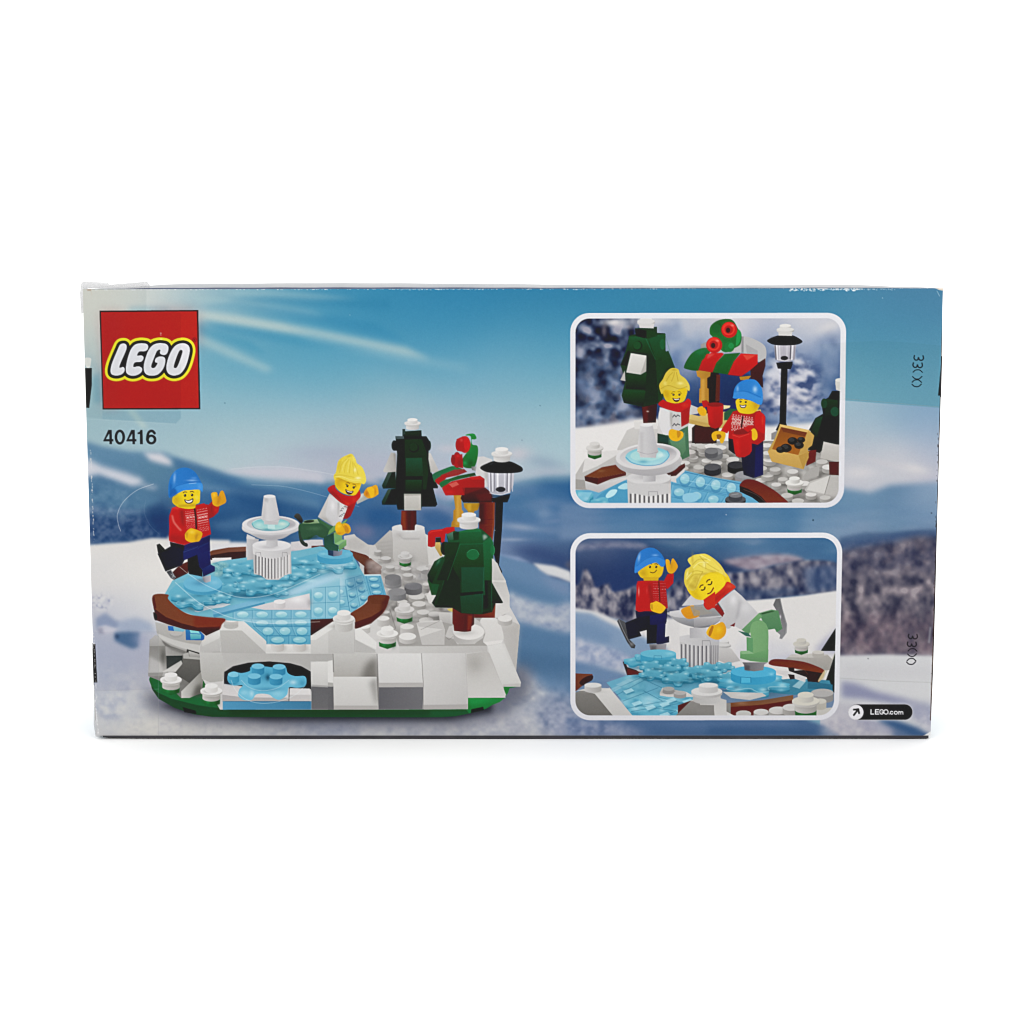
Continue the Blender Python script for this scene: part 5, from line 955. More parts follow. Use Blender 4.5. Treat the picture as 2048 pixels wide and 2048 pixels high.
    G_.p('6a2c1c', 990,1340, 1070,1330, 1060,1440, 975,1480); G_.p('c9a458', 735,1095, 1000,1150, 1050,1200, 1030,1290, 990,1320, 1000,1400, 950,1510, 660,1440, 622,1345, 690,1220, c2='b8914a'); G_.p('8a4e1c', 745,1120, 985,1170, 900,1385, 660,1330, c2='a8662c'); G_.p('6a3812', 745,1120, 985,1170, 960,1210, 760,1165, a=.7); G_.p('d0a85c', 622,1345, 660,1325, 905,1380, 1005,1345, 950,1510, 655,1435, c2='c09a50'); G_.p('b08840', 905,1385, 1005,1345, 950,1510, a=.7); G_.p('dcb870', 730,1095, 1000,1150, 985,1172, 745,1122)
    for x, y, r in ((790,1315,52),(850,1250,46),(910,1290,44),(740,1330,40),(930,1240,36)): G_.e('262626', x, y, r, r*.75); G_.e('3c3c3c', x-8, y-10, r*.6, r*.4); G_.l('6a6a6a', 3, x-r*.6,y-r*.3, x,y-r*.6, a=.7)
    # woman with the mug
    W = K
    use(W, 'printed_figure#2')
    F_.p('3a5f48', 850,1180, 960,1200, 1130,1110, 1140,1330, 1145,1390, 1080,1420, 1000,1380, 850,1300, c2='4a7656', d='h'); F_.p('62926a', 960,1240, 1100,1170, 1110,1330, 1070,1400, 1000,1350, c2='4f7c58'); F_.p('28443a', 850,1180, 950,1210, 950,1290, 850,1280)
    F_.p('c6c2c0', 1140,910, 1240,950, 1220,1000, 1140,1010); F_.p('cfccca', 870,940, 1000,960, 1140,920, 1135,1110, 950,1195, 850,1165, c2='c2bfbd', d='h'); F_.c('d8d6d6', 865,980, 900,955, 960,980, 965,1040, 975,1130, 950,1190, 900,1180, 860,1080); F_.p('8a8680', 965,990, 985,985, 985,1150, 968,1110, a=.5, bl=6, ids=False)
    for y in (1020, 1100): F_.l('3a3a40', 8, 990,y+10, 1005,y-10, 1020,y+8, 1035,y-8, 1055,y+2, a=.8)
    F_.c('e2aa24', 1215,955, 1260,930, 1300,970, 1290,1015, 1240,1010); F_.c('e6b024', 955,1160, 980,1140, 1020,1150, 1080,1165, 1085,1210, 1040,1250, 985,1245, 955,1210); F_.c('b87c12', 1030,1160, 1060,1165, 1060,1200, 1035,1220, a=.7)
    F_.c('e0c024', 905,760, 905,830, 940,890, 1010,905, 1080,890, 1110,850, 1118,760, 1000,700); F_.p('a87c10', 900,770, 960,790, 960,880, 910,840, a=.5, bl=14, ids=False); face(F_, 1024, 824, 54, 0, 'laugh', True)
    F_.c('b81e1e', 858,905, 900,870, 930,885, 1010,905, 1090,890, 1130,860, 1158,890, 1140,960, 1060,985, 960,965, 880,935, c2='c42622', d='h'); F_.p('a81a1e', 1065,980, 1150,930, 1138,1085, 1070,1120); F_.b('da4438', 1100, 920, 40, 24, .5)
    F_.c('d2b840', 865,740, 900,680, 930,620, 980,580, 1040,590, 1060,640, 1110,680, 1145,740, 1140,790, 1090,760, 1010,790, 920,780, 890,820, c2='dcc652', d='h')
    for v in ((930,700, 960,650, 990,620), (980,700, 1000,650, 1005,620), (1040,700, 1030,650, 1025,620)): F_.l('a88a26', 7, *v, curve=True, a=.5)
    F_.l('b0922c', 9, 880,770, 950,740, 1050,770, 1120,750, curve=True, a=.5); F_.b('f2ea9c', 1060, 720, 30, 16, .7); F_.b('f0e488', 920, 720, 20, 24, .5); F_.b('a88c28', 1000, 595, 30, 12, .5)
    # man with the mug
    use(W, 'printed_figure')
    G_.p('12172e', 260,1220, 580,1240, 580,1560, 490,1590, 400,1560, 380,1400, 300,1360, 262,1330, c2='1a2348', d='h'); G_.p('1f2a5c', 510,1310, 580,1280, 580,1560, 500,1590, a=.9)
    G_.p('b51a1c', 300,980, 350,965, 420,1000, 550,970, 600,1030, 595,1240, 530,1285, 260,1225, 265,1100, c2='a8181a', d='h'); G_.p('c02420', 210,1120, 300,985, 300,1080, 250,1180, 190,1160); G_.c('c4221e', 520,990, 590,1010, 598,1100, 590,1180, 530,1150, 500,1090); G_.b('e05044', 575, 1060, 14, 60, .5)
    knit(G_, 295, 1005, 195, 30, -15, 150, cols=8, c='d8b0a8'); G_.l('4a1212', 16, 392,1030, 380,1120)
    G_.c('e0ac22', 110,1180, 150,1158, 215,1165, 235,1190, 215,1260, 190,1270, 170,1230, 130,1250, 108,1220); G_.c('7c4c08', 150,1195, 185,1190, 195,1215, 165,1235, a=.8); G_.c('e6b428', 470,1150, 500,1135, 525,1170, 525,1225, 490,1245, 470,1210)
    G_.c('e6c824', 335,870, 330,920, 345,970, 380,995, 470,1000, 520,970, 548,920, 545,860, 420,840, c2='dcb81e', d='h'); G_.p('a87c10', 480,880, 545,870, 545,930, 500,970, a=.5, bl=14, ids=False); face(G_, 396, 890, 48, 4)
    G_.c('2a7cd0', 305,835, 320,760, 370,705, 440,683, 510,690, 560,750, 577,830, 570,905, 540,915, 480,885, 400,862, 320,860, c2='3088de', d='h'); G_.c('3a90e2', 303,840, 330,795, 420,800, 540,850, 575,840, 568,905, 540,915, 480,885, 400,862, 310,858, a=.85); G_.b('8cc0f4', 345, 770, 14, 30, .7); G_.b('b8dcf8', 505, 775, 24, 34, .8); G_.l('1c62b4', 5, 320,800, 430,795, 560,850, curve=True, a=.6)
    use(W, 'red_mug')
    F_.p('b01a1c', 1258,880, 1300,875, 1340,910, 1340,950, 1270,925); G_.p('c01e20', 62,925, 100,905, 180,898, 215,915, 206,1090, 184,1122, 140,1136, 100,1126, 78,1095, c2='a8161a'); G_.e('8e1216', 140, 915, 74, 20); G_.p('b81c1e', 15,890, 50,880, 75,930, 30,945); G_.p('d8362c', 80,960, 110,950, 115,1090, 90,1080, a=.5, bl=8, ids=False)
    use(W, 'red_mug#2')
    G_.p('c81e1e', 295,1190, 330,1160, 440,1130, 475,1160, 476,1340, 456,1372, 410,1398, 360,1402, 330,1388, 316,1350, c2='b0161a'); G_.e('8c1014', 385, 1165, 80, 26, -8); G_.p('c42020', 400,1140, 440,1105, 490,1105, 480,1140, 440,1170); G_.l('e86a5c', 8, 300,1195, 360,1215, 450,1185, a=.5, bl=2); G_.p('e0403a', 320,1230, 360,1240, 370,1380, 340,1380, a=.5, bl=10, ids=False)
    # fountain in front
    use(W, 'fountain')
    F_.p('c6c4c4', 570,1590, 972,1560, 975,1840, 580,1840, c2='b4b2b2', d='h'); F_.e('d3d1d1', 770, 1590, 202, 60); F_.b('a09ea0', 740, 1580, 120, 30, .5)
    for i in range(9): F_.p('6a686a', 595+i*42,1735, 612+i*42,1735, 612+i*42,1840, 595+i*42,1840); F_.p('dedcdb', 612+i*42,1728, 634+i*42,1728, 634+i*42,1840, 612+i*42,1840)
    F_.p('c8c6c6', 575,1640, 972,1640, 972,1730, 770,1760, 580,1720); F_.l('77757a', 4, 770,1780, 768,1715, 850,1715, 850,1770, a=.8); F_.l('77757a', 3, 598,1770, 598,1720, a=.6)
    F_.p('c9c7c8', 718,1560, 832,1560, 832,1620, 718,1630, c2='aaa8aa', d='h')
    F_.c('cfcccb', 468,1420, 475,1480, 560,1535, 760,1570, 960,1540, 1055,1470, 1062,1390, 900,1300, 600,1300, c2='a9a7a9'); F_.e('dddbdb', 764, 1390, 298, 120, -4, c2='d2d0d0'); F_.e('bcb9bb', 764, 1385, 262, 98, -4, c2='d3d0d1'); F_.b('8f8c92', 940, 1340, 90, 40, .6)
    F_.e('78c2d2', 758, 1390, 204, 84, -3, c2='a5d6dc'); F_.e('b0dcd8', 750, 1380, 150, 56, -3, a=.7); F_.l('4a9cc8', 8, 560,1400, 620,1450, 740,1475, 880,1460, 955,1390, 940,1340, curve=True, a=.8); F_.b('d8ece8', 880, 1380, 50, 26, .7); F_.b('3a94b4', 720, 1440, 50, 20, .5)
    F_.p('d3d1d1', 690,1105, 805,1105, 858,1350, 840,1370, 835,1405, 690,1400, 685,1370, 662,1345, c2='b5b3b6', d='h'); F_.e('dedcdc', 747, 1103, 58, 16); F_.l('8f8d90', 4, 665,1345, 760,1370, 856,1350, curve=True, a=.7); F_.p('9c9a9d', 685,1160, 720,1170, 715,1390, 690,1390, a=.35, bl=10, ids=False)
    shrub_in(F_, 272, 1290, 80, W, 'd3d0cd'); shrub_in(G_, 868, 1610, 84, W, 'e0deda')

def shrub_in(w, x, y, k, part, top):
    use(part, 'snowy_shrub#'+str(len(KEYS)))
    w.p('1a7038', x-.8*k,y+.8*k, x+.8*k,y+.8*k, x+.78*k,y+1.35*k, x,y+1.6*k, x-.75*k,y+1.35*k, c2='125a2a'); w.b('2fa050', x-.3*k, y+1.1*k, .2*k, .25*k, .4)
    w.stud(x, y+.5*k, .8*k, .28*k, .4*k, 'c9c6c2', 'c2bfbb', '9f9c97'); w.b('99968f', x, y+.72*k, .8*k, .12*k, .5); w.stud(x, y+.25*k, k, .34*k, .12*k, top, 'cbc8c4', 'a9a6a0'); w.stud(x, y-.2*k, .58*k, .22*k, .38*k, top, top, 'b5b2ad')

def pic2(K):
    keep()
    field([(120,180,'5a7298'),(400,180,'5f6f92'),(700,180,'3a5680'),(1100,180,'44688f'),(1450,170,'40678f'),(1800,180,'3f6f9c'),(2150,160,'3a6a98'),(2600,180,'3d6c98'),(200,330,'24355f'),(600,330,'22386a'),(1100,330,'2a4670'),(1400,300,'34557f'),
           (1800,300,'6c7f9e'),(2200,330,'5a7698'),(2560,320,'48709a'),(500,520,'2a3c6c'),(1150,480,'2f4470'),(1600,430,'2a3c66'),(2560,500,'3c5a88'),(1700,260,'5f7fa2')],
          (60,100, 2640,100, 2640,760, 60,900), 34, 1, H_)
    mottle(H_, (100,190, 300,170, 560,160, 760,180, 760,225, 400,215, 100,245), ('6f7390','8a8ba2','9f9cac'), 14, 8, 61, a=.7, bl=16, soft=1.5)
    mottle(H_, (900,130, 2600,130, 2600,330, 1700,260, 1200,250, 900,190), ('2f5f8e','4a7aa2','86a0b8'), 60, 14, 62, a=.35, bl=30, soft=3)
    # frosty woods
    FR = ('2b3050','464a64','67677b','8a8692','a6a0a8')
    mottle(H_, (60,600, 140,560, 190,420, 260,500, 300,600, 420,560, 460,640, 600,620, 720,600, 720,930, 480,900, 60,800), FR, 11, 18, 63, bl=12, soft=1.4, con=1.0)
    mottle(H_, (60,760, 300,790, 460,860, 700,930, 1200,900, 1200,560, 1050,560, 980,680, 900,760, 700,760, 400,740), FR, 12, 20, 64, bl=18, a=.9, soft=1.4, con=1.0)
    mottle(I_, (230,340, 480,300, 700,280, 900,290, 1000,350, 700,390, 540,440, 300,400), ('7f6c7c','a08c98','b6a6ae'), 20, 9, 65, bl=16, a=.85, soft=1.8)
    I_.p('2a3a62', 180,340, 350,400, 440,440, 300,470, 180,440, bl=14, a=.8, ids=False)
    mottle(I_, (-100,450, 300,460, 560,430, 720,390, 1000,340, 1340,380, 1340,640, 900,680, 450,730, 200,720, -100,740), FR, 11, 17, 66, bl=12, soft=1.7, con=.95)
    I_.p('2f4670', 380,600, 600,620, 900,600, 1000,640, 700,700, 420,730, 200,720, bl=20, a=.6, ids=False); I_.p('3a5684', 1000,420, 1200,380, 1340,380, 1340,630, 1030,660, bl=24, a=.6, ids=False)
    # snow slopes
    H_.p('d6d3d2', 60,790, 300,830, 460,900, 600,960, 1000,900, 1250,860, 1400,900, 1400,1500, 60,1500, bl=12, ids=False)
    I_.p('dcd9d7', 350,735, 700,710, 1000,680, 1350,630, 1350,1500, -200,1500, -200,800, bl=7, ids=False)
    H_.p('7c97b8', 60,830, 250,850, 380,920, 560,1010, 760,1080, 1000,1200, 900,1300, 60,1400, bl=16, a=.95, ids=False); H_.p('5f82aa', 90,900, 300,960, 460,1050, 420,1150, 100,1080, bl=30, a=.5, ids=False)
    mottle(H_, (90,1100, 300,1150, 560,1230, 620,1330, 560,1400, 300,1370, 90,1310), ('8a98b8','a9b0c6','c2c2ce'), 11, 9, 67, a=.85, bl=20, soft=1.3); H_.p('5d7ea8', 60,1320, 300,1350, 560,1420, 700,1500, 60,1560, bl=20, a=.9, ids=False)
    I_.p('9a9ab8', 1150,1150, 1340,980, 1340,1250, 1100,1220, bl=24, a=.7, ids=False); I_.p('c4c4d0', 400,1100, 900,1140, 900,1300, 300,1300, bl=40, a=.5, ids=False); I_.p('b4b4c6', 650,1280, 900,1240, 1000,1300, 700,1350, bl=20, a=.6, ids=False)
    use(K, 'pine_tree')
    I_.p('18231f', 1165,1215, 1315,985, 1315,1215); I_.p('1a2622', 1180,1600, 1250,1400, 1310,1220, 1310,1620, c2='243230'); I_.l('7a8048', 8, 1180,1500, 1310,1225, a=.35, bl=3)
    use(K, 'snow_base')
    I_.p('aeaaa4', 780,1330, 880,1250, 1230,1250, 1280,1300, 1250,1400, 1000,1420, c2='9c9892'); I_.p('c2beb8', 880,1250, 1080,1240, 1240,1255, 1080,1280, 850,1275); I_.stud(1140, 1228, 56, 18, 34, 'c9c5be', 'b0aca5'); I_.l('7f7b76', 2, 1035,1255, 1035,1330, a=.5)
    I_.p('c9c6c4', 170,1170, 300,1190, 390,1310, 260,1340, 160,1300, c2='b0adac'); I_.stud(230, 1120, 50, 14, 40, 'd8d6d4', 'cccac8', 'b0aeac'); I_.stud(225, 1155, 72, 16, 16, 'd0cecc', 'c2c0be', 'a5a3a1')
    shrub_in(I_, 978, 1125, 80, K, 'c8c4ba')
    use(K, 'ice_pond')
    H_.p('66aac6', 400,1520, 600,1450, 800,1440, 1400,1440, 1500,1500, 1500,1900, 640,1900, 560,1700, c2='5cb2cc'); I_.p('3f88a4', 700,1500, 900,1480, 1250,1500, 1290,1620, 900,1640, 700,1620); I_.p('a9d0da', 890,1560, 960,1500, 1030,1500, 960,1580, a=.8); I_.p('2f6f8c', 1040,1510, 1280,1540, 1280,1590, 1040,1580)
    mottle(H_, (560,1480, 760,1450, 760,1640, 600,1680), ('2f7c98','5aa8c0','9ad2dc'), 22, 10, 68, a=.6, soft=1.2, bl=8); mottle(H_, (520,1680, 1400,1660, 1400,1840, 650,1840), ('3a8cb0','62b8d2','a5dcea','d0ecf2'), 26, 11, 69, a=.6, soft=1.5, bl=8)
    for v in ((500,1640, 760,1500, 900,1460), (470,1590, 740,1470), (560,1700, 900,1570), (600,1770, 960,1700), (640,1800, 1300,1690), (740,1480, 1000,1600), (760,1600, 940,1700), (900,1660, 1250,1750), (1000,1830, 1250,1700), (680,1740, 1100,1800)): H_.l('2a6c8c', 5, *v, a=.65); 
    for x, y in ((610,1600),(690,1720),(820,1760),(960,1730),(1120,1790),(1020,1690),(1180,1700),(960,1830)): H_.p('b8e4ee', x-50,y, x+30,y-26, x+60,y, x-20,y+30, a=.7); H_.p('3a86a4', x-20,y+30, x+60,y, x+64,y+18, x-10,y+44, a=.5)
    for x, y in ((450,1590),(560,1520)): H_.p('8cc0d2', x-70,y+20, x+60,y-40, x+100,y-20, x-20,y+40, a=.7)
    use(K, 'pond_rim')
    H_.p('74402f', 90,1430, 266,1438, 265,1490, 180,1540, 110,1600, 90,1610, c2='6a3a2c'); H_.c('3c1a14', 140,1520, 190,1470, 265,1450, 262,1495, 200,1530, 170,1550); H_.p('3a1d16', 558,1320, 580,1315, 600,1370, 690,1400, 740,1440, 600,1450); H_.p('6a2c18', 600,1380, 740,1420, 740,1440, 600,1445, a=.8)
    I_.c('6c3222', 662,1330, 710,1295, 850,1300, 1000,1320, 1120,1360, 1195,1400, 1180,1440, 1000,1400, 850,1375, 700,1355, c2='7c3c28'); I_.p('36201a', 850,1375, 910,1375, 910,1405, 1000,1400, 1190,1430, 1150,1520, 1040,1510, 1030,1470, 860,1410); I_.p('d0cdcc', 720,1400, 860,1410, 1030,1470, 1010,1515, 900,1480, 740,1430); I_.p('3a2c28', 850,1440, 910,1445, 915,1485, 870,1490); I_.l('b09078', 3, 900,1390, 1000,1390, 1040,1440, a=.6); I_.c('c4b088', 1140,1500, 1180,1430, 1210,1400, 1190,1470, 1150,1512)
    H_.p('5a241a', 1090,1740, 1230,1690, 1300,1690, 1300,1840, 1090,1840); I_.p('7a4a34', 250,1720, 600,1690, 900,1640, 900,1700, 600,1740, 250,1765, c2='8a5a3c', d='h'); I_.p('5c2218', 250,1760, 600,1735, 900,1690, 900,1760, 700,1800, 560,1840, 250,1840, c2='6a2a20'); I_.b('a87c5c', 400, 1720, 70, 20, .6)
    use(K, 'fountain')
    H_.p('d0ced0', 1220,640, 1300,640, 1380,760, 1205,780); I_.p('c9c7c9', -60,640, 40,700, 60,760, -180,780)
    H_.p('bfbdbd', 1105,1080, 1480,1080, 1487,1090, 1480,1350, 1400,1385, 1240,1390, 1115,1340, c2='b0aeae', d='h')
    for i in range(9): H_.p('77757a', 1118+i*40,1150, 1134+i*40,1150, 1134+i*40,1350+(i<8)*30, 1118+i*40,1345+(i<8)*30); H_.p('d6d4d4', 1134+i*40,1145, 1158+i*40,1145, 1158+i*40,1355+(i<8)*30, 1134+i*40,1355+(i<8)*30, c2='b5b3b4', d='h')
    H_.p('cbc9ca', 1103,1075, 1190,1058, 1400,1056, 1488,1075, 1487,1130, 1420,1160, 1300,1168, 1200,1155, 1105,1125, c2='b9b7b8', d='h'); H_.l('4a484c', 4, 1325,1180, 1325,1115, 1400,1115, 1405,1160, a=.7); I_.p('bcbabb', 100,1110, 185,1110, 180,1290, 160,1380, 105,1380, c2='a9a7a8'); 
    for i in range(4): I_.p('8a888c', 108+i*20,1160, 116+i*20,1160, 114+i*20,1370, 106+i*20,1370)
    H_.p('c6c4c6', 1240,980, 1360,980, 1355,1085, 1235,1085, c2='aaa8ab', d='h'); I_.p('b0aeb1', -100,990, 60,990, 60,1090, -100,1090, c2='c6c4c6', d='h')
    H_.c('b9b8ba', 1008,840, 1012,875, 1100,940, 1250,985, 1380,985, 1480,935, 1520,880, 1500,840, c2='7c7c80'); H_.p('d3d1d2', 1008,832, 1100,820, 1400,835, 1520,860, 1515,885, 1300,910, 1060,890, 1012,870, c2='bcbabd'); H_.l('8a898c', 4, 1010,872, 1060,890, 1300,910, 1515,888, a=.7); I_.p('a09f9f', -60,770, 180,770, 230,870, 0,890, -60,860, c2='8c8b8e'); I_.p('b4b2b4', -60,890, 220,900, 120,960, -60,990, c2='8f8d90')
    # boy in the blue hat
    use(K, 'printed_figure')
    H_.p('1a2240', 680,825, 860,830, 985,805, 985,880, 975,950, 830,1000, 690,900); H_.p('171e38', 545,955, 720,885, 850,870, 830,1000, 720,1030, 738,1070, 610,1105, c2='171b30', d='h'); H_.p('55565a', 502,925, 520,905, 580,935, 610,1090, 680,1160, 672,1190, 640,1185, 600,1130, 540,1010, c2='3a3b3e'); H_.l('9a9b9e', 6, 520,915, 560,1010, 610,1110, 640,1150, a=.7); H_.b('8a8b8e', 645, 1150, 26, 26, .7)
    H_.p('1f2a5e', 820,870, 975,850, 980,930, 940,960, 820,960, c2='1a2350'); H_.p('141a30', 788,970, 900,960, 900,1140, 790,1145); H_.p('1e2858', 890,960, 970,940, 965,1080, 1005,1072, 1005,1130, 900,1155, 880,1140, c2='192048')
    H_.p('77757a', 812,1150, 980,1145, 970,1220, 830,1225, c2='9a98a0', d='h'); H_.p('4a484c', 830,1165, 880,1165, 880,1222, 835,1222, a=.6, bl=6, ids=False)
    H_.p('b81c20', 950,545, 990,470, 1050,465, 1045,560, 985,620); H_.p('c42022', 700,540, 800,530, 950,535, 975,600, 992,800, 860,835, 680,820, 690,640, c2='a8181c', d='h'); H_.c('bc1e20', 700,550, 790,550, 810,640, 840,740, 850,800, 770,830, 690,820, 690,650); H_.p('7c1216', 800,570, 825,570, 850,740, 830,760, a=.6, bl=8, ids=False); H_.b('f0a090', 712, 640, 9, 50, .75); H_.b('dc5a50', 790, 630, 10, 50, .4)
    knit(H_, 845, 540, 60, 0, 5, 200, cols=4); knit(H_, 915, 535, 55, -2, 12, 235, cols=4); H_.l('6a2a1c', 12, 905,545, 915,735)
    H_.c('e4ac20', 970,340, 990,328, 1010,345, 1015,380, 1030,330, 1050,325, 1088,390, 1075,430, 1040,465, 1000,460, 980,420, c2='d8981c', d='h'); H_.p('a8700e', 1015,380, 1040,350, 1030,430, a=.5, bl=5, ids=False); H_.c('eab626', 822,760, 850,745, 890,735, 960,780, 970,805, 930,850, 880,845, 830,820); H_.p('b07c10', 820,765, 845,760, 850,820, 828,810, a=.6)
    H_.c('e6c422', 712,430, 720,490, 760,515, 840,525, 910,505, 942,460, 945,380, 850,360, c2='dfb81e', d='h'); H_.p('d2a61a', 755,500, 905,500, 900,535, 760,535); H_.p('a87c10', 715,440, 780,420, 790,500, 730,490, a=.5, bl=14, ids=False); face(H_, 850, 402, 60, 0, 'smirk')
    H_.c('2b7cd4', 670,450, 680,350, 720,260, 790,220, 860,222, 920,265, 960,330, 962,385, 930,400, 880,362, 810,380, 740,420, 690,458, c2='2672ca', d='h'); H_.c('3486de', 670,450, 690,390, 780,320, 880,300, 960,335, 962,388, 935,400, 880,362, 810,380, 740,420, 692,458, a=.85); H_.b('a8ccf4', 715, 310, 14, 44, .7, 10); H_.b('7cb4f2', 870, 290, 34, 14, .7); H_.l('1c60b4', 5, 690,395, 780,325, 880,302, 955,330, curve=True, a=.6)
    # ice plates
    use(K, 'ice_pond')
    lobe(H_, 670, 1310, 90, 34); lobe(H_, 720, 1270, 50, 24)
    H_.stud(900, 1240, 172, 40, 66, '62b8d2', '3a9cc0', '4aa8c8'); H_.b('9ad8e4', 1010, 1240, 50, 20, .5); H_.l('1f5f80', 4, 858,1300, 860,1260, 930,1262, 932,1290, a=.7)
    H_.c('3c96b2', 760,1320, 1000,1300, 1100,1330, 1180,1370, 1460,1380, 1470,1510, 1280,1520, 1020,1530, 920,1500, 790,1470, 750,1400, c2='2f8cb0')
    for q in ((1090,1320,110,5,.4),(830,1350,120,5,.2),(1390,1370,120,5,.7),(1000,1390,130,5,.8),(1240,1400,120,5,.1),(840,1430,130,5,.5),(1090,1470,160,5,.3),(1390,1450,160,5,.6)): flower(H_, *q, top='62b2ca', low='469cb8', side='287a98')
    for q in ((230,1360,110,5,.3),(100,1440,130,5,.6),(260,1460,110,5,0)): flower(I_, *q, top='62b2ca', low='469cb8', side='287a98')
    flower(I_, 525, 1520, 350, 6, .26, sq=.26, h=.17, top='56b4d4', low='3f9fc2', side='2a86ac')
    I_.stud(515, 1415, 218, 56, 70, '4ab2da', '2f98c4', '3aa4d0'); I_.b('9adcf0', 690, 1440, 30, 20, .5); I_.l('1f6488', 4, 392,1530, 396,1468, 490,1472, 492,1520, a=.8); I_.p('4ab8de', 398,1470, 486,1474, 484,1520, 396,1524); I_.b('a5def0', 290, 1560, 40, 14, .6)
    for x, y, rx, ry in ((900,1390,70,16),(1020,1420,60,16),(1140,1520,110,16),(960,1510,80,14),(1300,1440,60,16),(1230,1490,70,14),(1420,1520,90,14),(800,1480,60,16)): H_.b('1f5f78', x, y, rx, ry, .6)
    for x, y, rx, ry in ((260,1600,60,10),(520,1640,60,10),(680,1600,60,10),(130,1470,70,14)): I_.b('1c6080', x, y, rx, ry, .6)
    # girl bowing over the fountain
    use(K, 'printed_figure#2')
    I_.p('68686a', 705,770, 730,712, 775,708, 800,820, 840,960, 835,1040, 790,1100, 765,1095, 775,1060, 740,1030, 790,980, 770,880, c2='8a8a8c'); I_.l('b8b8ba', 5, 770,712, 800,830, 835,970, 825,1050, a=.6); I_.b('e8e8ea', 775, 885, 8, 20, .8)
    I_.p('5c8f60', 565,850, 690,815, 755,825, 795,1000, 740,1035, 720,1000, 660,1010, 600,920, c2='4f8458'); I_.p('3a5a3c', 590,850, 690,828, 720,832, 600,862); I_.p('76a672', 400,1010, 565,850, 600,880, 500,1000, 470,1060, c2='5a9060'); I_.p('3a6a5c', 365,1020, 460,1040, 500,1080, 440,1070); I_.p('7aa874', 480,1010, 488,965, 510,935, 540,920, 570,916, 605,925, 640,955, 657,1000, 660,1080, 654,1325, 600,1325, 480,1312, 500,1230, 462,1210, 492,1090, c2='74a270', d='h'); I_.p('5f9c66', 448,1080, 510,1090, 510,1230, 450,1220); I_.p('70a26e', 388,1220, 515,1240, 660,1200, 655,1322, 480,1310, 386,1285, c2='5f9260'); I_.p('8ab486', 390,1215, 470,1212, 520,1240, 400,1245); I_.l('4a7c50', 4, 480,1010, 500,940, 560,918, 620,930, 655,985, curve=True, a=.5)
    I_.p('6a686c', 408,1325, 655,1325, 620,1345, 610,1400, 520,1412, 430,1400, 425,1350, c2='8c8a8e', d='h'); I_.p('44424a', 430,1350, 480,1355, 480,1408, 432,1400, a=.6, bl=6, ids=False)
    H_.c('e0981e', 1120,820, 1180,785, 1240,775, 1250,810, 1300,830, 1290,880, 1200,905, 1150,880, c2='d48c18'); H_.p('a8680c', 1240,800, 1255,830, 1230,880, a=.6, bl=4, ids=False); I_.p('9a948c', -100,780, 40,790, 120,850, -60,880, a=.8)
    I_.p('4a4a4c', 180,690, 240,680, 240,820, 200,860, 160,760, a=.9); I_.p('cbc9cb', 170,740, 330,620, 400,680, 560,850, 400,1010, 310,960, c2='c0bec0'); I_.c('c9c7c8', 260,680, 340,650, 380,720, 370,840, 340,930, 270,1000, 190,930, 235,850, 240,760, c2='bbb9bb'); I_.b('e4e2e4', 320, 720, 40, 60, .7); I_.p('8f8d92', 380,720, 400,740, 370,880, 340,930, a=.5, bl=8, ids=False); I_.b('dedcde', 440, 800, 60, 60, .5); I_.p('7a3038', 290,970, 340,940, 330,980)
    I_.c('eab61e', 60,1040, 100,970, 150,960, 215,935, 250,990, 240,1060, 180,1105, 110,1090, c2='dc9c18', d='h'); I_.c('b8780c', 80,1050, 110,975, 130,985, 100,1070); I_.b('f4d040', 180, 1010, 36, 40, .5)
    H_.c('e8c628', 1290,590, 1330,700, 1380,730, 1500,640, 1600,560, 1520,440, 1340,480); I_.c('e9c922', -130,600, -60,700, 40,720, 130,660, 220,600, 240,540, 190,460, 60,440, -60,520, c2='f0d42c', d='h'); I_.p('b8901a', -100,600, -40,640, 20,720, -50,700, a=.5, bl=14, ids=False)
    face(I_, 62, 585, 84, -38, 'asleep')
    I_.c('c02c24', 35,750, 100,700, 180,640, 230,590, 265,545, 340,590, 320,620, 240,680, 160,760, 90,815, 50,800, c2='d23e2c', d='h'); I_.p('a01f1e', 130,790, 170,760, 235,850, 215,885, c2='7c1a1a'); I_.b('e86048', 280, 590, 30, 20, .5); I_.p('8c1a1a', 60,760, 230,640, 300,590, 240,660, 100,770, a=.5, bl=8, ids=False); H_.p('c8341f', 1335,720, 1449,640, 1449,800, 1360,800)
    H_.c('dcc648', 1150,500, 1165,430, 1215,390, 1225,300, 1300,278, 1380,285, 1500,380, 1560,500, 1470,450, 1350,470, 1260,620, 1190,620, 1155,570, c2='e2cc5c', d='h'); I_.c('e8d456', -130,600, -60,450, -120,330, 0,278, 70,290, 140,360, 210,440, 215,475, 160,450, 80,460, 20,500, -20,560, -60,530, c2='ecd85c', d='h')
    for v in ((1230,380, 1290,330, 1370,330), (1200,470, 1260,440, 1330,450), (1180,540, 1240,480, 1300,470), (1260,600, 1300,500, 1330,450), (1300,300, 1350,360, 1360,420)): H_.l('b89c34', 8, *v, curve=True, a=.55)
    for v in ((1240,410, 1300,360, 1380,360), (1170,520, 1220,460), (1310,290, 1400,340)): H_.l('f6eea0', 9, *v, curve=True, a=.6)
    for v in ((20,330, 80,380, 180,440), (-20,380, 60,420, 150,445)): I_.l('c0a43a', 8, *v, curve=True, a=.5)
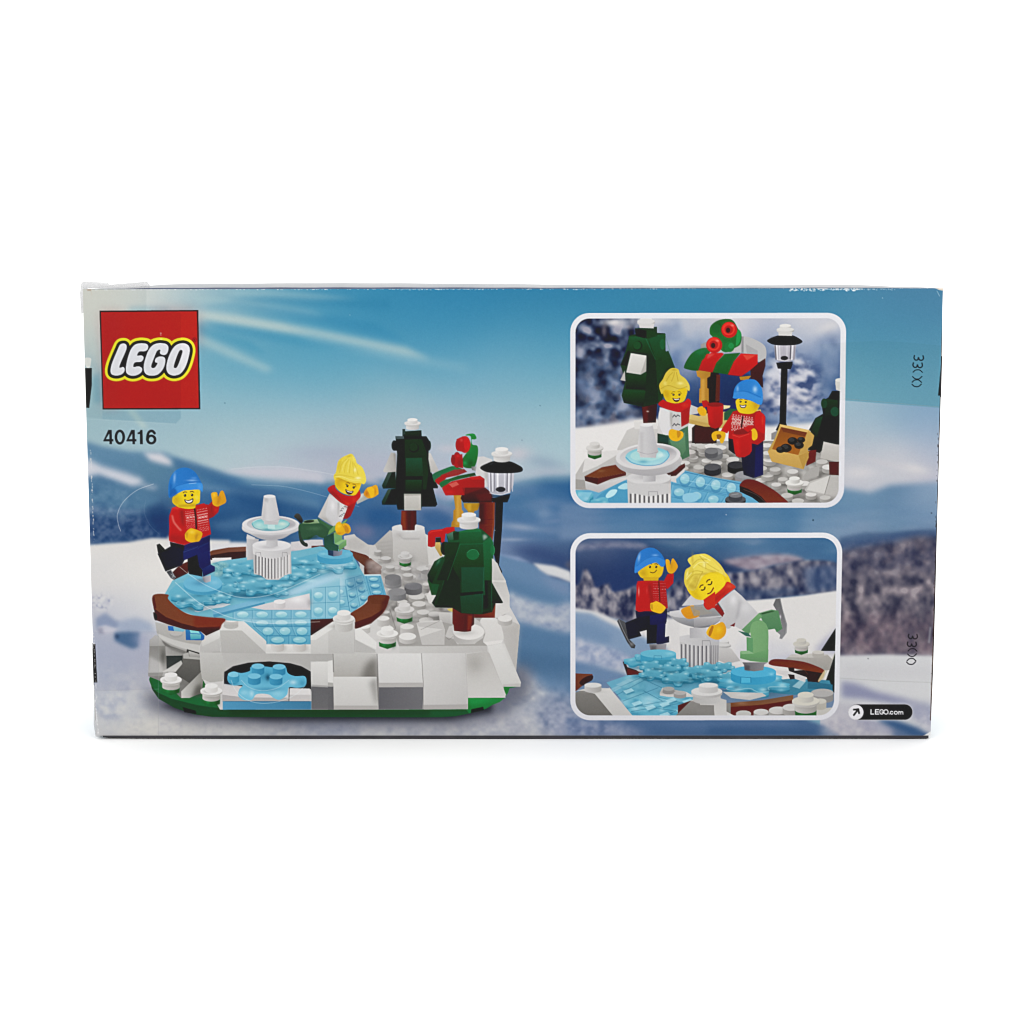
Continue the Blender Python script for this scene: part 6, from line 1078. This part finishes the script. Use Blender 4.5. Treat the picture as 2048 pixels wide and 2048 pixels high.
    I_.b('b89a34', -40, 520, 40, 50, .6); H_.b('b49632', 1230, 590, 60, 30, .6, 30); H_.b('b89a36', 1340, 470, 60, 14, .6, -10); I_.b('b89a36', 120, 450, 70, 12, .5, 15); H_.b('c4a83e', 1230, 330, 14, 60, .6); I_.b('f6f0a8', 40, 380, 20, 30, .6); H_.b('f8f2b8', 1180, 470, 10, 40, .6, 15)
    use(K, 'snow_base')
    H_.p('d3d1ce', 915,1620, 940,1570, 1170,1610, 1260,1660, 1000,1660, 915,1645); H_.b('55524f', 1010, 1610, 100, 26, .6); H_.stud(1000, 1580, 56, 20, 34, 'a9a7a5', '8f8d8b'); H_.stud(1110, 1620, 60, 20, 34, 'b4b2b0', '9a9896'); I_.p('c4c1be', 220,1610, 600,1620, 640,1650, 480,1690, 300,1670); I_.b('e0dedc', 420, 1640, 100, 18, .5)
    H_.p('807d79', 90,1620, 180,1590, 300,1630, 490,1850, 90,1850, c2='6f6c68'); H_.p('d3d1ce', 280,1620, 430,1570, 660,1850, 470,1850, c2='c6c3c0'); H_.p('cfccc9', 100,1600, 240,1570, 430,1575, 290,1630, 180,1600); H_.b('a9a6a2', 260, 1610, 120, 14, .5); H_.stud(270, 1545, 82, 24, 50, 'd8d6d4', 'c9c6c4', 'a5a29f')
    H_.p('8f8c88', 1070,1840, 1210,1700, 1450,1710, 1600,1720, 1600,1850, 1070,1850, c2='84817d'); H_.p('c9c6c3', 1210,1700, 1300,1650, 1450,1660, 1450,1715); I_.p('c4c1be', 0,1660, 190,1670, 255,1690, 255,1840, 140,1840, 130,1740, 0,1740, c2='d2cfcc'); I_.p('8a8783', -30,1735, 135,1740, 135,1840, -30,1840)
    I_.stud(65, 1630, 134, 40, 60, 'd0cecc', 'b8b6b4', 'c4c2c0'); I_.stud(65, 1605, 150, 44, 24, 'd8d6d4', 'c6c4c2', 'b0aeac'); I_.stud(80, 1545, 92, 24, 56, 'dddbd9', 'd0cecc', 'bcbab8')
    cobbles(I_, [(420,1820),(590,1805),(755,1790),(880,1760)], 80, 5); I_.p('d8d5d2', 255,1800, 330,1840, 255,1840); I_.stud(1180, 1620, 110, 40, 60, 'b0aeac', '9a9896', '8c8a88'); I_.p('c2bfb8', 1060,1780, 1290,1760, 1290,1860, 1060,1860); I_.stud(1160, 1700, 60, 26, 60, 'cac6bc', 'b5b1a7')
    shrub_in(I_, 1020, 1665, 132, K, 'd2cec2')
inset('inset_picture', (1140.4,626, 1692.6,625.6, 1687.4,1015.2, 1140.4,1015.8), (1150.8,637, 1681.2,636.4, 1676.6,1005, 1150.8,1005.4), 38, 28, pic1)
inset('inset_picture#2', (1140.4,1065.7, 1685,1064.8, 1677.4,1440.2, 1140.6,1440.4), (1150.8,1076.4, 1674.4,1075.4, 1667.6,1430.6, 1150.8,1430.6), 40, 30, pic2)
# ------------------------------------------------------------------ red emblem, number, badge, stamps
LG = Win(150, 550, 6.44)
use('emblem')
LG.p('2a1418', 316,460, 1588,451, 1616,1728, 357,1733)
LG.p('bb2a28', 334,478, 1569,469, 1597,1711, 370,1716, c2='b82b26', d='h'); LG.p('a83034', 334,478, 640,476, 560,1716, 370,1716, a=.3, bl=60, ids=False); LG.p('c02c24', 1000,480, 1560,470, 1580,900, 1100,1000, a=.4, bl=80, ids=False)
LT = [[600,885, 640,883, 665,905, 665,945, 645,1005, 572,1182, 622,1184, 642,1212, 632,1250, 600,1280, 550,1295, 505,1293, 468,1275, 457,1232, 468,1165, 500,1075, 560,935, 578,900],
      [870,878, 925,888, 945,918, 935,960, 900,982, 828,988, 803,1036, 852,1034, 882,1052, 880,1086, 850,1118, 772,1128, 755,1182, 820,1176, 862,1197, 864,1235, 835,1270, 780,1295, 720,1296, 672,1272, 655,1228, 660,1160, 675,1085, 700,1005, 728,945, 768,900, 815,882],
      [1120,877, 1175,888, 1203,920, 1204,965, 1190,1005, 1165,1028, 1130,1030, 1100,1015, 1095,990, 1100,967, 1080,964, 1055,985, 1030,1040, 1000,1120, 985,1165, 988,1190, 1010,1198, 1035,1185, 1062,1136, 1036,1126, 1030,1100, 1045,1070, 1085,1050, 1130,1050, 1160,1070, 1164,1120, 1150,1180, 1115,1240, 1060,1285, 995,1297, 940,1290, 902,1262, 886,1210, 890,1140, 915,1050, 950,965, 1000,905, 1060,880],
      [1380,878, 1432,886, 1468,915, 1481,970, 1470,1040, 1445,1130, 1410,1210, 1360,1270, 1300,1293, 1250,1292, 1205,1270, 1180,1225, 1178,1168, 1195,1090, 1225,1010, 1265,940, 1315,895]]
OH = [1365,965, 1384,976, 1380,1010, 1355,1090, 1330,1155, 1310,1190, 1290,1198, 1275,1185, 1280,1150, 1300,1085, 1325,1020, 1345,980]
use('emblem', 'lettering')
for wd, c in ((144, 'e6d832'), (74, '151416')):
    for q in LT: LG.l(c, wd, *q, curve=True, closed=True, ids=True); LG.c(c, *q)
for i, q in enumerate(LT): LG.c('e2e1e6', *q, holes=[OH] if i == 3 else (), c2='dedde2')
use('emblem'); LG.e('8a1c1e', 1540, 835, 30, 32); LG.e('b82a28', 1540, 835, 22, 24); LG.l('7c1a1c', 9, 1532,848, 1532,822, 1546,824, 1546,834, 1534,836, 1548,848)
keep(); LG.b('f0d8d8', 1106, 750, 12, 8, .8); LG.b('e8c8c8', 1106, 772, 10, 7, .7); LG.b('f6f0d0', 1110, 826, 18, 8, .6)

N7 = Win(190, 840, 12.075)
use('item_number')
def ring(w, col, cx, cy, rx, ry, ix, iy):
    t = np.linspace(0, 2*math.pi, 40, endpoint=False)
    w.p(col, *np.stack([cx+rx*np.cos(t), cy+ry*np.sin(t)], 1).ravel(), holes=[np.stack([cx+ix*np.cos(t), cy+iy*np.sin(t)], 1).ravel()])
INK = '25222a'
for dx in (0, 556): N7.p(INK, 200+dx,505, 322+dx,240, 405+dx,240, 410+dx,462, 446+dx,462, 446+dx,515, 412+dx,515, 412+dx,582, 352+dx,582, 352+dx,515, 205+dx,515, holes=[(262+dx,462, 348+dx,462, 346+dx,325)])
ring(N7, INK, 602, 413, 126, 180, 62, 122)
N7.p(INK, 1032,340, 1035,300, 1075,288, 1100,240, 1150,240, 1158,582, 1090,582, 1088,338)
ring(N7, INK, 1362, 470, 124, 118, 58, 64); N7.l(INK, 60, 1266,470, 1272,380, 1300,300, 1350,265, 1400,272, 1442,318, curve=True, ids=True)

use('web_badge')
BR = Win(1650, 1200, 6.44)
BR.r('d0ced2', 298,1338, 1132,1548, 104); BR.r('222225', 304,1344, 1126,1542, 98)
use('web_badge', 'arrow_disc'); BR.e('e4e2e6', 399, 1445, 97)
BR.l('1c1c1e', 24, 372,1480, 424,1412); BR.l('1c1c1e', 24, 372,1412, 428,1406, 438,1456)
use('web_badge', 'lettering')
TW = 'e6e4e8'
for q in ((592,1412, 590,1469, 626,1469), (693,1412, 650,1412, 648,1469, 692,1469), (650,1441, 686,1441)): BR.l(TW, 14, *q, ids=True)
BR.l(TW, 13, 750,1424, 735,1412, 718,1414, 706,1430, 706,1452, 718,1467, 735,1469, 748,1460, 749,1443, 733,1443, ids=True)
ring(BR, TW, 785, 1441, 33, 35, 20, 22); BR.e(TW, 826, 1466, 8)
BR.l(TW, 13, 872,1440, 860,1433, 846,1438, 841,1452, 846,1465, 860,1470, 873,1463, curve=True, ids=True); ring(BR, TW, 912, 1452, 27, 25, 14, 13)
BR.l(TW, 13, 950,1470, 950,1436); BR.l(TW, 12, 951,1446, 962,1436, 974,1442, 976,1470, ids=True); BR.l(TW, 12, 977,1446, 988,1436, 1001,1442, 1003,1470, ids=True)

TR = Win(1700, 550, 6.44)
def stamp(w, key, ox, oy, k, ys):
    use(key)
    three = (-60,-30, -66,0, -48,26, -20,24, -8,-4, 4,24, 34,30, 56,8, 50,-28)
    for j in (0, 1): w.l('1a2a34' if key == 'batch_code' else '2c2830', 15, *[v*k+(ox-14*j*k, ys[j])[i % 2] for i, v in enumerate(three)], curve=True, ids=True)
    for y0, s, x in ys[2:]:
        w.l('1a2a34' if key == 'batch_code' else '2c2830', 12, ox+(x-62)*k,y0+s*16, ox+(x-30)*k,y0-s*10, ox+(x+20)*k,y0-s*12, ox+(x+58)*k,y0+s*18, curve=True, ids=True)
stamp(TR, 'batch_code', 890, 0, 1, (1068, 1162, (1235,1,-16), (1325,-1,-22), (1364,1,-28), (1424,-1,-30)))
stamp(BR, 'batch_code#2', 1136, 0, .95, (470, 570, (640,1,-8), (712,-1,-14), (766,1,-22), (815,-1,-28)))

# ------------------------------------------------------------------ dark seal slots at the carton's ends, wear and tape edges
for key, w, v in (('end_slot', LG, (100,1198, 216,1198, 216,1420, 183,1712, 100,1705)), ('end_slot#2', TR, (1183,1030, 1240,1030, 1240,1553, 1135,1553)),
                  ('end_slot#3', Win(150, 1250, 6.44), (200,245, 262,245, 286,740, 200,740)), ('end_slot#4', BR, (1425,440, 1470,440, 1450,935, 1380,935))):
    use(key); w.p('1c1b1c', *v)
keep()
def tint(v, mul, bl=.6, add=0):
    q = np.asarray(v, float).reshape(-1, 2); bx = boxes(q, 4); m = blur(coverage([q], bx), bl)[..., None]
    C = CAN[bx[1]:bx[3], bx[0]:bx[2]]; C *= 1+(np.array(mul, np.float32)-1)*m; C += add*m
tint((160,575, 293,575, 293,625, 362,625, 362,836, 352,847, 205,838, 160,832), (.955,.965,.965)); tint((205,822, 362,822, 362,836, 352,847, 205,838), (.93,.97,.99))
tint((1640,688, 1760,681, 1895,692, 1895,815, 1640,797), (.975,.98,.972)); tint((180,1264, 317,1262, 317,1378, 190,1382), (.965,.965,.975)); tint((190,1382, 317,1378, 317,1476, 190,1476), (1.01,1.01,1.0))
P.l('8f9aa0', 1.2, 1690,797.5, 1890,815, a=.45); P.l('aeb0ac', 1.2, 1680,1356, 1775,1362, 1866,1365, a=.6); P.l('9a9c9c', 1, 317,1262, 317,1472, a=.4); P.l('a8a6a6', 1, 190,1382, 317,1378, a=.35); P.l('a8c4cc', 1, 172,838, 350,848, a=.5)
LG.c('d8d8d2', 128,1070, 200,1070, 208,1110, 190,1190, 150,1190, 125,1130, a=.85, ids=False)
g = np.random.RandomState(5)
for i in range(330):                                            # scuffed top fold
    x = 190+1690*g.rand(); P.e('dfe6ea', x, 578.6-.0022*(x-190)+g.rand()*1.6, .6+1.6*g.rand(), .5+.5*g.rand(), a=.35+.5*g.rand(), ids=False)
for i in range(110):
    x = 1575+150*g.rand(); P.e('eef2f4', x, 576.5+g.rand()**2*5.5, .8+2.2*g.rand(), .6+.9*g.rand(), a=.7, ids=False)
for x0, n in ((1700, 50), (1130, 20), (880, 30)):
    for i in range(n): P.e('d6e6ee', x0+(g.rand()-.5)*180, 578+g.rand()*1.8, .8+1.8*g.rand(), .7, a=.6, ids=False)
P.l('26344a', 1.6, 185,577.5, 1000,575.5, 1890,573.5, a=.5)
P.p('dcd2c4', 1868,575, 1890,573, 1890,582, 1878,580, ids=False); P.l('9ac0d4', 1.5, 1874,582, 1879,592, a=.7); P.p('8a5a40', 1868,571, 1879,573, 1876,577, ids=False)
P.l('c8c2b4', 2, 182,581, 184,590, a=.6); P.p('b0a090', 173,578, 183,577, 182,582, 175,582, a=.8, ids=False)
for (xa, ya, xb, yb), n, c in (((181,900,189,1100),60,'e0dcd8'),((187,1265,193,1400),40,'e8e6e4'),((190,1400,197,1468),40,'efefee'),((1886,660,1874,1100),20,'4a3c36'),((1876,860,1862,1440),60,'3c2c28')):
    for i in range(n):
        t = g.rand(); P.e(c, xa+(xb-xa)*t+g.randn()*.5, ya+(yb-ya)*t, .5+.5*g.rand(), .6+2.6*g.rand(), a=.5, ids=False)
P.l('5a443c', 2.2, 1885.5,640, 1881,800, 1873,1100, 1861,1440, a=.75); P.l('5f4a40', 1.8, 171,870, 176,1100, 183,1290, a=.7); P.l('8a8480', 1.5, 184,1292, 191,1440, a=.6); P.p('e8e8e8', 1842,1474, 1856,1466, 1862,1462, 1862,1475, ids=False); P.l('b8b8bc', 1, 200,1470.5, 1855,1470.5, a=.4)
P.l('c8ccd0', 3, 1858,1285, 1861,1255, a=.5, bl=1)
for x, y, r, c in ((1080,811,1.2,'4a7088'),(450,806,1.6,'5a8496'),(1044,880,1.6,'7f98a8'),(1626,1040,2,'2f4a5e'),(1863,1026,1.6,'3a4a5e'),(1452,1029,1.2,'c8d0d8'),(1736,1317,1.4,'6a6a70'),(990,1060,1,'d0d6dc'),(1765,596,1.2,'9ac0d4'),(700,630,1,'8ab8cc')): P.e(c, x, y, r, a=.7, ids=False)

# ------------------------------------------------------------------ offset-print softness and grain
lu = CAN @ np.array([.3, .59, .11], np.float32)
CAN[:] = lu[..., None]+(CAN-lu[..., None])*np.where(CAN[..., :1] > CAN[..., 2:], .97, .87)      # ink gamut of the press
CAN += .42*(CAN-blur(CAN, 2.0))                                                                # press sharpening
CAN[:] = blur(CAN, .45)
gr = blur(np.random.RandomState(9).randn(CH, CW, 1).astype(np.float32), .7)[..., 0]
CAN += (gr*.010)[..., None]+np.random.RandomState(10).randn(CH, CW, 3).astype(np.float32)*.004
CAN += ((noise(CW, CH, 240, 160, 77, 3)-.5)*.02)[..., None]
np.clip(CAN, 0, 1, out=CAN)
# ================================================================== Blender scene
import bpy, bmesh
from mathutils import Matrix, Vector
S = bpy.context.scene
COL = S.collection
GAIN, HAZE = 1.46, 0.018          # how bright the light makes a white print; varnish veil taken off the ink
def lin(c): return np.where(c <= .04045, c/12.92, ((np.maximum(c, 0)+.055)/1.055)**2.4)

# carton, camera (metres); the front panel stands on y = 0
BW, BH, BD, Z0 = 0.262, 0.13928, 0.048, 0.0012
CAMP = (0.00203, -0.58594, 0.14725); PITCH, ROLL, YAW, FPX = 0.127853, 0.000954, 0.00369, 3822.0
def rot(a, ax):
    c, s = math.cos(a), math.sin(a)
    return np.array({'x': [[1, 0, 0], [0, c, -s], [0, s, c]], 'y': [[c, 0, s], [0, 1, 0], [-s, 0, c]], 'z': [[c, -s, 0], [s, c, 0], [0, 0, 1]]}[ax])
MR = rot(YAW, 'z') @ rot(ROLL, 'y') @ rot(math.pi/2-PITCH, 'x')

def obj(name, me, mat=None, parent=None):
    o = bpy.data.objects.new(name, me); COL.objects.link(o)
    if mat: me.materials.append(mat)
    if parent: o.parent = parent
    return o

def principled(name, col, rough=.5, spec=.3, **kw):
    m = bpy.data.materials.new(name); m.use_nodes = True
    b = m.node_tree.nodes['Principled BSDF']
    b.inputs['Base Color'].default_value = (*col, 1); b.inputs['Roughness'].default_value = rough; b.inputs['Specular IOR Level'].default_value = spec
    for k, v in kw.items(): b.inputs[k].default_value = v
    return m

# varnished print: colour from the printed artwork, fine paper grain in the gloss
MP = principled('printed_card', (.5, .5, .5), .42, .12)
nt = MP.node_tree; b = nt.nodes['Principled BSDF']
at = nt.nodes.new('ShaderNodeVertexColor'); at.layer_name = 'print'; nt.links.new(at.outputs['Color'], b.inputs['Base Color'])
tc = nt.nodes.new('ShaderNodeTexCoord'); nz = nt.nodes.new('ShaderNodeTexNoise'); nz.inputs['Scale'].default_value = 900; nt.links.new(tc.outputs['Object'], nz.inputs['Vector'])
bp = nt.nodes.new('ShaderNodeBump'); bp.inputs['Strength'].default_value = .04; bp.inputs['Distance'].default_value = .0003; nt.links.new(nz.outputs['Fac'], bp.inputs['Height']); nt.links.new(bp.outputs['Normal'], b.inputs['Normal'])

def noisy(name, c1, c2, scale, rough=.5, spec=.3):
    m = principled(name, c1, rough, spec); n = m.node_tree; bs = n.nodes['Principled BSDF']
    t = n.nodes.new('ShaderNodeTexCoord'); z = n.nodes.new('ShaderNodeTexNoise'); z.inputs['Scale'].default_value = scale; z.inputs['Detail'].default_value = 4
    r = n.nodes.new('ShaderNodeValToRGB'); r.color_ramp.elements[0].color = (*c1, 1); r.color_ramp.elements[1].color = (*c2, 1); r.color_ramp.elements[0].position = .35; r.color_ramp.elements[1].position = .65
    n.links.new(t.outputs['Object'], z.inputs['Vector']); n.links.new(z.outputs['Fac'], r.inputs['Fac']); n.links.new(r.outputs['Color'], bs.inputs['Base Color'])
    return m
MSIDE = noisy('side_card', (.28, .40, .50), (.40, .50, .58), 30)
MNAVY = noisy('navy_fold', (.011, .019, .06), (.022, .034, .09), 200)
MEND = noisy('raw_card_end', (.035, .028, .026), (.10, .085, .08), 90, .7, .1)
MTOP = noisy('top_card', (.21, .225, .245), (.26, .265, .275), 60, .35)
MDARK = noisy('dark_tab_and_shadow', (.012, .011, .014), (.022, .02, .026), 120, .6)  # end tabs, and the strip that stands in for the contact shadow
MWHITE = noisy('white_sweep_card', (.86, .86, .855), (.88, .88, .87), 3, .7, .2)

# ---- the box
box = bpy.data.objects.new('toy_box', None); COL.objects.link(box)
box.location = (0, BD/2, 0)
box['label'] = 'cardboard toy box printed with a winter skating scene, standing alone on white'
box['category'] = 'toy box'
bpy.context.view_layer.update()
def part(name, me, mat, parent=None):
    o = obj(name, me, mat); p = parent or box; o.parent = p
    if p is box: o.location = (0, -BD/2, 0)
    return o

def mesh(name, verts, faces):
    me = bpy.data.meshes.new(name); me.from_pydata(verts, [], faces); me.update(); return me

# carcass: sides, back and bottom, with softly rounded upright edges behind the printed front
x0, x1, y0, y1, z0, z1 = -BW/2+.00005, BW/2-.00005, .00012, BD, Z0+.0001, Z0+BH-.0001
bm = bmesh.new(); bmesh.ops.create_cube(bm, size=1)
for v in bm.verts: v.co = Vector(((v.co.x+.5)*(x1-x0)+x0, (v.co.y+.5)*(y1-y0)+y0, (v.co.z+.5)*(z1-z0)+z0))
bmesh.ops.bevel(bm, geom=[e for e in bm.edges], offset=.0004, segments=3, affect='EDGES', profile=.5)
me = bpy.data.meshes.new('carton'); bm.to_mesh(me); bm.free()
part('carton', me, MSIDE)
# top panel: two strips, bulging slightly, navy at the fold
def top_strip(name, ya, yb, mat, n=60, m=10, lift=0.0):
    vs = []; fs = []
    for j in range(m+1):
        for i in range(n+1):
            u = i/n; y = ya+(yb-ya)*j/m; t = y/BD
            e = min(1, u/.10, (1-u)/.12); e = max(0, e); e = e*e*(3-2*e)
            prof = .75+.25*math.sin(2.2*u*math.pi-.4)
            z = Z0+BH+lift+.00165*e*prof*math.sin(math.pi*min(1, t*1.35)**.7)+.00003*math.sin(u*90)
            vs.append((-BW/2+.0006+(BW-.0012)*u, y+.0002, z))
    for j in range(m):
        for i in range(n): a = j*(n+1)+i; fs.append((a, a+1, a+n+2, a+n+1))
    o = part(name, mesh(name, vs, fs), mat)
    for q in o.data.polygons: q.use_smooth = True
    return o
top_strip('top_fold', .0000, .0011, MNAVY, m=4); top_strip('top_panel', .0011, .0470, MTOP)
# contact shadow modelled as a dark strip under the front, its lower edge uneven
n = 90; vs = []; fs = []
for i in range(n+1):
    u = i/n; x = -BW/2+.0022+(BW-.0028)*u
    edge_wave = .00012*math.sin(u*9+1)+.00010*math.sin(u*23)+(.0004*max(0, 1-u/.05)+.0003*max(0, (u-.97)/.03))
    zb = max(0.0, .00016+edge_wave)
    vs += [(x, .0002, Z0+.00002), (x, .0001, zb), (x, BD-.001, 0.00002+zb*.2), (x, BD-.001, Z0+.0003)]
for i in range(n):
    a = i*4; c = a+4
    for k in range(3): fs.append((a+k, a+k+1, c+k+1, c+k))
part('contact_shadow_strip', mesh('contact_shadow_strip', vs, fs), MDARK)

# end panels bulge a little past the front's upright edges; raw brown card shows there
def end_panel(s, bulge, name, mat, ta, tb):
    n = 60; m = 8; vs = []; fs = []
    for j in range(m+1):
        t = ta+(tb-ta)*j/m; y = .0003+(BD-.001)*t
        for i in range(n+1):
            u = i/n; k = math.sin(math.pi*u)**.6*math.sin(math.pi*min(.985, .3+t*.7))*(.8+.2*math.sin(u*7+1))
            vs.append((s*(BW/2-.0001+bulge*k), y, Z0+.0008+(BH-.0016)*u))
    for j in range(m):
        for i in range(n): a = j*(n+1)+i; fs.append((a, a+1, a+n+2, a+n+1))
    o = part(name, mesh(name, vs, fs), mat)
    for q in o.data.polygons: q.use_smooth = True
for s_, bl_ in ((1, .00075), (-1, .00035)): end_panel(s_, bl_, 'end_fold', MEND, 0, .05); end_panel(s_, bl_, 'end_panel', MSIDE, .05, 1)
def end_tab(x, z, w, h):
    bm = bmesh.new(); bmesh.ops.create_cube(bm, size=1)
    for v in bm.verts: v.co = Vector((v.co.x*w+x, v.co.y*.004+.0024, v.co.z*h+z))
    bmesh.ops.bevel(bm, geom=list(bm.edges), offset=.0001, segments=2, affect='EDGES')
    me = bpy.data.meshes.new('end_tab'); bm.to_mesh(me); bm.free(); part('end_tab', me, MDARK)
end_tab(BW/2-.0001, Z0+BH-.0269, .0011, .0126); end_tab(BW/2-.0002, Z0+.0253, .0010, .0118); end_tab(-BW/2+.0001, Z0+.0218, .0009, .0118)

# clear tape that wraps the corners and stands off the card a little
MT = bpy.data.materials.new('clear_tape'); MT.use_nodes = True
t = MT.node_tree; pb = t.nodes['Principled BSDF']; pb.inputs['Base Color'].default_value = (.42, .42, .43, 1); pb.inputs['Roughness'].default_value = .25; pb.inputs['Specular IOR Level'].default_value = .3
tr = t.nodes.new('ShaderNodeBsdfTransparent'); mx = t.nodes.new('ShaderNodeMixShader'); mx.inputs['Fac'].default_value = .42
t.links.new(tr.outputs[0], mx.inputs[1]); t.links.new(pb.outputs[0], mx.inputs[2]); t.links.new(mx.outputs[0], t.nodes['Material Output'].inputs['Surface'])
def tape(pts, y, thick=.00006, wave=.0003):
    """sheet of tape from an outline in front-panel millimetres (x from left, z up from the top edge)"""
    k = len(pts)
    P3 = [(-BW/2+px/1000, y+wave*math.sin(i*1.7), Z0+BH+pz/1000) for i, (px, pz) in enumerate(pts)]
    vs = P3+[(a, c+thick, d) for a, c, d in P3]
    fs = [tuple(range(k)), tuple(range(2*k-1, k-1, -1))]+[(i, (i+1) % k, (i+1) % k+k, i+k) for i in range(k)]
    return part('clear_tape', mesh('clear_tape', vs, fs), MT)
tape([(-1.0,-7.5),(-1.3,-1.5),(-.8,1.6),(-.1,2.3),(2.6,2.2),(7.3,1.9),(8.0,1.3),(16.6,2.0),(19.3,2.3),(20.3,.9),(20.2,.2),(1.4,.25),(-.05,-.4),(-.1,-7)], .0016)
tape([(-.55,-110),(-.2,-109.5),(-.08,-122),(-.1,-139.3),(2.6,-139.6),(1.2,-140.2),(-.3,-139.8),(-.75,-136),(-.5,-124)], .0010)

# ---- printed front: one fine sheet cut along the outlines of what is printed on it
NX, NY = 1720, 896
gx = np.linspace(-BW/2, BW/2, NX+1); gz = np.linspace(Z0+BH, Z0, NY+1)
def to_px(X, Z):
    q = np.stack([X-CAMP[0], np.zeros_like(X)-CAMP[1], Z-CAMP[2]], -1) @ MR
    return 1024+FPX*q[..., 0]/-q[..., 2], 1024-FPX*q[..., 1]/-q[..., 2]
X, Z = np.meshgrid(gx, gz)
px, py = to_px(X, Z)
fx = np.clip(px-OX-.5, 0, CW-1.001); fy = np.clip(py-OY-.5, 0, CH-1.001)
ix = fx.astype(int); iy = fy.astype(int); a = (fx-ix)[..., None]; c = (fy-iy)[..., None]
vc = (CAN[iy, ix]*(1-a)+CAN[iy, ix+1]*a)*(1-c)+(CAN[iy+1, ix]*(1-a)+CAN[iy+1, ix+1]*a)*c
vc = np.clip((lin(vc)-HAZE)/GAIN, .003, .92).astype(np.float32)
Xc, Zc = np.meshgrid((gx[1:]+gx[:-1])/2, (gz[1:]+gz[:-1])/2)
qx, qy = to_px(Xc, Zc)
cid = IDS[np.clip((qy-OY).astype(int), 0, CH-1), np.clip((qx-OX).astype(int), 0, CW-1)]
# the card is never quite flat: a slow swell of a few tenths of a millimetre, none at the folds
U = (X+BW/2)/BW; V = (Z-Z0)/BH
Y = -.0006*np.sin(math.pi*U)**.7*np.sin(math.pi*V)**.7
vxyz = np.stack([X, Y, Z], -1).reshape(-1, 3).astype(np.float32); vcol = np.concatenate([vc.reshape(-1, 3), np.ones(((NX+1)*(NY+1), 1), np.float32)], 1)
vid = np.arange((NX+1)*(NY+1)).reshape(NY+1, NX+1)
quads = np.stack([vid[:-1, :-1], vid[1:, :-1], vid[1:, 1:], vid[:-1, 1:]], -1)
def sheet(name, mask, parent=None, label=None):
    q = quads[mask]
    used, inv = np.unique(q.ravel(), return_inverse=True)
    me = bpy.data.meshes.new(name); nf = len(q)
    me.vertices.add(len(used)); me.vertices.foreach_set('co', vxyz[used].ravel())
    me.loops.add(nf*4); me.loops.foreach_set('vertex_index', inv.astype(np.int32).ravel())
    me.polygons.add(nf); me.polygons.foreach_set('loop_start', np.arange(0, nf*4, 4, dtype=np.int32))
    me.polygons.foreach_set('use_smooth', np.ones(nf, bool))
    ca = me.color_attributes.new('print', 'FLOAT_COLOR', 'POINT'); ca.data.foreach_set('color', vcol[used].ravel())
    me.update(calc_edges=True)
    o = part(name, me, MP, parent)
    if label: o['label'] = label
    return o
LABELS = {('printed_skater', None): 'printed toy figure in blue hat and red jumper skating on the left', ('printed_skater#2', None): 'printed toy figure with red scarf and yellow hair leaning forward',
          ('pine_tree', None): 'printed toy tree standing at the back', ('pine_tree#2', None): 'printed toy tree standing at the front', ('inset_picture', None): 'upper inset picture of two toy figures with red mugs',
          ('inset_picture#2', None): 'lower inset picture of a figure bowing over the fountain'}
made = {}
order = sorted(range(len(KEYS)), key=lambda i: KEYS[i][1] is not None)
for i in order:
    p, s = KEYS[i]; mask = cid == i; cnt = int(mask.sum())
    nm = (s or p).split('#')[0]
    if s is None:
        if cnt: made[p] = sheet(nm, mask, None, LABELS.get(KEYS[i]))
    elif cnt > 3:
        if p not in made:
            e = bpy.data.objects.new(p.split('#')[0], None); COL.objects.link(e); e.parent = box; e.location = (0, -BD/2, 0); made[p] = e
        sheet(nm, mask, made[p])

# ---- white sweep the box stands on
R, yb, hw = .5, .9, 2.2
prof = [(-1.6, 0)]+[(yb+R*math.sin(t), R-R*math.cos(t)) for t in np.linspace(0, math.pi/2, 24)]+[(yb+R, 2.4)]
vs = [(x, y, z) for y, z in prof for x in (-hw, hw)]
fs = [(2*i, 2*i+1, 2*i+3, 2*i+2) for i in range(len(prof)-1)]
g = obj('ground', mesh('ground', vs, fs), MWHITE); g['kind'] = 'structure'
for q in g.data.polygons: q.use_smooth = True

# ---- light: bright white tent with two soft boxes
w = bpy.data.worlds.new('World'); S.world = w; w.use_nodes = True
w.node_tree.nodes['Background'].inputs[0].default_value = (1, 1, 1, 1); w.node_tree.nodes['Background'].inputs[1].default_value = .82
def soft(name, loc, to, size, power):
    L = bpy.data.lights.new(name, 'AREA'); L.shape = 'RECTANGLE'; L.size = size; L.size_y = size*.8; L.energy = power
    o = bpy.data.objects.new(name, L); COL.objects.link(o); o.location = loc
    o.rotation_euler = (Vector(to)-Vector(loc)).to_track_quat('-Z', 'Y').to_euler()
soft('softbox', (-.75, -1.25, .85), (0, .1, .05), .9, 9.0)
soft('softbox', (.85, -1.15, .9), (0, .1, .05), .9, 8.6)
soft('softbox', (0, .35, 1.7), (0, .5, .1), 1.4, 17)

cam = bpy.data.cameras.new('camera'); co = bpy.data.objects.new('camera', cam); COL.objects.link(co)
co.location = CAMP; co.rotation_euler = (math.pi/2-PITCH, ROLL, YAW)
cam.sensor_width = 36; cam.lens = FPX/2048*36; cam.clip_start = .01; cam.clip_end = 50
S.camera = co
S.view_settings.view_transform = 'Standard'; S.view_settings.look = 'None'; S.view_settings.exposure = 0; S.view_settings.gamma = 1
S.render.engine = 'CYCLES'; S.cycles.filter_width = 1.0
